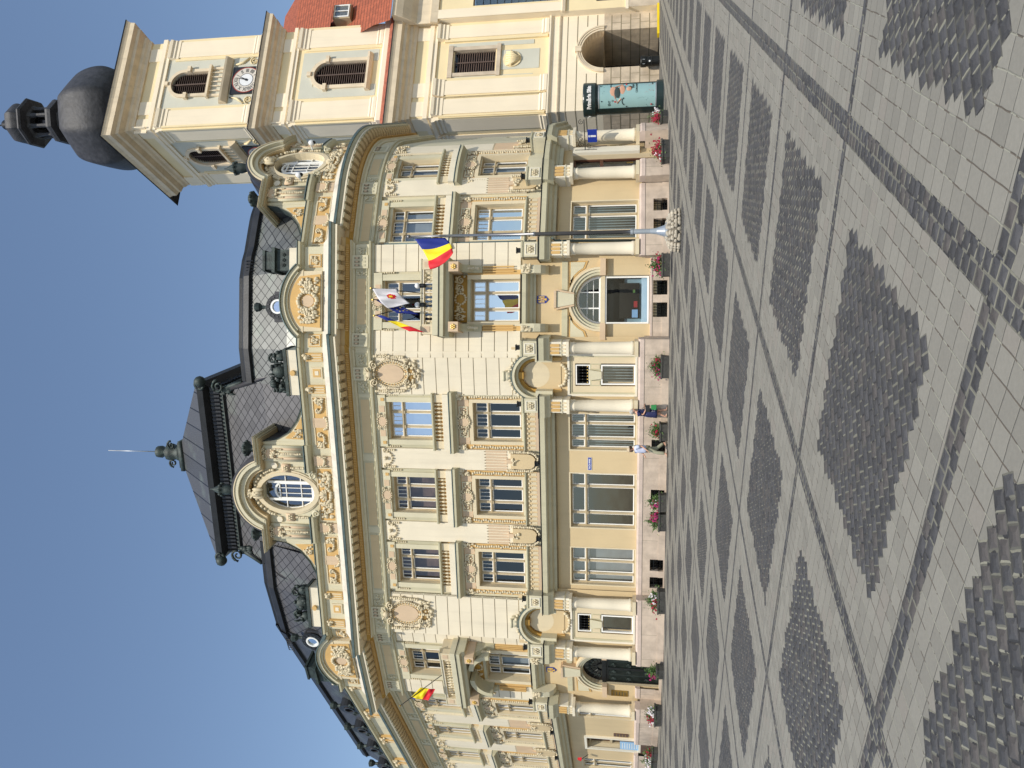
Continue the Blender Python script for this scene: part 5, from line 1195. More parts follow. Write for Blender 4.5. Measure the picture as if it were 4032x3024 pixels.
for c in (-4.9, -8.3, -11.7, -15.1):      # small lead dormers on the left wing
    S = MB(); f = FA; z = 18.75; S.ring(f, c, z, .30, .62, 0, 360, -1.9, -.80, 'roof_black', 18); S.ring(f, c, z, .26, .34, 0, 360, -.82, -.74, 'roof_metal', 18); S.lathe(f(c, z + .6, -1.0), [(.14, 0), (.09, .2), (.24, .42), (.26, .62), (.1, .7)], 'verdigris', 8)
    for h in (-1, 1): volute(S, f, c + h * .55, z - .3, -.8, .2, 'verdigris', 1.4, h, .07)
    S.disc(f, c, z, .3, .3, -1.0, -.9, 'screen_black', 16); S.build('roof_dormer', TH)
# plinth with stone courses and cellar windows
def plinth(f, s0, s1, d, cells=(), z1=1.05, w=.42, top=True):
    pl = MB()
    hs = [(a, b, .06, .68) for a, b in cells]
    wall(pl, f, s0, s1, 0, .30, d + .03, 'plinth_stone', [(h[0], h[1], h[2], .30) for h in hs], w)
    zz = sorted({.30, .32, .69, z1}); ed = [s0] + [x for h in sorted(hs) for x in (h[0], h[1])] + [s1]
    wall(pl, f, s0, s1, .30, z1, d, 'plinth_stone', [(h[0], h[1], .30, h[3]) for h in hs], w)
    pl.quad([f(s0, .30, d + .03), f(s1, .30, d + .03), f(s1, .30, d), f(s0, .30, d)], 'plinth_stone') if not f.curved else None
    if top: pl.sideprof(f, s0, s1, [(d - .5, z1 + .002), (d + .02, z1 + .002), (d + .02, 1.22), (d - .05, 1.30), (d - .5, 1.31)], 'plinth_pink')
    x = s0 + random.uniform(.3, .6)
    while x < s1 - .3:
        if not any(h[0] - .05 < x < h[1] + .05 for h in hs): pl.box(f, x - .008, x + .008, .32, z1, d, d + .004, 'joint')
        x += random.uniform(.9, 1.5)
    pl.box(f, s0, s1, z1 - .015, z1 + .001, d, d + .005, 'joint') if not f.curved else None
    for h in hs:
        Gm = MB(); a, b = h[0], h[1]; Gm.box(f, a, b, .06, .68, d - .42, d - .38, 'screen_black'); n = 5
        for k in range(n): x = a + (b - a) * (k + .5) / n; Gm.tube([f(x, .07, d - .12), f(x, .67, d - .12)], .013, 'iron_black', 4)
        for z in (.2, .5): Gm.box(f, a, b, z - .012, z + .012, d - .13, d - .11, 'iron_black')
        Gm.build('cellar_grille', TH)
    if not top: pl.sideprof(f, s0, s1, [(-.4, z1 + .002), (d + .02, z1 + .002), (d + .02, z1 + .08), (-.4, z1 + .12)], 'plinth_pink')
    if d > .7:
        for q in (s0, s1): pl.quad([f(q, 0, d + .03), f(q, 1.05, d), f(q, 1.05, -.2), f(q, 0, -.2)], 'plinth_stone')
    pl.build('plinth', TH)
plinth(FC, -12.9, -3.55, .20, ((-5.60, -5.01), (-8.06, -7.39), (-9.05, -8.47), (-11.43, -10.85), (-12.31, -11.75)))
plinth(FC, -3.80, -.32, .74); plinth(FC, -16.15, -12.68, .74)
plinth(FD, SDL - .2, SDR - .6, .10, ((-.02, .62), (-1.0, -.36)), .72, .4, False)
plinth(FD, 1.62, 2.62, .78); plinth(FE, -.1, 2.75, .24, ((.35, .95), (1.35, 1.95))); plinth(FE, 2.78, 3.62, .78); plinth(FE, 5.36, 6.15, .78); plinth(FE, 6.2, SER - 1, .2)
plinth(FB, -4.05, -3.05, .78); plinth(FB, -3.05, -2.32, .12); plinth(FB, -.30, .3, .12); plinth(FA, SAL, -5.9, .2, ((-8.9, -8.1),)); plinth(FA, -4.15, .6, .2)
# string course over the ground floor
gfledge([FC(-12.72, 0)[:2], FC(-3.72, 0)[:2]]); gfledge([FE(.0, 0)[:2]] + [FE(.5 * k, 0)[:2] for k in range(1, 30)]); gfledge([FA(SAL, 0)[:2], FA(.4, 0)[:2]])
def blockledge(f, s, d):
    L = MB()
    L.sideprof(f, s - .5, s + .5, [(-.1, 5.18), (d + .28, 5.18), (d + .34, 5.30), (d + .44, 5.42), (d + .46, 5.66), (-.1, 5.68)], 'sage'); L.box(f, s - .52, s + .52, 5.682, 5.72, -.1, d + .49, 'iron_black'); L.build('ledge_block', TH)
for f, s, d in ((FC, -.75, .46), (FC, -3.37, .46), (FC, -13.11, .46), (FC, -15.73, .46), (FD, 1.99, .5), (FE, 3.22, .42), (FE, 5.75, .42), (FB, -3.53, .5)): blockledge(f, s, d)
# downpipe
S = MB(); S.tube([FE(-.05 + .1, z, .03) for z in (13.4, 10, 7, 5.9)], .06, 'gutter', 8); S.tube([FE(.0, 5.2, .45), FE(-.1, 5.0, .35), FE(-.12, 1.2, .25)], .06, 'gutter', 8); S.build('downpipe', TH, True)
# solid backs so that no light leaks through the shells
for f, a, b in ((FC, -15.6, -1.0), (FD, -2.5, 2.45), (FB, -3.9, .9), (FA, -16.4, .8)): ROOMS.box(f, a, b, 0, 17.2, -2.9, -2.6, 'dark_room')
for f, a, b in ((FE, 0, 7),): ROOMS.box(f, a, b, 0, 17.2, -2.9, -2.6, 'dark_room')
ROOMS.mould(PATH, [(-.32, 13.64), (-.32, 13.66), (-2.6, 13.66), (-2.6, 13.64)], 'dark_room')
body.build('wall', TH); ROOMS.build('interior', TH)

# ================================================================= CHURCH TOWER
tF, tL = FF.t, FL.t; inn = (-FF.n[0], -FF.n[1])
def tc(u, v): return (c0[0] + tF[0] * u + inn[0] * v, c0[1] + tF[1] * u + inn[1] * v)    # u along the front, v into the depth
TW = 8.3
CH = thing('church_tower', 'tall cream and yellow baroque church tower with clock, louvred windows and dark onion dome', 'church', (*tc(4, 4), 0))
def tpath(dl, right=TW): return [tc(dl, TW - dl), tc(dl, dl), tc(right - dl, dl), tc(right - dl, TW - dl)]
def tmould(mb, dl, prof, m, mats=None): mb.mould(tpath(dl), prof, m, mats)
wl = MB(); tr = MB(); cd = MB()
FFd = lambda dl: Line(tc(0, dl), tF)
FLd = lambda dl: Line(tc(dl, 0), tL)
# stage 1: ashlar, banded plaster, pilaster storey
F = FF
ac, ar, asp = 4.65, 1.47, 3.60
wall(wl, F, 0, TW, 0, 3.6, 0, 'ashlar', [(ac - ar, ac + ar, 0, 3.6)], 3.6, 'ashlar')
wall(wl, F, 0, TW, 3.6, 6.5, 0, 'church_cream', [(ac - ar, ac + ar, 3.6, asp + ar + .02)], .02)
for a0, a1, cx_ in ((180, 90, ac - ar), (90, 0, ac + ar)):
    top = asp + ar + .02; arc = arcpts(ac, asp, ar, ar, a0, a1, 10)
    pts = ([(ac - ar, top)] + arc + [(ac, top)]) if a0 == 180 else ([(ac, top)] + arc + [(ac + ar, top)]); wl.prism(F, pts[::-1], -.5, 0, 'church_cream')
wl.ring(F, ac, asp, ar, ar + .03, 0, 180, -3.6, -.003, 'church_trim', 18)
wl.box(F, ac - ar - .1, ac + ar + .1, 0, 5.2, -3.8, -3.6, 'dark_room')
wall(wl, FL, -TW, 0, 0, 3.6, 0, 'ashlar'); wall(wl, FL, -TW, 0, 3.6, 6.5, 0, 'church_cream')
# drafted joints
jt = MB()
for k in range(1, 6):
    z = k * .62
    for a, b in ((0, ac - ar), (ac + ar, TW - 1)): jt.box(F, a, b, z - .03, z + .03, .0, .006, 'groove')
    jt.box(FL, -TW, 0, z - .03, z + .03, 0, .006, 'groove')
    x = -TW
    while x < -.3:
        x += random.uniform(.6, 1.2)
        if x < -.1: jt.box(FL, x - .015, x + .015, z - .6, z - .03, 0, .005, 'groove')
    for a, b in ((0, ac - ar), (ac + ar, 7.4)):
        x = a + random.uniform(.4, .8)
        while x < b - .2: jt.box(F, x - .015, x + .015, z - .6, z - .03, 0, .005, 'groove'); x += random.uniform(.6, 1.1)
for k in range(4):
    z = 4.05 + k * .66
    w = 1.85 if z < asp + 1.7 else 0
    for a, b in ((0, ac - w), (ac + w, 7.4)): jt.box(F, a, b, z - .03, z + .03, 0, .006, 'groove')
    jt.box(FL, -TW, 0, z - .03, z + .03, 0, .006, 'groove')
for z in [.62 * k for k in range(6)]: jt.box(F, ac + ar - .006, ac + ar - .0, z, z, -3, 0, 'groove')
for k in range(1, 6): z = k * .62; jt.quad([F(ac + ar - .004, z - .02, -.05), F(ac + ar - .004, z + .02, -.05), F(ac + ar - .004, z + .02, -3.5), F(ac + ar - .004, z - .02, -3.5)], 'groove')
jt.build('wall_joints', CH)
A = MB()
for r0, r1, d in ((ar + .0, ar + .13, .05), (ar + .135, ar + .25, .10), (ar + .255, ar + .36, .14)): A.ring(F, ac, asp, r0, r1, 0, 180, .0, d, 'church_trim', 22)
A.box(F, ac - .2, ac + .2, asp + ar, asp + ar + .42, 0, .22, 'church_trim'); A.build('archivolt', CH)
tmould(tr, 0, [(-.2, 6.45), (.05, 6.45), (.10, 6.55), (.10, 6.62), (-.2, 6.62)], 'church_trim')
tmould(tr, 0, [(-.2, 6.625), (.04, 6.625), (.04, 7.0), (.12, 7.05), (.20, 7.16), (.20, 7.26), (-.2, 7.28)], 'church_cream')
wall(wl, F, 0, TW, 7.2, 15.2, -.10, 'church_yellow', [(3.42, 5.22, 10.9, 13.75)], .3, 'church_stone'); wall(wl, FL, -TW, 0, 7.2, 15.2, -.10, 'church_yellow')
def pil(fr_, s0, s1, z0, z1, d=.10, m='church_cream'):
    cd.box(fr_, s0, s1, z0 + .5, z1 - .75, d - .2, d, m); s_ = 1 if fr_ is not None else 1
    cd.sideprof(fr_, s0 - .07, s1 + .07, [(d - .2, z0), (d + .12, z0), (d + .12, z0 + .2), (d + .05, z0 + .3), (d + .08, z0 + .4), (d + .02, z0 + .499), (d - .2, z0 + .499)], 'church_cream')
    cd.sideprof(fr_, s0 - .10, s1 + .10, [(d - .2, z1 - .749), (d + .03, z1 - .749), (d + .03, z1 - .55), (d + .10, z1 - .45), (d + .10, z1 - .3), (d + .2, z1 - .2), (d + .24, z1 - .0), (d - .2, z1)], 'church_cream')
    cd.box(fr_, s0 - .25, s0 - .001, z0 + .1, z1 - .5, d - .2, d - .06, 'church_yellow'); cd.box(fr_, s1 + .001, s1 + .25, z0 + .1, z1 - .5, d - .2, d - .06, 'church_yellow')
for s0, s1 in ((.15, 1.3), (1.65, 2.75)): pil(F, s0, s1, 7.28, 15.0)
pil(F, 6.2, 7.2, 7.28, 15.0)
for s0, s1 in ((-1.5, -.15), (-8.1, -6.8), (-3.2, -2.0)): pil(FL, s0, s1, 7.28, 15.0)
for a, b in ((2.85, 3.15), (5.5, 5.85)): cd.box(F, a, b, 8.3, 14.2, -.1, -.07, 'church_grey')
cd.box(F, 3.55, 5.1, 7.9, 10.5, -.1, -.07, 'church_grey')
def stone_frame(f, s0, s1, z0, z1, d, t=.28):
    cd.box(f, s0 - t, s0, z0 - .1, z1 + .1, d, d + .12, 'church_stone'); cd.box(f, s1, s1 + t, z0 - .1, z1 + .1, d, d + .12, 'church_stone'); cd.box(f, s0 - t - .1, s1 + t + .1, z1 + .101, z1 + .42, d, d + .16, 'church_stone'); cd.box(f, s0 - t - .1, s1 + t + .1, z0 - .36, z0 - .101, d, d + .16, 'church_stone')
def louvres(f, s0, s1, z0, z1, d, arch=False, mull=True):
    L = MB(); L.box(f, s0, s1, z0, z1, d - .25, d - .22, 'screen_black'); z = z0 + .06; c = (s0 + s1) / 2; r = (s1 - s0) / 2
    while z < z1 - .04:
        w = r
        if arch and z > z1 - r: w = math.sqrt(max(.001, r * r - (z - z1 + r) ** 2))
        L.prism(Swap(f, c), [(d - .20, z), (d - .08, z - .06), (d - .08, z - .03), (d - .20, z + .05)], -w, w, 'louvre'); z += .16
    if mull: L.box(f, c - .05, c + .05, z0, z1, d - .07, d - .03, 'louvre')
    return L.build('louvred_window', CH)
stone_frame(F, 3.42, 5.22, 10.9, 13.75, -.10); louvres(F, 3.45, 5.19, 10.92, 13.73, -.12)
A = MB(); A.disc(F, 4.33, 9.75, .62, .62, -.07, .0, 'church_yellow', 24)
for k in range(7): a = R(-60 + 20 * k); A.tube([F(4.33 + .12 * math.sin(a), 9.2, .03), F(4.33 + .5 * math.sin(a), 9.75, .10), F(4.33 + .6 * math.sin(a), 10.15, .04)], [.04, .10, .05], 'church_yellow', 6)
A.tube([F(3.75, 9.8, .08), F(4.9, 9.8, .08)], .07, 'church_yellow', 6); A.build('shell_relief', CH, True)
def entab(dl, z0, z1, proj, dark=True):
    h = z1 - z0
    tmould(tr, dl, [(-.4, z0), (.12, z0), (.12, z0 + h * .08), (.2, z0 + h * .1), (.2, z0 + h * .2), (.06, z0 + h * .21), (-.4, z0 + h * .21)], 'church_cream')
    tmould(tr, dl, [(-.4, z0 + h * .212), (.02, z0 + h * .212), (.02, z0 + h * .50), (-.4, z0 + h * .50)], 'church_yellow')
    tmould(tr, dl, [(-.4, z0 + h * .502), (.15, z0 + h * .502), (.22, z0 + h * .56), (.35, z0 + h * .60), (.38, z0 + h * .66), (proj * .62, z0 + h * .70), (proj * .66, z0 + h * .76), (proj * .88, z0 + h * .80), (proj * .9, z0 + h * .9), (proj, z1 - .06), (-.4, z1 - .06)], 'church_trim')
    tmould(tr, dl, [(-.4, z1 - .058), (proj + .03, z1 - .058), (proj + .03, z1), (-.4, z1)], 'roof_black')
    for f, a, b in ((FFd(dl), .15, 1.3), (FFd(dl), 1.65, 2.75), (FFd(dl), 6.2, 7.3), (FLd(dl), -1.5, -.15), (FLd(dl), -8., -6.8)): cd.box(f, a, b, z0 + h * .21, z0 + h * .5, .0, .08, 'church_cream')
entab(.10, 15.0, 18.0, 1.05)
tmould(tr, .1, [(-.5, 18.002), (1.08, 18.002), (.95, 18.2), (.1, 18.6), (-.5, 18.65)], 'tile_plain')
# stage 2
d2 = .35; F2, L2 = FFd(d2), FLd(d2); W2 = TW - d2
tmould(tr, d2, [(-.4, 18.2), (.35, 18.2), (.35, 18.9), (.2, 19.05), (-.4, 19.05)], 'church_cream')
for f, a, b, c in ((F2, d2, W2, 4.15), (L2, -W2, -d2, -4.15)):
    wall(wl, f, a, b, 18.5, 25.6, 0, 'church_yellow', [(c - .95, c + .95, 20.05, 23.9)], .35, 'church_stone'); cd.box(f, c - 1.9, c - .96, 19.3, 24.9, 0, .02, 'church_grey'); cd.box(f, c + .96, c + 1.9, 19.3, 24.9, 0, .02, 'church_grey'); cd.box(f, c - .96, c + .96, 23.95, 24.9, 0, .02, 'church_grey')
    for q in (-1, 1):
        x0, x1 = sorted((c + q * 2.25, c + q * 3.75)); pil(f, x0, x1, 19.05, 25.3, .12)
    for a0, a1 in ((180, 90), (90, 0)):
        arc = arcpts(c, 22.95, .95, .95, a0, a1, 8); pts = ([(c - .95, 23.92)] + arc + [(c, 23.92)]) if a0 == 180 else ([(c, 23.92)] + arc + [(c + .95, 23.92)]); wl.prism(f, pts[::-1], -.3, .0, 'church_grey')
    cd.ring(f, c, 22.95, .95, 1.22, 0, 180, 0, .14, 'church_trim', 16)
    for q in (-1, 1):
        x0, x1 = sorted((c + q * .95, c + q * 1.22)); cd.box(f, x0, x1, 20.05, 22.95, 0, .14, 'church_trim'); x0, x1 = sorted((c + q * .9, c + q * 1.40)); cd.box(f, x0, x1, 22.85, 23.1, .0, .28, 'church_trim')
    cd.box(f, c - .16, c + .16, 24.1, 24.4, 0, .25, 'church_trim'); cd.sideprof(f, c - 1.5, c + 1.5, [(0, 19.7), (.15, 19.7), (.34, 19.85), (.34, 20.0), (0, 20.04)], 'church_trim')
    louvres(f, c - .93, c + .93, 20.06, 23.9, 0, True)
entab(d2, 25.3, 27.75, 1.05)
# stage 3
d3 = .5; F3, L3 = FFd(d3), FLd(d3); W3 = TW - d3
tmould(tr, d3, [(-.4, 27.752), (.3, 27.752), (.3, 28.2), (.2, 28.4), (-.4, 28.45)], 'church_cream')
for f, a, b, c in ((F3, d3, W3, 4.15), (L3, -W3, -d3, -4.15)):
    wall(wl, f, a, b, 27.7, 35.9, 0, 'church_grey', [(c - .92, c + .92, 32.0, 34.95)], .35, 'church_stone')
    for q in (-1, 1): x0, x1 = sorted((c + q * 2.25, c + q * 3.6)); pil(f, x0, x1, 28.4, 35.5, .12)
    for a0, a1 in ((180, 90), (90, 0)):
        arc = arcpts(c, 34.03, .92, .92, a0, a1, 8); pts = ([(c - .92, 34.97)] + arc + [(c, 34.97)]) if a0 == 180 else ([(c, 34.97)] + arc + [(c + .92, 34.97)]); wl.prism(f, pts[::-1], -.3, .0, 'church_grey')
    cd.ring(f, c, 34.03, .92, 1.16, 0, 180, 0, .14, 'church_trim', 16)
    for q in (-1, 1):
        x0, x1 = sorted((c + q * .92, c + q * 1.16)); cd.box(f, x0, x1, 32.0, 34.03, 0, .14, 'church_trim'); x0, x1 = sorted((c + q * .9, c + q * 1.34)); cd.box(f, x0, x1, 33.5, 33.75, 0, .3, 'church_trim')
        x0, x1 = sorted((c + q * 1.05, c + q * 1.22)); cd.box(f, x0, x1, 30.9, 31.95, 0, .14, 'church_trim')
    cd.box(f, c - .14, c + .14, 35.15, 35.45, 0, .25, 'church_trim'); cd.box(f, c - 1.35, c + 1.35, 31.85, 32.02, 0, .32, 'church_trim')
    balusters(cd, f, c - .95, c + .95, 30.95, 31.85, .14, 'church_trim', .36)
    cd.sideprof(f, c - 1.85, c + 1.85, [(0, 30.35), (.15, 30.35), (.45, 30.62), (.5, 30.75), (.1, 30.95), (0, 30.95)], 'church_trim'); louvres(f, c - .9, c + .9, 32.02, 34.93, 0, True)
    ck = MB(); ck.box(f, c - 1.13, c + 1.13, 27.98, 30.22, .0, .10, 'clock_black'); ck.ring(f, c, 29.1, 1.0, 1.06, 0, 360, .10, .13, 'clock_red', 32); ck = ck.build('clock', CH)
    k_ = MB(); k_.disc(f, c, 29.1, 1.0, 1.0, .101, .12, 'clock_white', 36); k_.ring(f, c, 29.1, .50, .53, 0, 360, .121, .13, 'clock_black', 28); k_.disc(f, c, 29.1, .5, .5, .121, .124, 'cctv_white', 28)
    k_.build('clock_face', ck)
    for k in range(12):
        a = R(90 - 30 * k); num = ['XII', 'I', 'II', 'III', 'IIII', 'V', 'VI', 'VII', 'VIII', 'IX', 'X', 'XI'][k]
        class Rot:
            curved = False
            def __init__(self, f_, cx_, cz_, a_): self.a = (f_, cx_, cz_, a_)
            def __call__(self, s, z, d=0):
                f_, cx_, cz_, a_ = self.a; t = a_ - math.pi / 2; return f_(cx_ + s * math.cos(t) - z * math.sin(t), cz_ + s * math.sin(t) + z * math.cos(t), d)
        text_mesh(num, .42, Rot(f, c, 29.1, a), 0, .76, .128, 'clock_black', 'numeral', ck, .004, .75)
    h_ = MB()
    for ang, L_, w_ in ((R(62), .62, .07), (R(75), .92, .05)):
        dx, dz = math.cos(ang), math.sin(ang); h_.prism(f, [(c - dz * w_ - dx * .15, 29.1 + dx * w_ - dz * .15), (c + dz * w_ - dx * .15, 29.1 - dx * w_ - dz * .15), (c + dx * L_, 29.1 + dz * L_)], .135, .15, 'clock_black')
    h_.disc(f, c, 29.1, .09, .09, .134, .16, 'clock_black', 12); h_.build('clock_hands', ck)
    V = MB()
    for q in (-1, 1): volute(V, f, c + q * 1.62, 28.75, .06, .30, 'church_yellow', 1.7, q, .06); V.tube([f(c + q * 1.35, 30.2, .05), f(c + q * 1.5, 29.6, .06), f(c + q * 1.9, 29.1, .06)], [.05, .1, .06], 'church_yellow', 6)
    V.build('clock_scroll', CH, True)
entab(d3, 35.5, 38.8, 1.25)
wl.build('wall', CH); cd.build('pilasters', CH); tr.build('cornice', CH)
# roof, onion dome, lantern
S = MB(); P1 = [tc(*p) for p in ((-.8, 9.1), (-.8, -.8), (9.1, -.8), (9.1, 9.1))]; P2 = [tc(*p) for p in ((1.0, 7.3), (1.0, 1.0), (7.3, 1.0), (7.3, 7.3))]
for k in range(4): S.quad([(*P1[k], 38.80), (*P1[(k + 1) % 4], 38.80), (*P2[(k + 1) % 4], 39.7), (*P2[k], 39.7)], 'roof_black')
S.build('tower_roof', CH)
ax = tc(4.15, 4.15); an = math.atan2(tF[1], tF[0])
def oct_lathe(S, prof, m, rnd=.92, seg=64):
    """a rounded octagon turned round the tower's axis"""
    vs = []; fs = []
    for r, z in prof:
        for j in range(seg):
            b = 2 * math.pi * j / seg; q = (b % (math.pi / 4)) - math.pi / 8; k = (1 - rnd) + rnd * math.cos(math.pi / 8) / math.cos(q); k *= 1 + .014 * math.cos(8 * (b - math.pi / 8) + math.pi) * 0
            vs.append((ax[0] + r * k * math.cos(b + an), ax[1] + r * k * math.sin(b + an), z))
    n = len(prof); fs = [tuple(range(seg - 1, -1, -1)), tuple(range((n - 1) * seg, n * seg))]
    for i in range(n - 1):
        for j in range(seg): q = (j + 1) % seg; fs.append((i * seg + j, i * seg + q, (i + 1) * seg + q, (i + 1) * seg + j))
    S.addf(vs, fs, m)
def smoothp(P, n=4):
    out = []
    for i in range(len(P) - 1):
        p0 = P[max(i - 1, 0)]; p1 = P[i]; p2 = P[i + 1]; p3 = P[min(i + 2, len(P) - 1)]
        for k in range(n):
            t = k / n; out.append(tuple(.5 * ((2 * p1[c]) + (-p0[c] + p2[c]) * t + (2 * p0[c] - 5 * p1[c] + 4 * p2[c] - p3[c]) * t * t + (-p0[c] + 3 * p1[c] - 3 * p2[c] + p3[c]) * t ** 3) for c in (0, 1)))
    return out + [P[-1]]
S = MB(); oct_lathe(S, smoothp([(3.3, 39.2), (3.0, 39.7), (3.15, 40.2), (3.6, 40.8), (3.92, 41.6), (3.95, 42.5), (3.75, 43.5), (3.35, 44.4), (2.75, 45.0), (1.95, 45.35), (1.35, 45.6), (1.15, 46.0), (1.2, 46.4)]), 'dome_slate')
dome = S.build('onion_dome', CH, True)
S = MB(); oct_lathe(S, [(1.25, 46.35), (1.7, 46.5), (1.75, 46.75), (1.7, 46.95), (1.25, 47.1), (1.2, 47.3)], 'dome_slate', 1.); oct_lathe(S, [(.55, 47.2), (.55, 49.0)], 'screen_black', 1.)
for j in range(8): b = 2 * math.pi * j / 8 + an; S.lathe((ax[0] + 1.05 * math.cos(b), ax[1] + 1.05 * math.sin(b), 47.2), [(.17, 0), (.15, .9), (.2, 1.4), (.3, 1.65)], 'dome_slate', 6)
oct_lathe(S, [(1.2, 48.7), (1.35, 48.85), (1.85, 49.0), (1.95, 49.15), (1.9, 49.3), (1.3, 49.5)], 'dome_slate', 1.)
oct_lathe(S, smoothp([(1.3, 49.45), (1.5, 49.8), (1.6, 50.2), (1.45, 50.7), (1.0, 51.0), (.45, 51.2), (.22, 51.4), (.2, 51.5)]), 'dome_slate'); oct_lathe(S, [(.2, 51.4), (.38, 51.5), (.40, 51.8), (.32, 51.95), (.1, 52.1)], 'roof_black', 0.)
S.tube([(*ax, 52.0), (*ax, 54.5)], .06, 'iron_black', 6); S.build('lantern', CH, False)
# ---- nave beside the tower
NV = thing('church_nave', 'cream and yellow church nave with red tiled roof at the right edge', 'church', (*tc(12, 3), 0))
S = MB(); fN = Line(tc(0, -.45), tF)
wall(S, fN, 7.45, 17, 0, 2.0, .08, 'church_stone', [(8.1, 8.9, .35, .95)], .4); S.box(fN, 8.1, 8.9, .35, .95, -.3, -.26, 'screen_black')
wall(S, fN, 7.45, 17, 2.0, 15.2, 0, 'church_yellow', [(8.45, 10.6, 6.7, 12.6), (8.15, 10.2, 2.45, 4.15)], .5, 'church_stone')
S.box(fN, 8.45, 10.6, 6.7, 12.6, -.55, -.5, 'glass_mid'); S.box(fN, 8.45, 10.6, 6.7, 12.6, -1.1, -1.0, 'screen_black'); S.box(fN, 8.15, 10.2, 2.45, 4.15, -.6, -.5, 'screen_black')
S.quad([fN(7.45, 0, .08), fN(7.45, 0, -2), fN(7.45, 17, -2), fN(7.45, 17, .0)], 'church_cream')
S.box(fN, 7.48, 8.2, 6.4, 15.0, 0, .12, 'church_cream'); S.sideprof(fN, 7.4, 17, [(0, 6.2), (.15, 6.2), (.2, 6.4), (0, 6.5)], 'church_trim')
S.sideprof(fN, 7.2, 17, [(0, 15.0), (.12, 15.0), (.2, 15.5), (.06, 15.52), (.06, 16.5), (.4, 16.8), (.8, 17.3), (1.0, 17.7), (1.05, 17.98), (0, 17.99)], 'church_trim'); S.box(fN, 7.3, 17, 2.0, 2.2, 0, .1, 'church_cream')
for z in (3.2,): S.box(fN, 8.6, 8.64, 6.7, 12.6, -.5, -.45, 'iron_black')
for k in range(12): S.box(fN, 8.45, 10.6, 7. + k * .5, 7.03 + k * .5, -.5, -.46, 'iron_black')
S.build('wall', NV); S = MB(); a_, b_ = fN(6.7, 18.0, 1.15), fN(17, 18.0, 1.15); c_, e_ = fN(17, 28.6, -5.6), fN(8.3, 28.6, -5.6); mid1, mid2 = fN(7.3, 19.6, .1), fN(17, 19.6, .1)
S.quad([a_, b_, mid2, mid1], 'red_tile', [(0, 0), (10.3, 0), (10.3, 1.9), (.6, 1.9)]); S.quad([mid1, mid2, c_, e_], 'red_tile', [(.6, 1.9), (10.3, 1.9), (10.3, 11.1), (1.4, 11.1)])
S.quad([fN(8.25, 28.4, -5.6), fN(17, 28.4, -5.6), fN(17, 31.6, -9), fN(8.25, 31.6, -9)], 'red_tile', [(0, 0), (9, 0), (9, 7.8), (0, 7.8)])
S.build('tiled_roof', NV); S = MB(); S.box(fN, 9.0, 10.2, 21.9, 23.2, -3.4, -.9, 'frame_wood'); S.box(fN, 9.1, 10.1, 22.0, 23.1, -.9, -.88, 'glass_mid'); frame_rect(S, fN, 9.08, 10.12, 21.98, 23.12, .08, -.88, -.83, 'sash_white'); S.box(fN, 9.57, 9.63, 22.06, 23.04, -.88, -.83, 'sash_white')
S.quad([fN(8.8, 23.15, -.6), fN(10.4, 23.15, -.6), fN(10.4, 24.6, -3.6), fN(8.8, 24.6, -3.6)], 'red_tile', [(0, 0), (1.6, 0), (1.6, 2.9), (0, 2.9)]); S.build('roof_dormer', NV)
S = MB(); S.box(FF, 5.0, 7.4, 0.0, .14, .35, .75, 'yellow_paint'); o = S.build('yellow_step_edge'); tag(o, 'bright yellow strip along the ground below the church arch', 'kerb strip')

# ================================================================= STREET FURNITURE
class Cyl:
    curved = False
    def __init__(self, c, r, a=0.): self.c = c; self.r = r; self.a = a
    def __call__(self, s, z, d=0): t = s / self.r + self.a; return (self.c[0] + (self.r + d) * math.sin(t), self.c[1] - (self.r + d) * math.cos(t), z)
cA = (15.98, 43.35); view = -math.atan2(cA[0], cA[1])
AD = thing('advertising_column', 'dark teal advertising column with pale turquoise theatre poster in front of the church', 'advertising column', (*cA, 0))
S = MB(); S.lathe((*cA, 0), [(.90, 0), (.90, .34), (.84, .36), (.82, .40), (.82, 3.62), (.86, 3.64), (.90, 3.72), (.91, 4.32), (.88, 4.38), (.2, 4.44)], 'teal_dark', 40); S.build('body', AD, False)
fP = Cyl(cA, .84, view + R(14)); hw = .84 * R(49); S = MB()
for i in range(16): S.box(fP, -hw + 2 * hw * i / 16, -hw + 2 * hw * (i + 1) / 16, .42, 3.50, -.01, .012, 'poster')
po_ = S.build('poster', AD); po_['label'] = 'pale turquoise poster with a reclining figure in a dark dress'
S = MB()
for z0, z1 in ((.38, .44), (3.48, 3.54)):
    for i in range(16): S.box(fP, -hw + 2 * hw * i / 16, -hw + 2 * hw * (i + 1) / 16, z0, z1, -.01, .03, 'galv')
for x in (-hw, hw): S.box(fP, x - .03, x + .03, .38, 3.54, -.01, .035, 'teal_dark')
for x, z in ((-.3, 3.36), (.55, 3.4), (-.55, .62), (.6, .6), (-.62, 2.0)): S.blob(fP(x, z, .03), .035, 'screen_black')
S.build('poster_frame', AD)
S = MB()      # reclining figure, dress, roses, telephone handsets
S.blob(fP(.20, 2.72, .015), (.26, .02, .18), 'skin', 10, 6); S.blob(fP(.12, 2.50, .02), (.30, .02, .17), 'poster_text', 10, 6); S.blob(fP(.26, 2.22, .022), (.26, .02, .15), 'skin', 10, 6); S.blob(fP(.30, 1.86, .025), (.12, .03, .14), 'skin', 10, 6); S.blob(fP(.36, 1.80, .02), (.12, .03, .12), 'hair_brown', 8, 5)
S.tube([fP(-.05, 2.66, .02), fP(-.42, 2.5, .02), fP(-.2, 2.3, .02)], .045, 'skin', 5); S.tube([fP(.45, 2.6, .02), fP(.6, 2.2, .02)], .04, 'skin', 5)
for x, z in ((-.34, 2.1), (.56, 2.72)): S.tube([fP(x + .18 * math.cos(R(a)), z + .14 * math.sin(R(a)), .02) for a in range(20, 170, 20)], [.04, .025, .02, .02, .02, .02, .025, .04], 'screen_black', 5)
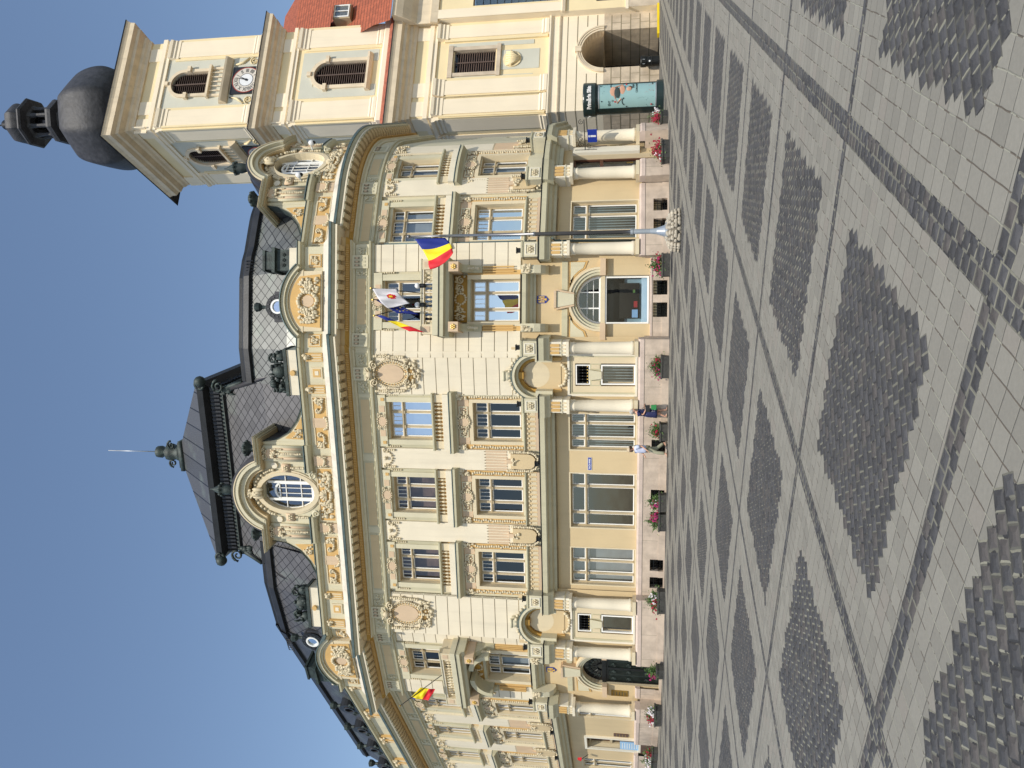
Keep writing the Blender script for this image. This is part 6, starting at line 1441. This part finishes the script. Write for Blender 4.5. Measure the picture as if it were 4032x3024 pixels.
for x, z in ((-.34, 2.62), (.62, 2.0), (-.55, .66)): S.blob(fP(x, z, .02), (.06, .02, .05), 'poster_red')
S.build('poster_picture', po_)
for t, sz, x, z, m in (('SÎNT', .17, -.42, 2.92, 'poster_text'), ('O', .15, -.30, 2.74, 'poster_text'), ('BABĂ', .15, .50, 1.62, 'poster_text'), ('COMUNISTĂ', .15, .42, 1.44, 'poster_text')): text_mesh(t, sz, fP, x, z, .018, m, 'poster_text', po_, .003, .8, .004)
S = MB(); rr = random.Random(5)
for x0, z0, n_, m in ((-.45, 1.35, 8, 'poster_text'), (.35, .98, 7, 'poster_red'), (.35, 3.28, 2, 'poster_text'), (.0, .55, 1, 'poster_text')):
    for k in range(n_): w = rr.uniform(.14, .30); S.box(fP, x0 - w, x0 + w, z0 - k * .075, z0 - k * .075 + .03, .012, .016, m)
S.build('poster_small_print', po_)
text_mesh('Primăria Sibiu', .30, Cyl(cA, .91, view + R(10)), .02, 4.03, .012, 'cctv_white', 'header_lettering', AD, .012, .78, .012)
text_mesh('Primăria Sibiu', .30, Cyl(cA, .91, view - R(112)), .02, 4.03, .012, 'cctv_white', 'header_lettering', AD, .012, .78, .012)
cB = (20.83, 50.2); BN = thing('litter_bin', 'black round litter bin beside the church arch', 'litter bin', (*cB, 0))
S = MB(); S.lathe((*cB, 0), [(.30, 0), (.33, .04), (.33, .42), (.35, .44), (.35, .50), (.33, .52), (.33, .84), (.36, .86), (.36, 1.14), (.32, 1.2), (.1, 1.24)], 'iron_black', 24); S.build('body', BN); fB_ = Cyl(cB, .36, -math.atan2(cB[0], cB[1]))
S = MB(); S.box(fB_, -.15, .15, .93, 1.07, .0, .01, 'galv'); S.blob(fB_(0.02, .62, -.02), (.06, .02, .06), 'cctv_white', 8, 5); S.build('opening', BN)
# hanging information sign
IS = thing('hanging_sign', 'small blue information sign with a white letter i on a scrolled iron bracket', 'sign', FE(5.15, 3.7, 0))
fs = Swap(FE, 5.15)
S = MB(); S.tube([fs(.0, 3.86), fs(1.62, 3.86)], .022, 'iron_black', 5); S.tube([fs(.06, 3.3), fs(.06, 4.35)], .02, 'iron_black', 5); volute(S, fs, .34, 4.02, 0, .16, 'iron_black', 1.6, 1, .016); volute(S, fs, .25, 3.66, 0, .13, 'iron_black', 1.6, 1, .015); volute(S, fs, 1.5, 4.0, 0, .13, 'iron_black', 1.4, 1, .015); volute(S, fs, .62, 4.04, 0, .14, 'iron_black', 1.2, -1, .015)
for a in (.55, 1.0): S.tube([fs(a, 3.86), fs(a, 3.72)], .012, 'iron_black', 4)
S.build('bracket', IS); S = MB(); S.box(fs, .46, 1.10, 3.28, 3.72, -.02, .02, 'blue_sign'); S.build('board', IS)
class Sd:
    curved = False
    def __init__(self, f, b): self.f = f; self.b = b
    def __call__(self, s, z, d=0): return self.f(s, z, -self.b - d)
text_mesh('i', .52, Sd(fs, .022), .78, 3.50, .004, 'cctv_white', 'letter', IS, .004, 1.3, .012)
SP = thing('street_name_plate', 'small blue enamel street name plate with white lettering on the yellow wall', 'sign', FC(-6.3, 3.4, 0))
S = MB(); S.box(FC, -6.62, -6.0, 3.39, 3.57, dC, dC + .02, 'blue_sign'); frame_rect(S, FC, -6.62, -6.0, 3.39, 3.57, .012, dC + .02, dC + .024, 'cctv_white'); S.build('plate', SP); text_mesh('PIAȚA MARE', .11, FC, -6.31, 3.48, dC + .024, 'cctv_white', 'lettering', SP, .003, .8, .003)

# flagpole on its rubble base
cP = (5.22, 26.5)
FP = thing('flagpole', 'tall slim steel flagpole standing on the low rubble mound', 'flagpole', (*cP, .4))
S = MB(); S.lathe((*cP, 0), [(.34, .42), (.34, .46), (.20, .52), (.11, .78), (.085, 1.0), (.085, 1.55), (.10, 1.58), (.10, 1.66)], 'galv', 16); S.build('socket', FP, False)
S = MB(); S.lathe((*cP, 0), [(.065, 1.6), (.06, 4.9), (.072, 4.92), (.072, 5.0), (.05, 5.02), (.048, 8.3), (.055, 8.32), (.04, 8.36), (.035, 9.42)], 'steel', 10); S.build('mast', FP, True)
S = MB(); S.blob((*cP, 9.47), .075, 'steel', 10, 7); S.build('finial', FP, True); S = MB(); S.tube([(cP[0] - .07, cP[1], 1.9), (cP[0] - .07, cP[1], 9.3)], .008, 'iron_black', 4); S.build('halyard', FP)
RM = MB(); rr = random.Random(3)
RM.lathe((*cP, 0), [(.66, -.02), (.62, .2), (.5, .38), (.25, .43)], 'mortar', 28)
for ring_, (r_, z_) in enumerate(((.68, .06), (.66, .17), (.61, .27), (.53, .35), (.42, .40), (.30, .43))):
    n = int(r_ * 2 * math.pi / .17)
    for k in range(n): a = 2 * math.pi * (k + rr.random() * .6) / n; RM.blob((cP[0] + r_ * math.cos(a), cP[1] + r_ * math.sin(a), z_), (rr.uniform(.06, .10), rr.uniform(.06, .10), rr.uniform(.05, .075)), 'rubble', 7, 5, rr.random() * 3)
o = RM.build('rubble_mound', None, False); tag(o, 'low round mound of pale rubble stones carrying the flagpole', 'stone base')

def flag(name, label, P, cols, amp=.06, seed=0, parent=None, emb=None):
    """cloth patch: P(u, v) -> point; u along the fly, v down the hoist; a real fold depth is added"""
    S = MB(); nu, nv = 26, 14; rr = random.Random(seed); ph = rr.random() * 6
    g_ = [[None] * (nv + 1) for _ in range(nu + 1)]
    for i in range(nu + 1):
        for j in range(nv + 1):
            u, v = i / nu, j / nv; p = Vector(P(u, v)); w = amp * min(1, u * 3 + .1); off = w * (math.sin(9 * u + 3.5 * v + ph) + .5 * math.sin(17 * u - 5 * v + ph))
            g_[i][j] = tuple(p + Vector((.25 * off, -off, .2 * off)))
    for i in range(nu):
        for j in range(nv):
            m = cols(i / nu, j / nv); S.quad([g_[i][j + 1], g_[i + 1][j + 1], g_[i + 1][j], g_[i][j]], m)
    o = S.build(name, parent, True)
    bm = bmesh.new(); bm.from_mesh(o.data); bmesh.ops.remove_doubles(bm, verts=bm.verts, dist=1e-5); bm.to_mesh(o.data); bm.free()
    md = o.modifiers.new('thickness', 'SOLIDIFY'); md.thickness = .006
    if label: tag(o, label, 'flag', 'flags')
    return o
tri = lambda u, v: 'flag_blue' if u < .34 else 'flag_yellow' if u < .67 else 'flag_red'
def bil(a, b, c, d):      # hoist top, fly top, hoist bottom, fly bottom
    a, b, c, d = map(Vector, (a, b, c, d)); return lambda u, v: (a * (1 - u) + b * u) * (1 - v) + (c * (1 - u) + d * u) * v
hx = cP[0] - .08; hy = cP[1]
o = flag('tricolour_flag', 'large blue, yellow and red flag flying from the tall flagpole', lambda u, v: (hx - u * (1.12 - .52 * v * v * 1.0), hy - .1 * u - .35 * u * v, 9.25 - 1.12 * v - u * (.60 - .25 * v) - .10 * math.sin(u * 3)), tri, .05, 2)
def pole_flag(f, s0, z0, d0, s1, z1, d1, name, label, flagf, fl_label, cols, seed):
    t = thing(name, label, 'flagpole', f(s0, z0, d0)); S = MB(); S.tube([f(s0, z0, d0), f(s1, z1, d1)], .022, 'iron_black', 6); S.blob(f(s1, z1, d1), .05, 'brass'); S.build('staff', t); flag('flag', fl_label, flagf, cols, .05, seed)
wcol = lambda u, v: 'flag_yellow' if (u - .45) ** 2 / .004 + (v - .55) ** 2 / .008 < 1 else 'flag_red' if (u - .45) ** 2 / .024 + (v - .55) ** 2 / .036 < 1 else 'flag_white'
pole_flag(FD, .05, 10.9, 1.0, .20, 13.05, 1.75, 'flag_staff', 'thin slanted staff carrying the white flag on the balcony', lambda u, v: FD(.19 - u * .85 + .18 * v * u, 12.98 - v * 1.02 - u * .30 - .35 * u * u, 1.72 - .25 * v), 'white flag with a round red emblem over the central balcony', wcol, 4)
ecol = lambda u, v: 'flag_yellow' if ((u * 7) % 1 - .5) ** 2 + ((v * 5) % 1 - .5) ** 2 < .02 and abs(math.hypot(u - .55, v - .5) - .28) < .09 else 'flag_blue'
pole_flag(FD, -.18, 10.9, 1.0, -.30, 13.0, 1.65, 'flag_staff', 'thin slanted staff carrying the plain blue flag on the balcony', lambda u, v: FD(-.30 - u * .62, 12.9 - v * (.5 + .35 * u) - u * 1.05, 1.55 - .3 * v), 'dark blue flag drooping behind the white flag on the balcony', ecol, 5)
pole_flag(FD, -.42, 10.9, 1.0, -1.0, 12.95, 1.6, 'flag_staff', 'thin slanted staff carrying the tricolour at the left end of the balcony', lambda u, v: FD(-.98 - u * .72, 12.9 - u * 1.5 - v * (.28 + .35 * u), 1.55 - .35 * u), 'narrow drooping tricolour flag at the left of the central balcony', tri, 6)
pole_flag(FB, -1.35, 11.0, .9, -2.55, 13.1, 2.0, 'flag_staff', 'slanted dark staff leaning out from the left balcony', lambda u, v: FB(-2.28 + .42 * (1 - v) - .05 * u, 12.62 - .50 * (1 - v) - u * (.75 + .25 * v), 1.72 - .35 * (1 - v)), 'yellow and red tricolour flag hanging from the left balcony staff', lambda u, v: 'flag_blue' if v > .86 and u < .3 else 'flag_yellow' if u < .58 else 'flag_red', 7)

# floodlights, cameras
def flood(f, s, z, d, where):
    S = MB(); S.box(f, s - .10, s + .10, z + .06, z + .22, d - .08, d + .08, 'iron_black'); S.box(f, s - .02, s + .02, z, z + .06, d - .02, d + .02, 'iron_black'); S.box(f, s - .13, s + .13, z + .20, z + .24, d - .10, d + .12, 'iron_black')
    tag(S.build('floodlight'), 'small black floodlight ' + where, 'floodlight', 'floodlights on the ledges')
for f, s, z, d, w in ((FE, 5.75, 6.5, .35, 'on the pedestal nearest the church'), (FE, 3.22, 6.5, .35, 'on the pedestal left of the corner door'), (FD, 1.99, 6.5, .4, 'on the pedestal right of the display window arch'), (FC, -.75, 6.5, .35, 'on the pedestal left of the display window arch'),
                      (FC, -3.37, 6.5, .35, 'on the pedestal above the seated pair of columns near the woman'), (FC, -6.22, 5.75, .35, 'on the ledge above the street name plate'), (FC, -9.96, 5.75, .35, 'on the ledge between the two left shop windows'), (FC, -13.11, 6.5, .35, 'on the pedestal right of the left round niche'),
                      (FC, -15.73, 6.5, .35, 'on the pedestal left of the left round niche'), (FB, -3.53, 6.5, .4, 'on the pedestal left of the iron portal'), (FA, -2.92, 5.75, .35, 'on the left wing ledge nearest the portal'), (FA, -6.90, 5.75, .35, 'on the left wing ledge farthest from the portal')): flood(f, s, z, d, w.replace('above the seated pair of columns near the woman', 'right above the walking woman'))
for s, z, w in ((3.65, 17.75, 'left of'), (6.25, 17.9, 'right of')):
    t = thing('security_camera', 'white dome security camera on the gable %s the corner oval window' % w, 'camera', FE(s, z, 0), 'security cameras'); S = MB(); S.tube([FE(s, z, 0), FE(s, z + .05, .4)], .035, 'cctv_white', 6); S.build('arm', t); S = MB(); S.blob(FE(s, z - .02, .48), (.15, .15, .17), 'cctv_white', 12, 8); S.blob(FE(s, z - .12, .50), (.10, .10, .12), 'screen_black', 10, 6); S.build('dome', t, True)
for s, w in ((.38, 'right'), (-.48, 'left')):
    t = thing('balcony_lamp', 'round white lamp with black socket on the central balcony rail, the %s one' % w, 'lamp', FD(s, 10.99, .9), 'lamps on the balcony rail'); S = MB(); S.lathe(FD(s, 10.72, 1.04), [(.07, 0), (.1, .1), (.09, .25), (.11, .28)], 'iron_black', 10); S.build('socket', t); S = MB(); S.blob(FD(s, 11.12, 1.04), (.13, .13, .13), 'cctv_white', 12, 8); S.build('globe', t, True)

S = MB(); S.tube([FA(-6.9, 4.0, 0), FA(-6.9, 4.45, .35)], .02, 'iron_black', 5); S.prism(FA, [(-7.05, 4.42), (-6.75, 4.38), (-6.85, 4.62)], .25, .38, 'flag_red'); tag(S.build('wall_pennant'), 'tiny red pennant on a short bracket high on the left wing wall', 'pennant')
# ---- flower planters
def planter(x, y, w, ang, seed, reds, label, fern=.35, dep=.42, h=.35):
    rr = random.Random(seed); c, s_ = math.cos(ang), math.sin(ang); f = Line((x, y), (c, s_)); t = thing('flower_planter', label, 'planter', (x, y, 0), 'flower planters along the wall')
    S = MB()
    for d0, d1, a, b in ((-dep / 2, dep / 2, -w / 2, w / 2),): S.prism(Swap(f, 0), [(-dep * .42, 0.0), (dep * .42, 0.0), (dep * .52, h), (-dep * .52, h)], -w / 2, w / 2, 'planter_box'); S.box(f, -w / 2 - .03, w / 2 + .03, h - .06, h + .01, -dep * .56, dep * .56, 'planter_box')
    S.build('box', t); L = MB()
    for k in range(760):
        a = rr.uniform(0, 6.28); r = abs(rr.gauss(0, .42)); q = Vector(f(r * math.cos(a) * w * .62, h - .04 + abs(rr.gauss(.14, .14)) - .12 * (r > .7) + fern * max(0, .5 - r) * rr.random(), r * math.sin(a) * dep * .8)); u = Vector((rr.uniform(-1, 1), rr.uniform(-1, 1), rr.uniform(-.3, 1))).normalized(); v = u.cross(Vector((rr.uniform(-1, 1), rr.uniform(-1, 1), .3))).normalized(); l_ = rr.uniform(.05, .12); ww = l_ * .3
        L.quad([q - v * ww, q + u * l_ * .5 - v * ww * .2, q + u * l_, q + u * l_ * .5 + v * ww], 'leaf' if rr.random() < .6 else 'leaf_light')
    if fern:
        for k in range(26):
            x0 = rr.uniform(-.4, .4) * w; u = Vector((rr.uniform(-.7, .7) * c, rr.uniform(-.5, .1), 1)).normalized(); p0 = Vector(f(x0, h, 0))
            for j in range(9): p = p0 + u * (.05 + .055 * j) + Vector((0, 0, -.003 * j * j)); sd = Vector((c, s_, 0)) * (.06 * (1 - j / 10)); L.quad([p - sd, p + Vector((0, 0, .025)), p + sd, p - Vector((0, -.01, .012))], 'leaf_light' if rr.random() < .6 else 'leaf')
    L.build('foliage', t); Pm = MB()
    for m, cx_, sp, n in reds:
        for k in range(n):
            q = f(cx_ * w + rr.gauss(0, sp) * w, h + abs(rr.gauss(.14, .10)), rr.gauss(.06, .10)); r_ = rr.uniform(.022, .04)
            for j in range(4): a = j * 1.57 + rr.random(); Pm.blob((q[0] + r_ * .7 * math.cos(a), q[1] - .01, q[2] + r_ * .7 * math.sin(a)), (r_ * .7, r_ * .35, r_ * .7), m, 5, 3)
    Pm.build('flowers', t)
red, wht, pnk = 'petal_red', 'petal_white', 'petal_pink'
angC = math.atan2(FC.t[1], FC.t[0]); angB = math.atan2(FB.t[1], FB.t[0]); angA = math.atan2(FA.t[1], FA.t[0])
planter(*FE(6.35, 0, .95)[:2], 1.0, .95, 1, ((red, -.15, .2, 90), (wht, .33, .1, 36)), 'planter of red and white petunias next to the advertising column', .1)
planter(*FE(3.72, 0, 1.05)[:2], 1.05, .48, 2, ((red, .05, .22, 150), (wht, -.2, .1, 12)), 'planter overflowing with crimson petunias in front of the corner door', .0)
planter(5.15, 33.6, .95, 0, 3, ((pnk, -.1, .18, 34), (red, .1, .2, 30)), 'planter with tall light green fern and pink flowers right of the display window', .55)
planter(.80, 33.75, .95, angC, 4, ((pnk, -.2, .15, 30), (red, .2, .2, 26)), 'planter with dense green foliage below the barred window', .5)
planter(-2.05, 34.6, .75, angC, 5, ((red, 0, .25, 26),), 'planter of small dark red flowers behind the walking woman', .2)
planter(-5.25, 35.15, .80, angC, 6, ((pnk, -.1, .15, 30), (wht, .0, .12, 10)), 'planter with feathery fern, right one of the pair below the wide window', .6)
planter(-6.15, 35.35, .80, angC, 7, ((pnk, .3, .15, 50), (red, .2, .2, 20)), 'planter with magenta flowers, left one of the pair below the wide window', .5)
planter(-9.85, 35.75, 1.1, angC, 8, ((red, -.1, .2, 44), (wht, .05, .15, 30)), 'planter of red and white flowers below the left shop window, fern on both sides', .45)
planter(-13.5, 36.9, .60, angB, 9, ((pnk, -.3, .15, 40),), 'small planter with purple petunias on the step of the iron portal', .3)
planter(-16.35, 38.75, 1.15, angB, 10, ((wht, .25, .12, 44), (wht, -.35, .1, 20), (red, -.1, .16, 60)), 'planter of white and red petunias left of the iron portal', .1)
planter(-20.3, 43.1, 1.0, angA, 11, ((red, .1, .2, 40), (wht, -.3, .1, 30)), 'planter with red flowers by the left wing doorway', .3)
planter(-21.3, 44.2, .9, angA, 12, ((wht, 0, .2, 60),), 'planter of white petunias at the left edge of the square', .3)

# ---- two people
def skin_mesh(name, pts, edges, m, parent, root=0, sub=1):
    bm = bmesh.new(); lay = bm.verts.layers.skin.verify(); vs = []
    for x, y, z, r in pts:
        v = bm.verts.new((x, y, z)); v[lay].radius = (r, r) if not hasattr(r, '__len__') else r; vs.append(v)
    vs[root][lay].use_root = True
    for a, b in edges: bm.edges.new((vs[a], vs[b]))
    me = bpy.data.meshes.new(name); bm.to_mesh(me); bm.free(); me.materials.append(MATS[m]); o = bpy.data.objects.new(name, me); COL.objects.link(o)
    if parent: o.parent = parent
    k = o.modifiers.new('skin', 'SKIN'); k.use_smooth_shade = True; s_ = o.modifiers.new('smooth', 'SUBSURF'); s_.levels = sub; s_.render_levels = sub
    return o
def person(label, loc, rot, H, J, male):
    t = thing('person', label, 'person', loc); t.rotation_euler = (0, 0, rot); ORG[t.name] = Vector((0, 0, 0)); k = H / 1.75
    P = []; E_ = []; ix = {}
    def add(n, p, r, par=None):
        P.append((p[0] * k, p[1] * k, p[2] * k, (r[0] * k, r[1] * k) if hasattr(r, '__len__') else r * k)); ix[n] = len(P) - 1
        if par is not None: E_.append((ix[par], ix[n]))
    add('pelvis', J['pelvis'], .125); add('waist', J['waist'], (.125, .10), 'pelvis'); add('chest', J['chest'], (.155, .11), 'waist'); add('shoulders', J['shoulders'], (.11, .085), 'chest'); add('neck', J['neck'], .052, 'shoulders')
    hd = J['head']; add('jaw', (hd[0] + .015, hd[1], hd[2] - .09), .066, 'neck'); add('head', hd, .092, 'jaw'); add('crown', (hd[0] - .015, hd[1], hd[2] + .06), .078, 'head'); add('nose', (hd[0] + .108, hd[1], hd[2] - .015), .014, 'head')
    for sd in 'LR':
        add('sh' + sd, J['sh' + sd], .058, 'shoulders'); add('el' + sd, J['el' + sd], .042, 'sh' + sd); add('wr' + sd, J['wr' + sd], .028, 'el' + sd); w = Vector(J['wr' + sd]); dr = (w - Vector(J['el' + sd])).normalized(); side = dr.cross(Vector((1, 0, .2))).normalized(); pm = w + dr * .06
        add('palm' + sd, pm, (.036, .020), 'wr' + sd)
        for q in range(4):
            b = pm + side * (q - 1.5) * .019 + dr * .03; L_ = (.068, .078, .072, .056)[q]; add('f%d%s' % (q, sd), b, .0095, 'palm' + sd); add('g%d%s' % (q, sd), b + dr * L_ * .5 + Vector((.012, 0, 0)), .0088, 'f%d%s' % (q, sd)); add('h%d%s' % (q, sd), b + dr * L_ + Vector((.03, 0, 0)), .0075, 'g%d%s' % (q, sd))
        add('th' + sd, w + dr * .03 + Vector((.035, 0, 0)), .011, 'palm' + sd); add('tt' + sd, w + dr * .075 + Vector((.05, 0, 0)), .009, 'th' + sd)
        add('hip' + sd, J['hip' + sd], .092, 'pelvis'); add('kn' + sd, J['kn' + sd], .060, 'hip' + sd); add('an' + sd, J['an' + sd], .040, 'kn' + sd); a_ = J['an' + sd]; add('toe' + sd, (a_[0] + .15, a_[1], a_[2] - .045), .034, 'an' + sd)
    skin_mesh('body', P, E_, 'skin', t); S = MB()
    for sy in (-1, 1):
        S.blob(((hd[0] + .088) * k, (hd[1] + sy * .032) * k, (hd[2] + .015) * k), .011 * k, 'screen_black', 6, 4); S.blob((hd[0] * k, (hd[1] + sy * .094) * k, (hd[2] - .01) * k), (.02 * k, .012 * k, .03 * k), 'skin', 6, 5)
    S.box(G0, (hd[0] + .075) * k, (hd[0] + .09) * k, (hd[2] - .062) * k, (hd[2] - .055) * k, -.02 * k, .02 * k, 'poster_red'); S.build('face', t)
    return t, k
mj = dict(pelvis=(0, 0, .95), waist=(.01, 0, 1.08), chest=(.02, 0, 1.28), shoulders=(.0, 0, 1.42), neck=(.03, 0, 1.52), head=(.06, 0, 1.63), shL=(.0, .19, 1.41), elL=(-.06, .24, 1.14), wrL=(.10, .25, .95), shR=(.0, -.19, 1.41), elR=(.06, -.25, 1.14), wrR=(.24, -.20, 1.02),
          hipL=(.02, .10, .88), knL=(.18, .10, .50), anL=(.22, .10, .09), hipR=(-.02, -.10, .88), knR=(-.06, -.10, .48), anR=(-.34, -.10, .14))
t, k = person('man in straw hat, pale lavender shirt and khaki trousers walking past the windows', (-2.78, 34.0, 0), R(200), 1.74, mj, True)
def sk(pts, edges, m, name): return skin_mesh(name, [(a * k, b * k, c * k, (r[0] * k, r[1] * k) if hasattr(r, '__len__') else r * k) for a, b, c, r in pts], edges, m, t)
sk([(0, 0, .86, .19), (.01, 0, 1.05, .19), (.02, 0, 1.28, .20), (.0, 0, 1.44, .13), (0, .21, 1.41, .10), (-.04, .25, 1.20, .088), (0, -.21, 1.41, .10), (.04, -.26, 1.20, .088)], [(0, 1), (1, 2), (2, 3), (3, 4), (4, 5), (3, 6), (6, 7)], 'shirt', 'shirt')
sk([(0, 0, .95, (.15, .13)), (.02, .10, .86, .112), (.18, .10, .50, .085), (.21, .10, .14, .075), (-.02, -.10, .86, .112), (-.06, -.10, .48, .085), (-.31, -.10, .19, .075)], [(0, 1), (1, 2), (2, 3), (0, 4), (4, 5), (5, 6)], 'trousers', 'trousers')
S = MB(); S.lathe((.05 * k, 0, 1.66 * k), [(.17 * k, .005), (.175 * k, .012), (.105 * k, .02), (.10 * k, .09 * k), (.085 * k, .115 * k), (.02, .12 * k)], 'straw', 20); S.build('sun_hat', t, True)
S = MB(); S.blob((.10 * k, 0, 1.56 * k), (.06, .07, .06), 'hair_brown', 8, 6); S.blob((-.03 * k, 0, 1.62 * k), (.09, .10, .09), 'hair_brown', 8, 6); S.build('hair', t, True)
S = MB()
for x, y, z in ((.27, .10, .04), (-.29, -.10, .08)): S.blob((x * k, y * k, z), (.15, .055, .045), 'shoe', 10, 6)
S.build('shoes', t, True)
S = MB(); S.tube([(-.1, .16, 1.44), (.14, .08, 1.3), (.17, -.1, 1.1), (.06, -.2, .98)], .016, 'bag_black', 5); S.tube([(-.1, .1, 1.46), (-.17, 0, 1.3), (-.14, -.12, 1.1), (.0, -.2, .98)], .016, 'bag_black', 5); S.build('shoulder_strap', t)
wj = dict(pelvis=(0, 0, .92), waist=(.01, 0, 1.06), chest=(.02, 0, 1.25), shoulders=(.01, 0, 1.40), neck=(.05, 0, 1.50), head=(.09, 0, 1.60), shL=(.01, .17, 1.39), elL=(-.02, .22, 1.12), wrL=(.22, .18, 1.08), shR=(.01, -.17, 1.39), elR=(-.03, -.22, 1.12), wrR=(.20, -.20, 1.02),
          hipL=(0, .09, .86), knL=(.08, .09, .48), anL=(.14, .09, .08), hipR=(0, -.09, .86), knR=(.0, -.09, .46), anR=(-.14, -.09, .10))
t, k = person('grey-haired woman in navy patterned dress with green bag walking past the planter', (-1.22, 34.2, 0), R(-12), 1.66, wj, False)
sk([(0, 0, .95, .19), (.01, 0, 1.10, .18), (.02, 0, 1.27, .19), (.0, 0, 1.42, .12), (0, .19, 1.38, .09), (-.01, .22, 1.20, .082), (0, -.19, 1.38, .09), (-.02, -.22, 1.20, .082)], [(0, 1), (1, 2), (2, 3), (3, 4), (4, 5), (3, 6), (6, 7)], 'dress_navy', 'dress')
S = MB(); S.lathe((0, 0, 0), [(.235, .50 * k), (.225, .62 * k), (.21, .85 * k), (.19, 1.0 * k), (.165, 1.08 * k)], 'dress_navy', 18, .95); S.build('skirt', t, True)
S = MB(); rr = random.Random(8)
for q in range(110): a = rr.uniform(0, 6.28); z = rr.uniform(.5, 1.2); r_ = .232 if z < .8 else .205 if z < 1 else .18; S.blob((r_ * math.cos(a) * k * .98, r_ * math.sin(a) * k * .9, z * k), (.02, .02, .012), 'flag_white' if q % 3 else 'shirt', 5, 3)
S.build('dress_pattern', t); S = MB(); S.blob((.05 * k, 0, 1.64 * k), (.115, .105, .115), 'hair_grey', 12, 8)
for q in range(40): a = rr.uniform(0, 6.28); b = rr.uniform(-.2, 1.4); S.blob(((.04 + .1 * math.cos(a) * math.cos(b)) * k, .1 * math.sin(a) * math.cos(b) * k, (1.64 + .1 * math.sin(b)) * k), .03, 'hair_grey', 5, 4)
S.build('hair', t, True); S = MB()
for x, y, z in ((.20, .09, .035), (-.09, -.09, .05)): S.blob((x * k, y * k, z), (.13, .045, .035), 'shoe', 10, 6)
S.build('sandals', t, True)
BG = MB(); wx = Matrix.Rotation(R(-12), 4, 'Z'); 
def wp(x, y, z): v = wx @ Vector((x, y, z)); return (v.x - 1.22, v.y + 34.2, v.z)
def bag(nm, x0, x1, z0, z1, y, m, label):
    S = MB(); vs = [wp(x, yy, z) for x, z in ((x0, z0), (x1, z0), (x1 - .02, z1), (x0 + .02, z1)) for yy in (y - .05, y + .05)]
    S.addf(vs, [(0, 2, 4, 6), (1, 7, 5, 3), (0, 1, 3, 2), (2, 3, 5, 4), (4, 5, 7, 6), (6, 7, 1, 0)], m); S.tube([wp(x0 + .05, y, z1), wp((x0 + x1) / 2, y, z1 + .16), wp(x1 - .05, y, z1)], .009, m, 5); tag(S.build(nm), label, 'bag')
bag('shopping_bag', .20, .42, .52, .74, -.20, 'bag_green', 'bright green bag hanging in front of the walking woman'); bag('handbag', .10, .40, .80, .98, -.19, 'bag_black', 'black handbag held by the walking woman')
